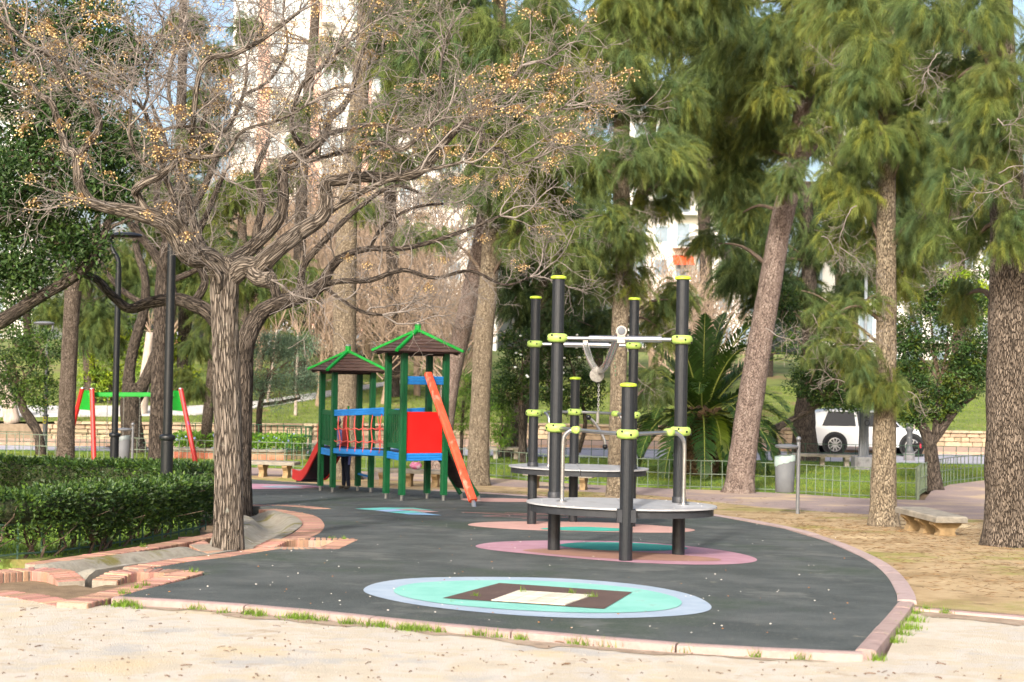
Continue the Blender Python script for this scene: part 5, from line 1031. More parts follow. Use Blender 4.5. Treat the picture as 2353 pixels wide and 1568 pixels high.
casuarina('thick casuarina trunk at the edge of the frame right of the bench', [(2318, 1252, 112), (2315, 1120, 98), (2314, 950, 94), (2318, 750, 94), (2322, 560, 90), (2312, 380, 76), (2302, 200, 68), (2293, 0, 62), (2285, -160, 52)], 18,
          [(2200, 420, 70, 120, .6), (2180, 200, 70, 110, .6), (2262, 330, 50, 130, -.7), (2335, 300, 40, 150, -.9), (2300, 260, 45, 60, -1), (2290, 420, 40, 50, -1), (2290, 60, 55, 60, -1), (2310, 170, 50, 60, -1), (2165, 60, 80, 80), (2235, 560, 40, 80, .5), (2340, 520, 30, 60, -.8), (2240, 150, 50, 80, .8), (2390, 200, 60, 160), (2250, -60, 130, 70), (2215, 680, 30, 40, 2)],
          M_bcas2, 15, MG + BG + [(1.2, 1.0, .6)], 30, .27, .005, flare=.25)
casuarina('broad pale casuarina trunk behind the smaller tower roof', [(797, 1098, 60), (793, 900, 55), (792, 700, 52), (798, 500, 48), (812, 350, 44), (828, 200, 40), (838, 50, 34), (842, -120, 28)], 37.2,
          [(870, 270, 50, 60), (920, 400, 60, 40), (860, 480, 50, 35), (790, 130, 40, 60, 1), (700, 250, 40, 50, 3), (900, -20, 80, 60)], M_bcas, 16, MG, 16, .34, .0075)
casuarina('leaning scaly trunk between the tall tower and the straight casuarina', [(1005, 1085, 52), (1020, 980, 44), (1040, 850, 42), (1062, 760, 42), (1080, 680, 42), (1100, 580, 38), (1120, 460, 32), (1150, 330, 24)], 40, [(1160, 300, 60, 60), (1100, 380, 50, 40), (1050, 180, 80, 70)], M_bpine, 17, DG + MG, 16, .36, .009)
casuarina('slender young casuarina left of the big bare trunk', [(468, 1050, 26), (478, 950, 24), (487, 850, 22), (492, 740, 18), (495, 620, 12)], 44, [(455, 800, 40, 60, 0, 1.3), (490, 720, 45, 50), (440, 880, 25, 40), (520, 660, 50, 50), (500, 560, 60, 50)], M_bcas2, 18, [(1.0, .95, .5), (.8, .85, .6)], 20, .36, .009)
# dark casuarinas standing farther back
casuarina('dark casuarina behind the camellia bush', [(1180, 1045, 62), (1188, 960, 50), (1215, 860, 40), (1245, 740, 36), (1252, 620, 34), (1255, 480, 30)], 47.5, [(1240, 560, 80, 60), (1330, 640, 70, 70), (1180, 640, 60, 60), (1300, 740, 60, 50), (1180, 520, 80, 60), (1380, 760, 50, 60, 2), (1290, 480, 90, 60), (1150, 420, 80, 60), (1370, 560, 60, 70, 2), (1220, 720, 50, 50, 2)], M_bcas2, 19, DG, 22, .42, .011)
casuarina('dark casuarina over the parked white car', [(1852, 1040, 64), (1848, 970, 50), (1856, 880, 40), (1862, 760, 36), (1858, 600, 32), (1850, 420, 28)], 49, [(1760, 560, 60, 90), (1900, 560, 70, 90), (1960, 640, 60, 80), (1890, 700, 60, 60), (1830, 640, 60, 60), (2080, 470, 80, 80, 2), (1760, 680, 50, 60), (1700, 620, 40, 50), (1950, 480, 80, 70), (1830, 480, 80, 60), (2150, 560, 60, 50, 2), (1720, 460, 60, 60, 2)], M_bdark, 20, DG, 22, .42, .011)
casuarina('olive green casuarina deep behind the swing set', [(205, 990, 30), (205, 850, 26), (200, 700, 24), (205, 550, 20)], 58, [(230, 700, 70, 60), (180, 620, 60, 60), (270, 620, 70, 60), (240, 780, 50, 40), (320, 560, 60, 60), (130, 700, 50, 50), (350, 660, 50, 50)], M_bcas2, 21, [(.9, .9, .5), (.7, .78, .6)], 22, .46, .013)
casuarina('mid green casuarina behind the big bare tree crown', [(560, 990, 28), (566, 850, 26), (560, 700, 24), (556, 500, 20)], 60, [(560, 640, 60, 50), (430, 560, 70, 60), (520, 470, 80, 60), (640, 700, 60, 40), (620, 600, 50, 40), (450, 660, 60, 50), (350, 440, 60, 60), (600, 400, 60, 60), (470, 350, 70, 60), (700, 630, 50, 40), (680, 770, 40, 40)], M_bcas2, 22, [(.95, .95, .6), (.8, .9, .6), (1.1, 1.0, .5)], 22, .46, .013)
casuarina('tall casuarina far behind, rising left of the white apartments', [(690, 900, 30), (688, 600, 28), (700, 300, 26), (720, 100, 22), (728, -60, 18)], 66, [(500, 130, 60, 50), (560, 60, 60, 40), (430, 60, 60, 50), (480, 230, 60, 40), (690, 330, 30, 50)], M_bcas2, 23, MG, 20, .5, .014)
FILL = [(420, 'deep background casuarina behind the black lamp heads', [(330, 330), (400, 420), (460, 300), (350, 520), (520, 560), (430, 640), (300, 640), (540, 420), (250, 560)]), (900, 'deep background casuarina over the rope bridge', [(870, 60), (960, 40), (930, 150), (1020, 120), (1060, 230), (960, 260), (1100, 40), (1010, 330), (900, 360)]), (1270, 'deep background casuarina behind the straight one', [(1180, 60), (1280, 60), (1380, 80), (1200, 180), (1300, 200), (1400, 230), (1190, 300), (1300, 330), (1390, 360), (1240, 420), (1340, 450), (1180, 420)]),
        (1620, 'deep background casuarina left of the leaning plated trunk', [(1500, 60), (1600, 50), (1690, 80), (1540, 180), (1640, 190), (1720, 220), (1560, 300), (1660, 320), (1500, 400), (1600, 410), (1710, 370), (1720, 470)]), (1930, 'deep background casuarina over the street lamp', [(1790, 60), (1890, 50), (1980, 90), (1840, 190), (1940, 220), (1870, 330), (1970, 370), (1900, 450), (2000, 480), (2040, 240), (1780, 300)]),
        (2520, 'deep background casuarina just beyond the frame edge', [(2420, 90), (2500, 60), (2440, 220), (2540, 260), (2460, 380), (2560, 430), (2430, 520)]), (2200, 'deep background casuarina by the frame edge', [(2090, 60), (2190, 60), (2290, 90), (2120, 190), (2220, 210), (2320, 260), (2160, 330), (2260, 360), (2110, 430), (2330, 430), (2200, 520), (2060, 330)])]
for i, (cx, lab, ms) in enumerate(FILL): casuarina(lab, [(cx, 930, 34), (cx + 5, 700, 30), (cx - 5, 400, 26), (cx, 100, 20), (cx, -60, 16)], 62 + 3 * i, [(a, b, 85, 62, random.uniform(-3, 4)) for a, b in ms], M_bdark, 300 + i, DG + DG + MG, 11, .62, .022, tn=8, fullness=.8)
# ------------------------------------------------------------------ broadleaf trees and bushes
def leafy(name, label, trunks, Z, masses, leafm, pal, seed, L=.09, W=.045, n=900, bmat=None, clump=.22, cat='tree', group=None, droop=0, per=26, extra=None):
    rg = np.random.default_rng(seed); tps = [tree_pts(q, Z) for q in trunks]; x, y, z = tps[0][0][:3]; zg = g(y) if y < wallY(x) else hill(x, y); t = thing(name, label, cat, (x, y, zg), group); tps[0][0] = (x, y, zg - .1, tps[0][0][3])
    for i, q in enumerate(tps): trunk_tube('trunk' if i == 0 else 'limb', q, bmat or M_bdark, t, 10, .12, 5, .3 if i == 0 else 0)
    sp_ = Soup(); tb = MB(); allp = [q for tp_ in tps for q in tp_]
    for ms in masses:
        zz = Z + (ms[4] if len(ms) > 4 else 0); kk = ms[5] if len(ms) > 5 else 1; c = np.array(P(ms[0], ms[1], zz)); r = np.array((ms[2] * S(zz), min(ms[2], ms[3]) * S(zz), ms[3] * S(zz))); K = max(6, int(n * kk / per))
        q = min(allp, key=lambda w_: sum((w_[i] - c[i]) ** 2 for i in range(3)))
        tb.tube([Vector(v) for v in smooth_path([q[:3], tuple((np.array(q[:3]) + c) / 2 + rg.normal(0, .1, 3)), tuple(c)], 3)], list(np.linspace(max(.02, q[3] * .5), .012, 7)), 6)
        o = unit(rg.normal(0, 1, (K, 3))); cc = c + o * r * (rg.uniform(.25, 1, (K, 1)) ** .5); cl = np.array(pal)[rg.integers(0, len(pal), K)] * rg.uniform(.75, 1.25, (K, 1))
        for k in range(0, K, 3): tb.tube([Vector(c + (cc[k] - c) * .3), Vector(c + (cc[k] - c) * .7 + rg.normal(0, .04, 3)), Vector(cc[k])], [.012, .008, .004], 3, False)
        pos = np.repeat(cc, per, 0) + rg.normal(0, clump * .5, (K * per, 3)) * np.array((1, 1, .7)); d = np.repeat(o, per, 0) * .8 + rg.normal(0, .7, (K * per, 3)) + np.array((0, 0, .15 - droop))
        sp_.add(leafs(pos, d, L, W, np.repeat(cl, per, 0), rg))
    tb.build('branches', M_twigd, t)['kind'] = 'stuff'; sp_.build('crown', leafm, t)
    if extra: extra(t, rg)
    return t
PD = [(1, 1, 1), (.8, .9, .9), (1.2, 1.15, .9), (.65, .8, .8)]
leafy('evergreen_tree', 'big dark evergreen tree filling the upper left behind the bare branches', [[(-190, 1120, 70), (-180, 900, 60), (-120, 800, 44), (0, 740, 34), (70, 695, 28), (185, 625, 24), (230, 560, 18), (260, 480, 12)], [(-180, 900, 40), (-150, 500, 34), (-90, 200, 26), (-40, 0, 20)], [(-90, 780, 30), (-60, 600, 24), (20, 480, 18), (110, 380, 12)]], 22,
      [(70, 60, 110, 70), (200, 60, 90, 70), (60, 200, 100, 80), (180, 220, 90, 80), (50, 350, 90, 80), (150, 420, 100, 80), (250, 330, 60, 70), (60, 500, 90, 60), (170, 560, 70, 50), (40, 620, 70, 40), (280, 130, 50, 60), (-40, 150, 100, 160), (-40, 480, 90, 160), (120, 300, 80, 60, 1.5), (120, 130, 110, 80, 1.5), (250, 440, 50, 50), (10, 400, 50, 40, -1, .5)], M_leafd, PD, 31, .09, .042, 2300, M_bdark, .34)
leafy('round_tree', 'round dark green tree with crooked trunk left of the swing set', [[(95, 1045, 22), (88, 1000, 22), (70, 965, 22), (52, 935, 20), (45, 880, 16)]], 44, [(50, 850, 75, 70), (90, 900, 45, 45), (20, 790, 60, 50), (100, 800, 50, 50), (10, 890, 50, 50)], M_leafd, [(1.1, 1.15, .7), (1.4, 1.3, .7), (.8, .9, .8)], 32, .1, .05, 1500, M_bdark)
leafy('flowering_shrub', 'yellow green shrub behind the swing set crossbar', [[(255, 1000, 14), (255, 930, 12), (252, 870, 10)]], 58, [(235, 840, 60, 45), (290, 800, 50, 35), (215, 880, 40, 35), (260, 890, 50, 30), (330, 830, 40, 40)], M_leafl, [(1.3, 1.15, .7), (1.0, 1.0, .9), (1.8, 1.4, .5)], 33, .14, .07, 1200, cat='shrub')
leafy('autumn_shrub', 'yellow leaved shrub behind the tall lamp post', [[(430, 990, 10), (432, 930, 9)]], 62, [(430, 880, 40, 40), (415, 800, 35, 40), (450, 930, 35, 25), (400, 840, 25, 40)], M_leafl, [(1.9, 1.4, .5), (1.1, 1.05, .8), (1.4, 1.2, .6)], 34, .14, .07, 900, cat='shrub')
leafy('olive_tree', 'grey green olive tree left of the small tower roof', [[(597, 1040, 16), (595, 960, 14), (605, 900, 12), (620, 860, 10)], [(600, 930, 8), (640, 925, 8), (690, 915, 6)]], 47, [(620, 850, 60, 60), (680, 850, 50, 50), (580, 880, 40, 60), (640, 900, 60, 40), (690, 800, 40, 30), (600, 800, 45, 35), (640, 795, 40, 30), (705, 880, 30, 30)], M_olive, [(1, 1, 1), (1.25, 1.25, 1.2), (.7, .78, .75), (.8, 1, .95)], 35, .085, .022, 2200, M_bdark, .3)
def flowers(t, rg):
    f_ = MB()
    for k in range(22): p = P(rg.uniform(1140, 1350), rg.uniform(770, 920), 43.2 + rg.uniform(-.2, .3)); f_.ball(p, .045, 6, 4, (1, 1, .7))
    f_.build('blossoms', pmat('white_petal', '#d8d6ce', rough=.7), t)
leafy('camellia_bush', 'dense round bush with small white blossoms left of the fitness posts', [[(1200, 1050, 18), (1200, 990, 16), (1198, 930, 14)], [(1330, 1040, 10), (1345, 970, 10), (1330, 900, 8)]], 44.5, [(1190, 850, 50, 50), (1160, 900, 30, 40), (1230, 890, 50, 45), (1200, 790, 50, 35), (1260, 830, 40, 50), (1320, 840, 50, 60), (1350, 900, 40, 40), (1300, 920, 40, 30), (1290, 780, 40, 40)], M_leafd, [(.9, .95, .8), (1.15, 1.0, .7), (.65, .75, .75)], 36, .1, .05, 1500, extra=flowers, cat='bush')
leafy('dark_leafy_tree', 'dark green glossy tree with forked trunk behind the curved fence', [[(2148, 1094, 36), (2140, 1050, 32), (2136, 1018, 30), (2120, 980, 22), (2105, 965, 20), (2090, 930, 14)], [(2138, 1020, 26), (2165, 985, 20), (2190, 950, 18), (2215, 925, 14), (2240, 910, 10)], [(2150, 1000, 20), (2155, 950, 18), (2160, 880, 14)]], 37.5,
      [(2150, 850, 90, 70), (2120, 750, 70, 60), (2210, 780, 60, 70), (2090, 880, 45, 50), (2210, 880, 50, 45), (2180, 690, 70, 50), (2080, 790, 30, 50), (2160, 930, 50, 30), (2240, 820, 30, 60), (2230, 700, 40, 50), (2130, 660, 50, 40), (2100, 950, 30, 20)], M_leafd, [(.8, .95, .95), (1, 1.1, .9), (.6, .75, .8), (1.5, 1.2, .5)], 37, .1, .045, 2100, M_bdark)
leafy('dark_shrub', 'dark shrub hanging over the roof of the white car', [[(1800, 1050, 20), (1775, 1000, 18), (1800, 975, 16), (1850, 950, 12), (1900, 920, 10)], [(1770, 1015, 14), (1740, 990, 12), (1720, 1000, 8)]], 43, [(1930, 870, 50, 40), (1880, 830, 50, 40), (1960, 920, 45, 25), (1900, 910, 40, 30), (1850, 880, 40, 30), (1800, 700, 30, 50), (1980, 840, 30, 40)], M_leafd, [(.8, .9, .8), (1.2, 1.1, .7), (.6, .7, .7)], 38, .1, .05, 1400, cat='shrub')  # dark leaf colour, tinted at random per clump
leafy('oleander_shrub', 'oleander shrub with narrow leaves between tower and casuarina trunks', [[(1060, 1055, 8), (1062, 980, 8), (1065, 920, 6)], [(1150, 1050, 8), (1155, 980, 6)]], 46, [(1060, 960, 28, 45), (1075, 890, 25, 35), (1150, 960, 28, 40), (1160, 1000, 25, 25), (1140, 920, 20, 25)], M_leafl, [(.75, .85, .9), (1, 1, .8), (.6, .75, .8)], 39, .16, .026, 900, cat='shrub')
leafy('yellow_green_tree', 'bright yellow green tree behind the dark leafy tree', [[(2200, 960, 20), (2200, 800, 18), (2205, 680, 14)]], 70, [(2210, 660, 60, 45), (2170, 620, 50, 40), (2240, 720, 40, 50), (2120, 600, 50, 40)], M_leafl, [(1.3, 1.3, .6), (1.6, 1.3, .4)], 40, .16, .08, 900)  # leaf tints raise red and green, lower blue
for i, (cx, lab, z_) in enumerate(((60, 'far wood tree at the edge behind the round tree', 76), (330, 'far wood tree behind the swings', 82), (860, 'far wood tree between the tower roofs', 95), (1010, 'far wood tree over the tall tower roof', 90), (1230, 'far wood tree behind the camellia bush', 78), (1370, 'far wood tree behind the short fitness post', 80), (1760, 'far wood tree behind the leaning plated trunk', 82), (1960, 'far wood tree behind the street lamp mast', 76), (2330, 'far wood tree behind the thick edge trunk', 80))):
    rr = random.Random(50 + i); leafy('wood_tree', lab, [[(cx, 940, 26), (cx + 6, 820, 22), (cx, 700, 18)]], z_, [(cx + rr.uniform(-70, 70), yy + rr.uniform(-30, 30), 80, 60) for yy in ((760, 660, 560, 480) if cx not in (860, 1010) else (800, 740)) for _ in (0, 1)], M_leafd, [(.9, 1, .7), (1.2, 1.15, .6), (.7, .8, .7)], 60 + i, .22, .12, 750, M_bdark, .6, group='trees beyond the bank')
# saplings tied to posts on the bank
for px, yb, Yd, lab in ((678, 990, 56.5, 'slender grey sapling stem on the bank left of the small tower'), (612, 985, 59, 'pale leaning sapling stem behind the olive tree'), (28, 1000, 52, 'pale leaning trunk at the left edge by the wall'), (148, 1000, 52, 'short pale post like trunk left of the red swing leg'), (322, 990, 55, 'pale leaning trunk behind the grey waste bin'), (2098, 1000, 56, 'thin pale post trunk behind the dark leafy tree')):
    p = P(px, yb, Yd); zg = g(Yd) if Yd < wallY(p.x) else hill(p.x, Yd); t = thing('sapling', lab, 'tree', (p.x, Yd, zg)); q = {28: -.5, 612: .35, 322: .3}.get(px, .04); r_ = {28: .3, 322: .25, 148: .17}.get(px, .07); hh = {28: 2.2, 148: 1.4, 2098: 2}.get(px, 3.2)
    trunk_tube('trunk', [(p.x, Yd, zg - .1, r_), (p.x + q * .4, Yd, zg + hh * .4, r_ * .8), (p.x + q, Yd, zg + hh, r_ * .6)], pmat('bark_pale', ['#8a7c70', '#a3968a', '#b3a79c'], 12, .95, .6, 20, (1, 1, .3)), t, 10, .1, 4)
    if hh > 3: b = MB(); [b.tube([Vector((p.x + q, Yd, zg + hh)), Vector((p.x + q + random.uniform(-.5, .5), Yd + random.uniform(-.3, .3), zg + hh + random.uniform(.5, 1.2)))], [.02, .006], 4) for _ in range(7)]; b.build('branches', M_twigb, t)['kind'] = 'stuff'
# ------------------------------------------------------------------ date palm
pc = P(1612, 1076, 41); pc.z = g(41); palm = thing('date_palm', 'short date palm with scaly trunk and long arching fronds', 'palm', pc); hT = 1.75
MB().lathe(pc - UP * .1, [(.46, 0), (.46, .5), (.42, 1.1), (.46, 1.6), (.5, 1.9), (.3, 2.1)], 20).build('trunk', pmat('palm_trunk', ['#4a3a2c', '#5f4b38'], 10, .95, .6, 30), palm, smooth=True)
bs = MB(); kk = 0
for row in range(15):
    zr = .05 + row * .125; n = 15
    for j in range(n):
        a = 2 * math.pi * (j + .5 * (row % 2)) / n; rr = .43 + .04 * math.sin(row); d = Vector((math.cos(a), math.sin(a), 0)); s = Vector((-d.y, d.x, 0)); c = pc + d * rr + UP * zr
        bs.add([c - s * .085, c + s * .085, c + UP * .13 + d * .085 + s * .035, c + UP * .13 + d * .085 - s * .035, c + UP * .17 - d * .02], [(0, 1, 2, 3), (3, 2, 4), (0, 3, 4), (1, 4, 2)])
bs.build('leaf_bases', pmat('palm_boot', ['#5d4936', '#7d6750', '#8f7860'], 6, .95, .4, 30), palm)['kind'] = 'stuff'
M_frond = pmat('palm_leaflet', ['#31491f', '#46612a'], 1.5, .45, spec=.4, attr=True, transl=.25); M_rach = pmat('palm_rachis', ['#7d8a3f', '#99a050'], 4, .6)
def frond(az, el, L, sag, tint, seed, drop=0, nl=54, ll=.58):
    rg = np.random.default_rng(seed); c0 = pc + UP * hT; d = Vector((math.cos(az) * math.cos(el), math.sin(az) * math.cos(el), math.sin(el))); p = c0 + Vector((d.x, d.y, 0)) * .25; pts = [p]; n = 14
    for i in range(n): d = (d + Vector((0, 0, -sag * (i + 1) / n))).normalized(); p = p + d * L / n; pts.append(p)
    b = MB(); b.tube(pts, list(np.linspace(.03, .006, n + 1)), 5); o = b.build('frond', M_rach, palm); V, T, Cc = [], [], []
    for k in range(nl):
        t = .12 + .88 * k / nl; i = min(n - 1, int(t * n)); u = t * n - i; q = pts[i].lerp(pts[i + 1], u); tg = (pts[i + 1] - pts[i]).normalized(); sd = tg.cross(UP).normalized(); nn = sd.cross(tg)
        for s in (-1, 1):
            le = ll * (math.sin(math.pi * min(1, t * .9 + .12)) ** .6) * rg.uniform(.85, 1.1); dd = (tg * .75 + sd * s * .8 + nn * .28 + Vector(rg.normal(0, .07, 3))).normalized(); e = q + dd * le * .6; e2_ = e + (dd + Vector((0, 0, -.35))).normalized() * le * .4; w_ = dd.cross(nn).normalized() * .026
            m = len(V); V += [q - w_ * .6, q + w_ * .6, e - w_, e + w_, e2_]; T += [(m, m + 1, m + 2), (m + 1, m + 3, m + 2), (m + 2, m + 3, m + 4)]; Cc += [np.array(tint) * rg.uniform(.75, 1.25)] * 5
    fast_mesh('leaflets', np.array([tuple(v) for v in V]), np.array(T), M_frond, o, np.array(Cc))
rr = random.Random(3); GR = (.95, 1, .9)
for i in range(46): frond(2 * math.pi * (i * .381966) + rr.uniform(-.2, .2), R(80 - 2.2 * i + rr.uniform(-6, 6)), 2.7 + rr.uniform(-.3, .4) + (.5 if i < 14 else 0), .16 + .004 * i, (1.15, 1.1, .8) if i % 5 == 0 else (GR if i % 2 else (.7, .85, .8)), 100 + i)
frond(R(-78), R(10), 2.2, .5, (2.3, 1.7, .7), 140, ll=.42); frond(R(200), R(28), 2.9, .25, (1.9, 1.5, .7), 141); frond(R(175), R(40), 3.1, .22, (1.5, 1.3, .7), 142); frond(R(-60), R(-10), 1.6, .4, (2.2, 1.5, .8), 143)
# ------------------------------------------------------------------ clipped hedges with the old wire fence inside
def hedge(label, line, wd, hh, n, seed, L=.054, W=.028, name='clipped_hedge', tints=None, stems=True):
    rg = np.random.default_rng(seed); pp = np.array([q for q in smooth_path(line, 8)]); seg = np.hypot(*(pp[1:] - pp[:-1]).T); cum = np.r_[0, np.cumsum(seg)]
    mid_ = pp[len(pp) // 2]; t = thing(name, label, 'hedge', (mid_[0], mid_[1], g(mid_[1])))
    def at(s):
        i = np.clip(np.searchsorted(cum, s) - 1, 0, len(pp) - 2); u = ((s - cum[i]) / seg[i])[:, None]; d = (pp[i + 1] - pp[i]) / seg[i][:, None]; return pp[i] + (pp[i + 1] - pp[i]) * u, d
    s = rg.uniform(0, cum[-1], n); c, d = at(s); nn = np.c_[d[:, 1], -d[:, 0]]; face = rg.choice(4, n, p=[.33, .12, .33, .22])
    q = np.where(face == 0, wd / 2, np.where(face == 1, -wd / 2, rg.uniform(-wd / 2, wd / 2, n))); z = np.where(face == 2, hh, np.where(face == 3, rg.uniform(.12, hh, n), .1 + (hh - .1) * rg.uniform(0, 1, n) ** .75))
    lump = .05 * np.sin(s * 5.1) + .035 * np.sin(s * 11.7 + 1) + .03 * np.sin(s * 2.3); q = q + rg.normal(0, .03, n) + np.where(face < 2, lump * np.sign(q) * .35, 0); z = z + rg.normal(0, .025, n) + np.where(face == 2, lump * .5, 0)
    pos = np.c_[c + nn * q[:, None], 0 * q]; pos[:, 2] = [g(y) for y in pos[:, 1]]; pos[:, 2] += z
    o = np.c_[nn * (q / (wd / 2))[:, None] * 1.0, np.where(face == 2, 1.2, .35)]; o = o + rg.normal(0, .65, (n, 3)); cl = np.array(tints or [(1, 1, 1), (1.35, 1.3, .9), (.75, .85, .9), (1.7, 1.5, .8), (.9, .75, .5)])[rg.choice(5, n, p=[.38, .22, .25, .11, .04])]
    fast_mesh('leaves', *leafs(pos, o, L, W, cl, rg, .3)[:2], M_hleaf, t, np.repeat(cl * rg.uniform(.75, 1.25, (n, 1)), 4, 0))['kind'] = 'stuff'
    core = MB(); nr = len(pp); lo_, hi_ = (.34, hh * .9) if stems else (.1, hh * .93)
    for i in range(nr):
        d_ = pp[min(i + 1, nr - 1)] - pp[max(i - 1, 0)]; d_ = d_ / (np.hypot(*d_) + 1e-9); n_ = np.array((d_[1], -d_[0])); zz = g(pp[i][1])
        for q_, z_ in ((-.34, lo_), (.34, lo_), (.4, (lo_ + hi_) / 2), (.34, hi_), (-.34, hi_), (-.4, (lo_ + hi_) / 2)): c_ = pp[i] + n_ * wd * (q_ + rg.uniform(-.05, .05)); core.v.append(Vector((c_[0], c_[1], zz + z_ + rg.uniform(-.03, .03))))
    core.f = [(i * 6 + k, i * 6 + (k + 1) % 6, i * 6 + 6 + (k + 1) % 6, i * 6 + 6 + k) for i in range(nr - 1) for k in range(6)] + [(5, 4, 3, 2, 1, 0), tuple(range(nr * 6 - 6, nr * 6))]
    core.build('twig_shade_core', pmat('hedge_core', ['#1c2412', '#2b331b', '#3a3a24'], 30, .95, 1, 30), t, smooth=True)  # solid core for the dense inner twigs, inner shading put into its dark colour
    if stems:
        b = MB()
        for k in range(int(cum[-1] / .13)):
            a = at(np.array([rg.uniform(0, cum[-1])])); c0 = a[0][0] + np.array((a[1][0][1], -a[1][0][0])) * rg.uniform(-wd * .35, wd * .35); z0 = g(c0[1]); p = Vector((c0[0], c0[1], z0 - .05)); pts = [p]
            for _ in range(5): p = p + Vector((rg.normal(0, .05), rg.normal(0, .05), hh / 5.4)); pts.append(p)
            b.tube(pts, [.016, .014, .011, .009, .006, .004], 5)
            for _ in range(3): j = rg.integers(1, 4); b.tube([pts[j], pts[j] + Vector((rg.normal(0, .12), rg.normal(0, .12), .12)), pts[j] + Vector((rg.normal(0, .2), rg.normal(0, .2), .25))], [.008, .006, .003], 4)
        b.build('stems', M_twigd, t)['kind'] = 'stuff'
    return t
HL = [(-9, 15.2), (-6.2, 14.2), (-5.05, 13.75), (-4.62, 14.3), (-4.35, 15.8), (-4.18, 17.2), (-4.12, 18.6)]
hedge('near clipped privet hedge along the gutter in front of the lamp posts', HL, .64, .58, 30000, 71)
M_hleaf2 = M_hleaf
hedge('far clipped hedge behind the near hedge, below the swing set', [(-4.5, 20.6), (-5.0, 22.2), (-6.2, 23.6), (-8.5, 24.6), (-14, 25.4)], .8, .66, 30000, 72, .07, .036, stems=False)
M_fold = pmat('old_fence_green', ['#3c5a4c', '#4c6a5a', '#5b5f4c'], 4, .7)
fence('old low fence of green bars running inside the near hedge', [(-6.6, 14.35), (-5.08, 13.7), (-4.86, 13.62), (-4.47, 14.37), (-4.19, 15.8), (-4.03, 17.2), (-3.95, 18.6)], .3, .3, M_fold, rails=(1, .98, .02), r=.011, knob=.014)
# ------------------------------------------------------------------ the big bare bead tree and the one behind it
def rv(rs): return Vector((rs.gauss(0, 1), rs.gauss(0, 1), rs.gauss(0, 1)))
def shoot(out, tips, rs, p, d, L, r, lev, mx, up=.1, wob=.28, kids=.2, rmin=.0032):
    n = max(4, min(9, int(L / .1))); pts = [p]; rad = [r]
    for i in range(n):
        d = (d + rv(rs) * wob * .55 + UP * up).normalized(); p = p + d * L / n; pts.append(p); rad.append(max(rmin, r * (1 - .6 * (i + 1) / n)))
    out.append((pts, rad, lev))
    if lev >= mx: tips.append((pts[-1], d)); return
    for k in range(max(2, int(L / kids))):
        i = rs.randint(max(1, n // 4), n); pd = (pts[i] - pts[i - 1]).normalized(); sd = pd.cross(rv(rs)).normalized(); shoot(out, tips, rs, pts[i], (pd * .7 + sd * .8 + UP * .15).normalized(), L * rs.uniform(.32, .6), max(rmin, rad[i] * .62), lev + 1, mx, up, wob, kids, rmin)
    tips.append((pts[-1], d))
def frame_along(d, roll):
    d = d.normalized(); u = d.orthogonal().normalized(); v = d.cross(u); u2 = u * math.cos(roll) + v * math.sin(roll); return Matrix((d, u2, d.cross(u2))).transposed()
SPR = []
for q in range(7):                         # gnarled twig sprays about a metre long, growing along +x
    rs = random.Random(900 + q); out, tips = [], []; shoot(out, tips, rs, Vector((0, 0, 0)), Vector((1, 0, 0)), 1.0, .0135, 0, 2, .0, .42, .085, .0034); b = MB()
    for pts, rad, lev in out: b.tube(pts, rad, 5 if lev == 0 else 3, False)
    o = b.build('branch', M_twig, None, smooth=True); SPR.append((o.data, [p for p, d in tips])); bpy.data.objects.remove(o)
rs = random.Random(41)
for t_, ps in CAS:                         # dead bare twigs hanging in the casuarina crowns
    for q in ps:
        for _ in range(1):
            me, tips = rs.choice(SPR); L_ = rs.uniform(.3, .75); d = Vector((rs.gauss(0, 1), rs.gauss(-.5, .7), rs.gauss(-.35, .4))).normalized(); p = Vector(q) + Vector((rs.gauss(0, .35), rs.gauss(-.4, .3), rs.gauss(-.1, .3))); inst('dead_branch', me, t_, tuple(p), rot=frame_along(d, rs.uniform(0, 6.3)).to_euler(), sc=(L_, L_, L_))
M_berry = pmat('berry_gold', ['#c3a86c', '#d5ba85', '#b99654'], 30, .5, spec=.4); M_stalk = pmat('stalk_orange', ['#80603a', '#927044'], 8, .7); CLU = []
for q in range(5):                         # hanging clusters of beads on stalks
    rs = random.Random(950 + q); b = MB()
    for k in range(rs.randint(16, 26)):
        m = Vector((rs.gauss(0, .04), rs.gauss(0, .04), rs.uniform(-.1, -.01))); e = m + Vector((rs.gauss(0, .045), rs.gauss(0, .045), rs.uniform(-.05, .02))); r = rs.uniform(.0085, .0115)
        b.tube([Vector((0, 0, 0)), m, e], .0016, 3, False, 1); b.add([e + Vector(v) * r for v in ((1, 0, 0), (-1, 0, 0), (0, 1, 0), (0, -1, 0), (0, 0, 1), (0, 0, -1))], [(0, 2, 4), (2, 1, 4), (1, 3, 4), (3, 0, 4), (2, 0, 5), (1, 2, 5), (3, 1, 5), (0, 3, 5)])
    o = b.build('berry_cluster', [M_berry, M_stalk], None, smooth=True); CLU.append(o.data); bpy.data.objects.remove(o)
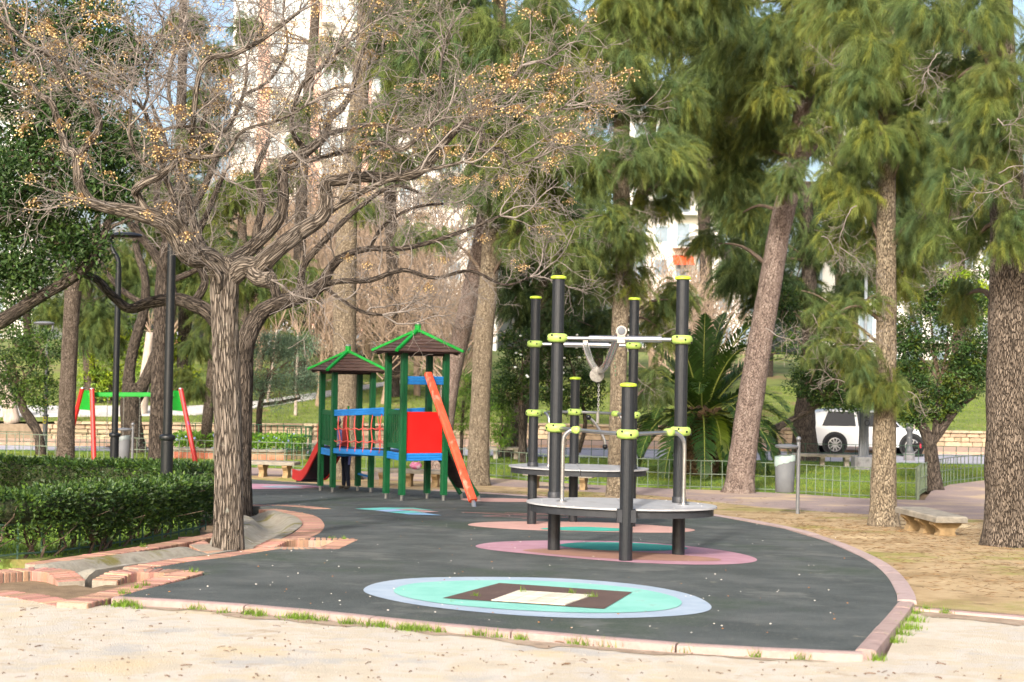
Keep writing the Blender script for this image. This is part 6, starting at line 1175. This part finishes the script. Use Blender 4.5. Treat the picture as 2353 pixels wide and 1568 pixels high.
def bead_tree(label, trunk, limbs, Z, seed, base_flare, sides=.3, berries=.5, upper=(), bm=None, tw=None, blen=(.5, 1.3), ridge=.05):
    rs = random.Random(seed); tp = tree_pts(trunk, Z); x, y = tp[0][:2]; t = thing('bead_tree', label, 'tree', (x, y, g(y)), 'bare bead trees'); tp[0] = (x, y, g(y) - .2, tp[0][3]); trunk_tube('trunk', tp, bm or M_bmel, t, 110, .05, 12, base_flare, 2, ridge); ncl = 0
    def spray(p, d, L, br):
        nonlocal ncl
        me, tips = rs.choice(SPR); M = frame_along(d, rs.uniform(0, 6.3)); o = inst('branch', me, t, tuple(p), rot=M.to_euler(), sc=(L, L, L))
        if br and ncl < 298:
            for q in sorted((Vector(p) + M @ (v * L) for v in rs.sample(tips, min(len(tips), 7))), key=lambda v: -v.z)[:3]:
                if rs.random() < br * (1.5 if q.z > ZC + 1.3 else .2): ncl += 1; c = rs.choice((.9, 1.0, 1.15)); inst('berry_cluster', rs.choice(CLU), t, tuple(q), rs.uniform(0, 6.3), (c, c, c))
    for lb in limbs:
        q = tree_pts(lb, Z); big = q[0][3] > .05; q = [q[0]] + [(a + rs.gauss(0, .02), b + rs.gauss(0, .03), c + rs.gauss(0, .02), r) for a, b, c, r in q[1:]]
        trunk_tube('limb', q, bm or M_bmel, t, 40 if big else 10, .1, 6, 0, 5, ridge * .8 if big else .03); pp = smooth_path(q, 6); s = 0
        for a, b in zip(pp, pp[1:]):
            va, vb = Vector(a[:3]), Vector(b[:3]); s += (vb - va).length
            if a[3] < .075 and s > sides * (1 + 3 * a[3] / .07):
                s = 0; d = (vb - va).normalized(); sd = d.cross(rv(rs)).normalized(); spray(vb, d * .55 + sd * .8 + UP * .3, rs.uniform(*blen), berries)
        d = (Vector(pp[-1][:3]) - Vector(pp[-2][:3])).normalized()
        for _ in range(3): spray(Vector(pp[-1][:3]), d + rv(rs) * .35, rs.uniform(*blen), berries)
    return t
FL_ = [[(518, 640, 52, 0), (490, 600, 50, -.1), (440, 575, 46, -.3), (385, 525, 44, -.5), (330, 490, 38, -.6), (290, 478, 32, -.6), (243, 476, 27, -.6), (205, 461, 25, -.6), (185, 420, 24, -.6), (178, 367, 23, -.6), (152, 348, 19, -.5), (135, 310, 17, -.4), (112, 240, 15, -.4), (78, 205, 13, -.3), (50, 140, 11, -.2), (20, 70, 9, 0), (-20, 0, 7, 0)],
       [(178, 372, 17, -.6), (198, 338, 17, -.7), (230, 292, 16, -.8), (214, 242, 14, -.8), (166, 200, 13, -.8), (112, 142, 12, -.9), (64, 100, 10, -1), (0, 50, 8, -1), (-60, 10, 6, -1)],
       [(345, 500, 20, -.6), (316, 460, 20, -.7), (312, 432, 20, -.8), (340, 412, 19, -.8), (372, 400, 18, -.8), (415, 362, 15, -.8), (450, 320, 12, -.8), (470, 260, 10, -.7), (500, 200, 8, -.6)],
       [(502, 672, 16, -.12), (496, 640, 15, -.2), (478, 590, 14, -.3), (428, 520, 13, -.5), (394, 440, 12, -.6), (362, 362, 11, -.7), (347, 310, 10, -.7), (328, 254, 9, -.7), (300, 230, 7, -.7), (235, 197, 6, -.7), (187, 170, 5, -.7)],
       [(347, 314, 8, -.7), (398, 291, 8, -.8), (440, 288, 7, -.8), (470, 305, 6, -.8), (500, 290, 5, -.8)],
       [(328, 254, 7, -.7), (345, 215, 6, -.7), (335, 160, 6, -.8), (360, 100, 5, -.8)],
       [(530, 640, 48, 0), (560, 615, 50, -.05), (590, 618, 46, -.1), (630, 585, 42, -.1), (690, 535, 38, 0), (735, 500, 34, .1), (752, 470, 30, .1), (750, 425, 26, .1), (775, 413, 26, .1), (821, 407, 26, .2), (888, 403, 24, .3), (950, 401, 23, .3), (982, 372, 22, .3), (1021, 333, 20, .4), (1065, 287, 18, .4), (1108, 257, 14, .4), (1155, 200, 10, .5), (1200, 160, 7, .5)],
       [(1065, 290, 12, .4), (1105, 302, 11, .4), (1105, 342, 10, .3), (1150, 345, 8, .3), (1185, 375, 6, .2), (1230, 370, 5, .2)],
       [(1108, 257, 9, .4), (1160, 250, 8, .3), (1220, 270, 7, .3), (1280, 250, 5, .3), (1310, 240, 4, .3)],
       [(740, 500, 14, .2), (790, 465, 14, .1), (860, 425, 13, 0), (930, 405, 11, -.1), (1000, 390, 9, -.2), (1060, 370, 7, -.2)],
       [(520, 610, 36, .2), (560, 585, 34, .4), (621, 520, 28, .6), (656, 467, 26, .7), (655, 384, 24, .8), (698, 340, 22, .8), (745, 310, 20, .9), (761, 277, 17, .9), (788, 247, 15, 1), (815, 205, 12, 1), (830, 130, 9, 1), (850, 70, 6, 1)],
       [(698, 340, 14, .8), (675, 290, 12, .6), (690, 200, 11, .5), (740, 150, 9, .5), (800, 100, 7, .4)],
       [(745, 310, 12, .8), (820, 290, 12, .7), (880, 292, 11, .6), (940, 300, 10, .5), (1000, 250, 8, .5), (1010, 170, 6, .5), (1020, 110, 5, .5)],
       [(655, 390, 12, .6), (720, 370, 12, .3), (800, 350, 12, .2), (860, 325, 12, .1), (920, 345, 10, 0), (985, 300, 8, 0)],
       [(500, 605, 24, .3), (470, 560, 22, .5), (440, 480, 18, .7), (430, 400, 15, .8), (470, 330, 12, .9), (520, 290, 10, .9), (560, 220, 8, .9), (570, 140, 6, .9)],
       [(372, 400, 10, -.8), (330, 360, 9, -.9), (300, 310, 8, -1), (310, 240, 7, -1)], [(415, 362, 10, -.8), (470, 370, 10, -1), (520, 345, 9, -1), (560, 300, 8, -1), (640, 270, 7, -1), (700, 240, 6, -1)],
       [(440, 330, 12, -.8), (470, 150, 13, -1), (530, 128, 13, -1), (600, 95, 11, -1), (680, 20, 8, -1)], [(470, 330, 10, .9), (400, 260, 9, .9), (390, 170, 8, .8), (420, 80, 6, .8)], [(560, 220, 7, .9), (620, 180, 7, .8), (650, 110, 6, .8), (660, 40, 5, .8)],
       [(575, 618, 40, 0), (600, 640, 38, -.2), (624, 640, 36, -.3)]]
bead_tree('big bare bead tree with golden berries and furrowed trunk in a brick pit', [(525, 1252, 70), (526, 1150, 66), (524, 1000, 64), (520, 850, 62), (516, 740, 62), (515, 660, 64), (517, 610, 58), (520, 590, 40)], FL_, 15.7, 5, .12, .1, .5, ridge=.06, blen=(.4, 1.0))
RL_ = [[(560, 830, 44), (565, 780, 44), (590, 730, 40), (625, 702, 36), (680, 688, 34), (735, 655, 28), (760, 620, 22), (790, 590, 17), (850, 570, 14), (920, 572, 12), (1000, 555, 10), (1080, 530, 8), (1150, 500, 6)], [(735, 655, 14), (790, 648, 13), (850, 645, 12), (920, 625, 10), (1000, 640, 8), (1080, 620, 7), (1160, 655, 6), (1215, 640, 4)], [(740, 655, 10), (780, 690, 9), (830, 715, 8), (880, 722, 6)],
       [(550, 820, 40), (520, 770, 38), (480, 715, 36), (440, 698, 34), (400, 690, 30), (340, 700, 26), (290, 712, 22), (262, 680, 20), (225, 645, 18), (190, 628, 16)], [(640, 700, 24), (620, 640, 22), (590, 560, 20), (610, 470, 17), (590, 390, 14), (620, 320, 10)], [(440, 700, 20), (470, 650, 18), (450, 570, 16), (480, 470, 13), (520, 400, 10)], [(690, 690, 18), (700, 610, 16), (760, 540, 14), (820, 480, 11), (900, 430, 9), (960, 440, 7)], [(850, 570, 9), (880, 520, 8), (950, 480, 7), (1020, 470, 6)]]
bead_tree('second bare bead tree standing directly behind the big one', [(548, 1172, 62), (550, 1050, 56), (553, 900, 54), (556, 820, 50), (556, 780, 34)], RL_, 23.6, 6, .15, .17, .25, bm=M_bdark, blen=(.6, 1.3))
bead_tree('dark furrowed bare tree in front of the swing set crossbar', [(360, 1066, 40), (363, 950, 37), (368, 800, 34), (371, 700, 33), (378, 600, 30), (390, 540, 24)], [[(380, 600, 24), (420, 520, 20), (470, 430, 16), (500, 350, 12)], [(376, 610, 22), (330, 550, 20), (280, 500, 16), (240, 520, 12)], [(375, 650, 16), (430, 630, 14), (480, 600, 10)], [(385, 560, 20), (360, 450, 16), (380, 340, 12), (350, 240, 8)]], 39, 7, .3, .45, 0, bm=M_bdark, blen=(.8, 1.8))
bead_tree('gnarled forked bare tree behind the swing set', [(308, 1064, 60), (302, 980, 48), (300, 920, 44), (305, 880, 36)], [[(295, 910, 30), (296, 850, 26), (310, 780, 24), (330, 710, 22), (335, 640, 18), (310, 560, 15), (320, 470, 12)], [(308, 920, 34), (335, 870, 28), (358, 810, 24), (385, 760, 20), (400, 680, 16), (380, 600, 12)], [(330, 700, 14), (270, 660, 12), (230, 600, 9)]], 46, 8, .3, .5, 0, bm=M_bdark, blen=(.8, 1.8), ridge=.08)
bead_tree('lopped grey trunk with bare shoots left of the swing set', [(150, 1092, 42), (153, 950, 38), (160, 800, 36), (166, 700, 36), (168, 668, 38)], [[(166, 690, 22), (180, 630, 20), (210, 560, 18), (225, 480, 14), (215, 400, 10)], [(166, 680, 16), (150, 630, 13), (130, 570, 10)], [(210, 560, 10), (260, 520, 8), (310, 500, 6)]], 37, 9, .2, .5, 0, bm=M_bcas2, blen=(.7, 1.6), ridge=.02)
# fine beige bare trees on the bank
M_bbg = pmat('bark_beige', ['#6b5a4c', '#85735f', '#94836f'], 10, .95, .6, 20, (1, 1, .3))
BARE = []
for q in range(4):
    rs = random.Random(200 + q); hh = 8; out, tips = [], []; b1 = MB()
    t = thing('bare_tree', 'beige bare twiggy tree, one of many on the grass bank', 'tree', (0, 0, 0), 'bare trees on the bank'); trunk_tube('trunk', [(0, 0, -.3, .17), (rs.uniform(-.3, .3), 0, hh * .2, .14), (rs.uniform(-.5, .5), 0, hh * .42, .1)], M_bbg, t, 10, .1, 4)
    for k in range(24): q_ = UP * hh * rs.uniform(.1, .42); shoot(out, tips, rs, q_, Vector((rs.gauss(0, .7), rs.gauss(0, .7), .7)).normalized(), hh * rs.uniform(.25, .5), .045, 0, 2, .08, .25, .42, .0095)
    for pts, rad, lev in out: b1.tube(pts, rad, 4 if lev == 0 else 3, False)
    b1.build('branches', M_twigb, t)['kind'] = 'stuff'; BARE.append(t)
rs = random.Random(17)
WH = ['between the two tower roofs', 'over the rope bridge, left of the tall roof', 'just behind the tall roof finial', 'above the grey olive crown', 'right of the grey olive crown', 'before the white balconies above the palm', 'left of the palm, before the balconies', 'before the salmon panels, left of the broad pale trunk', 'high behind the broad pale casuarina trunk', 'just right of the small roof finial', 'behind the left slope of the tall roof', 'right of the tall roof, behind the leaning scaly trunk', 'left of the olive, before the salmon panels', 'far behind the fork of the big bare tree', 'far behind the tall black lamp head', 'low behind the small roof, near the wall', 'low behind the left slope of the small roof', 'right of the palm crown before the balconies', 'beside the palm, near the orange awning', 'very tall, rising behind the tall roof', 'very tall, rising behind the small roof', 'very tall, rising before the tall apartment block', 'far behind the swing set crossbar', 'tallest, left of the salmon panels', 'tallest, between the salmon panels', 'tallest, above the small roof finial', 'tallest, right of the salmon panels', 'tallest, above the rope bridge', 'tall, behind the trunk top of the big bare tree', 'tall, above the olive and left of the broad trunk', 'tall, left of the tall roof finial']
for i, (cx, Yd, k) in enumerate(((880, 62, .9), (960, 66, 1), (1020, 60, .9), (700, 68, 1), (760, 75, 1.15), (1560, 64, 1.1), (1500, 70, 1.1), (640, 80, 1.3), (850, 84, 1.4), (910, 72, 1.1), (990, 78, 1.2), (1060, 70, 1), (590, 74, 1.2), (540, 86, 1.4), (470, 82, 1.3), (800, 64, .9), (730, 60, .8), (1600, 74, 1.2), (1640, 68, 1), (930, 90, 1.6), (780, 92, 1.6), (670, 95, 1.7), (390, 78, 1.2), (570, 98, 2.0), (620, 102, 2.2), (740, 100, 2.2), (820, 98, 2.1), (880, 96, 2.0), (530, 92, 1.7), (700, 88, 1.6), (960, 94, 1.8))):
    p = P(cx, 880, Yd); t = BARE[i] if i < 4 else copy_tree(BARE[i % 4]); t.location = (p.x, Yd, hill(p.x, Yd)); t.rotation_euler.z = rs.uniform(0, 6.3); t.scale = (k, k, k); t['label'] = 'bare twiggy tree ' + WH[i]
# ------------------------------------------------------------------ raised flower bed by the wall
fb = thing('flower_bed', 'raised brick flower bed with blue flowers and its own railing', 'flower bed', (-8.2, 44.5, g(44.5)))
fpoly = [(-10.5, 43.6), (-8.2, 43.3), (-6.9, 43.5), (-6.3, 44.2), (-6.6, 45.0), (-8, 45.4), (-10.5, 45.4)]
M_fbb = brickmat('bed_brick', '#8f4f3a', '#a3614a', '#8a7d70', 7, 0); n = len(fpoly)
for i in range(4):
    a, b_ = Vector((*fpoly[i], g(44) - .1)), Vector((*fpoly[i + 1], g(44) - .1)); d = (b_ - a).normalized(); nn_ = Vector((d.y, -d.x, 0)); MB().prism([a, b_, b_ - nn_ * .15, a - nn_ * .15], (0, 0, .36)).build('bed_wall', M_fbb, fb)
    x = 0; ln = (b_ - a).length
    while x < ln - .05: L_ = min(.42, ln - x); MB().box(a + d * (x + L_ / 2) - nn_ * .06 + UP * .4, (L_ - .015, .26, .07), Matrix.Rotation(math.atan2(d.y, d.x), 3, 'Z')).build('coping_stone', M_bench, fb); x += L_
sheet('soil', fpoly, .3, M_earth, parent=fb)
rg = np.random.default_rng(81); N = 5200; pos = np.c_[rg.uniform(-10.5, -6.4, N), rg.uniform(43.55, 45.1, N), np.zeros(N)]; pos[:, 2] = g(44) + .32 + rg.uniform(0, .42, N); fast_mesh('foliage', *leafs(pos, rg.normal(0, .6, (N, 3)) + np.array((0, 0, .6)), .11, .05, np.ones((N, 3)), rg)[:2], M_leafl, fb, np.repeat(np.array([(.7, 1, .7), (1, 1.1, .7)])[rg.integers(0, 2, N)], 4, 0))['kind'] = 'stuff'
b = MB(); [b.ball((rg.uniform(-10.4, -6.4), rg.uniform(43.5, 44.9), g(44) + .5 + rg.uniform(0, .28)), .035, 6, 4) for _ in range(46)]; b.build('blossoms', pmat('blue_petal', '#9aa6d8', rough=.7), fb)['kind'] = 'stuff'
fence('dark green railing curving round the raised flower bed', [(-10.5, 45.5), (-8.2, 45.5), (-6.6, 45.1), (-6.2, 44.3), (-6.8, 43.4)], 1.0, .2, pmat('rail_green', ['#1f4a30', '#2c5a3c'], 4, .6), rails=(1, .72, .35), r=.014, knob=.01)
# ------------------------------------------------------------------ grass, tufts, litter
def blades(pos, hgt, wd, rg, cols): 
    d = rg.normal(0, .35, (len(pos), 3)) + np.array((0, 0, 1)); N = len(pos); dd = unit(d) * hgt * rg.uniform(.5, 1.3, (N, 1)); s = unit(np.cross(d, rg.normal(0, 1, (N, 3)))) * wd
    V = np.empty((N, 3, 3)); V[:, 0] = pos - s; V[:, 1] = pos + s; V[:, 2] = pos + dd; return V.reshape(-1, 3), np.arange(N * 3).reshape(-1, 3), np.repeat(cols * rg.uniform(.7, 1.3, (N, 1)), 3, 0)
rg = np.random.default_rng(91); V = []
tufts = [(280, 1381, 40), (300, 1379, 30), (450, 1389, 14), (515, 1397, 10), (575, 1400, 26), (600, 1404, 12), (675, 1409, 34), (700, 1411, 20), (735, 1414, 16), (800, 1421, 22), (850, 1425, 16), (880, 1428, 16), (930, 1433, 18), (950, 1435, 24), (975, 1436, 26), (1010, 1440, 10), (1098, 1447, 16), (1140, 1451, 10), (1198, 1456, 14), (1318, 1464, 16), (1350, 1466, 24), (1385, 1469, 18), (1410, 1471, 12), (1560, 1482, 16), (1590, 1484, 10), (1735, 1494, 10), (1840, 1500, 8), (2090, 1415, 34), (2080, 1432, 36), (2068, 1445, 22), (2050, 1462, 16), (2095, 1398, 20), (2130, 1393, 14), (2170, 1398, 14), (2010, 1502, 10), (320, 1387, 8), (285, 1364, 8), (315, 1352, 8), (337, 1346, 8), (447, 1315, 8), (1045, 1384, 8), (1095, 1372, 6), (1200, 1364, 8), (1310, 1366, 8), (1360, 1374, 8), (760, 1238, 6), (790, 1239, 6), (330, 1258, 8)]
for (px, py, k) in tufts:
    c = G(px, py); m = k * 4; sd = .014 + .001 * k; V.append(np.c_[rg.normal(c.x, sd, m), rg.normal(c.y - .03, sd, m), np.full(m, c.z - .035 if py > 1376 else c.z)])
V = np.concatenate(V); tag(fast_mesh('grass', *blades(V, .055, .0035, rg, np.array([(1.15, 1.15, .8)]).repeat(len(V), 0))[:2], M_blade, None, np.repeat(np.array([(1.1, 1.15, .7)]).repeat(len(V), 0) * rg.uniform(.7, 1.3, (len(V), 1)), 3, 0)), kind='stuff')
Vl = []
def inpoly(x, y, poly):
    r = np.zeros(len(x), bool)
    for (x0, y0), (x1, y1) in zip(poly, poly[1:] + poly[:1]):
        c = ((y0 > y) != (y1 > y)) & (x < (x1 - x0) * (y - y0) / (y1 - y0 + 1e-12) + x0); r ^= c
    return r
x, y = rg.uniform(-16, 17, 130000), rg.uniform(33, 48.5, 130000); m = inpoly(x, y, LAWN); gy = {}
z = np.array([g(v) for v in y[m]]); V = np.c_[x[m], y[m], z]; pt = np.array([(1, 1, .8), (1.25, 1.1, .7), (1.4, 1.05, .6)])
pn = np.array([mnoise.noise(Vector((a * .6, b * .6, 1))) for a, b in V[:, :2]]); cc = pt[np.clip(((pn + .5) * 3).astype(int), 0, 2)]; v_, t_, c_ = blades(V, .07, .007, rg, cc); tag(fast_mesh('grass', v_, t_, M_blade, None, c_), kind='stuff')
x, y = rg.uniform(-9, -4.2, 30000), rg.uniform(14, 25, 30000); m = inpoly(x, y, BED); V = np.c_[x[m], y[m], [g(v) - .04 for v in y[m]]]; v_, t_, c_ = blades(V, .06, .005, rg, np.array([(1.1, 1.15, .8)]).repeat(len(V), 0)); tag(fast_mesh('grass', v_, t_, M_blade, None, c_), kind='stuff')
x, y = rg.uniform(-22, 24, 60000), rg.uniform(50, 76, 60000); k = np.array([b > wallY(a) + .4 for a, b in zip(x, y)]); V = np.c_[x[k], y[k], [hill(a, b) for a, b in zip(x[k], y[k])]]; v_, t_, c_ = blades(V, .1, .014, rg, np.array([(1.2, 1.1, .7)]).repeat(len(V), 0)); tag(fast_mesh('grass', v_, t_, M_blade, None, c_), kind='stuff')
# twigs, casuarina cones, petals and berries lying about
lt = MB(); lw = MB(); lb_ = MB(); rs = random.Random(77)
for k in range(420):
    px, py = rs.uniform(0, 2353), rs.uniform(1395, 1565)
    if py < 1385 + (px - 262) * .072: continue
    p = G(px, py, -.033); a = rs.uniform(0, 6.3); L_ = rs.uniform(.01, .07) * rs.choice((.2, .3, .4, 1)); d = Vector((math.cos(a), math.sin(a), 0)); lt.tube([p + UP * .004, p + d * L_ * .5 + UP * .007 + Vector((0, rs.uniform(-.01, .01), 0)), p + d * L_ + UP * .003], rs.uniform(.0015, .004), 4)
for k in range(520):
    px, py = rs.uniform(1500, 2353), rs.uniform(1165, 1395); q = G(px, py); 
    if q.x < 3.4 + max(0, (19 - q.y)) * .0 or (q.y < 17 and q.x < 4.0) or q.y > 26: continue
    p = G(px, py, -.03); a = rs.uniform(0, 6.3); L_ = rs.uniform(.02, .16) * rs.choice((.3, .5, 1)); d = Vector((math.cos(a), math.sin(a), 0)); lt.tube([p + UP * .006, p + d * L_ * .5 + UP * .01, p + d * L_ + UP * .004], rs.uniform(.002, .006), 4)
for k in range(260):
    px, py = rs.uniform(330, 1950), rs.uniform(1130, 1480); p = G(px, py); r_ = rs.uniform(.004, .009)
    if p.y < 9.0 or py > 1372 + (px - 262) * .072: continue
    (lw if rs.random() < .62 else lb_).ball(p + UP * (r_ * .35 + .004), r_, 6, 4, (1, rs.uniform(.5, 1), .45))
rgn = np.random.default_rng(5); q = []
for cx, cy, sx, sy, m in ((6.2, 18, 1.6, 2.2, 2600), (5.9, 22, 1.4, 2, 1800), (4.6, 17, .8, 3, 900), (2.4, 30.5, 1.4, 1.6, 900), (-.8, 35, 1.6, 1.2, 700), (5.0, 13.2, 1.2, 1.4, 700)): q.append(np.c_[rgn.normal(cx, sx, m), rgn.normal(cy, sy, m)])
q = np.concatenate(q); q = q[[b_ > 11.6 and b_ < 33 and a_ > (3.6 if b_ < 16 else (4.2 if b_ < 22 else 3.2 if b_ < 26 else -3)) for a_, b_ in q]]; pz_ = np.c_[q, [g(v) - .012 for v in q[:, 1]]]; dn = rgn.normal(0, 1, (len(q), 3)) * np.array((1, 1, .06))
v_, t_, c_ = leafs(pz_, dn, .12, .006, np.array([(1, 1, 1)]).repeat(len(q), 0), rgn, 0); tag(fast_mesh('litter', v_, t_, pmat('needle_litter', ['#5a4530', '#7a6040'], 5, .9, attr=True), None, c_), kind='stuff')
pb = MB()
for k in range(900):
    px, py = rs.uniform(0, 2353), rs.uniform(1392, 1566)
    if py < 1388 + (px - 262) * .072: continue
    p = G(px, py, -.034); r_ = rs.uniform(.002, .0065); pb.add([p + Vector((a * r_, b_ * r_, c * r_ * .7)) for a, b_, c in ((1, 0, 0), (-1, .2, 0), (0, 1, 0), (.1, -1, 0), (0, 0, 1))], [(0, 2, 4), (2, 1, 4), (1, 3, 4), (3, 0, 4)])
tag(pb.build('gravel', pmat('pebble', ['#978c80', '#b0a79b', '#857a6e'], 20, .9)), kind='stuff')
tag(lt.build('litter', pmat('twig_litter', ['#5a4536', '#755c47'], 8, .9)), kind='stuff'); tag(lw.build('litter', pmat('petal_litter', '#c9c4bb', rough=.8)), kind='stuff'); tag(lb_.build('litter', pmat('berry_litter', ['#a8743c', '#8a5a34'], 8, .7)), kind='stuff')
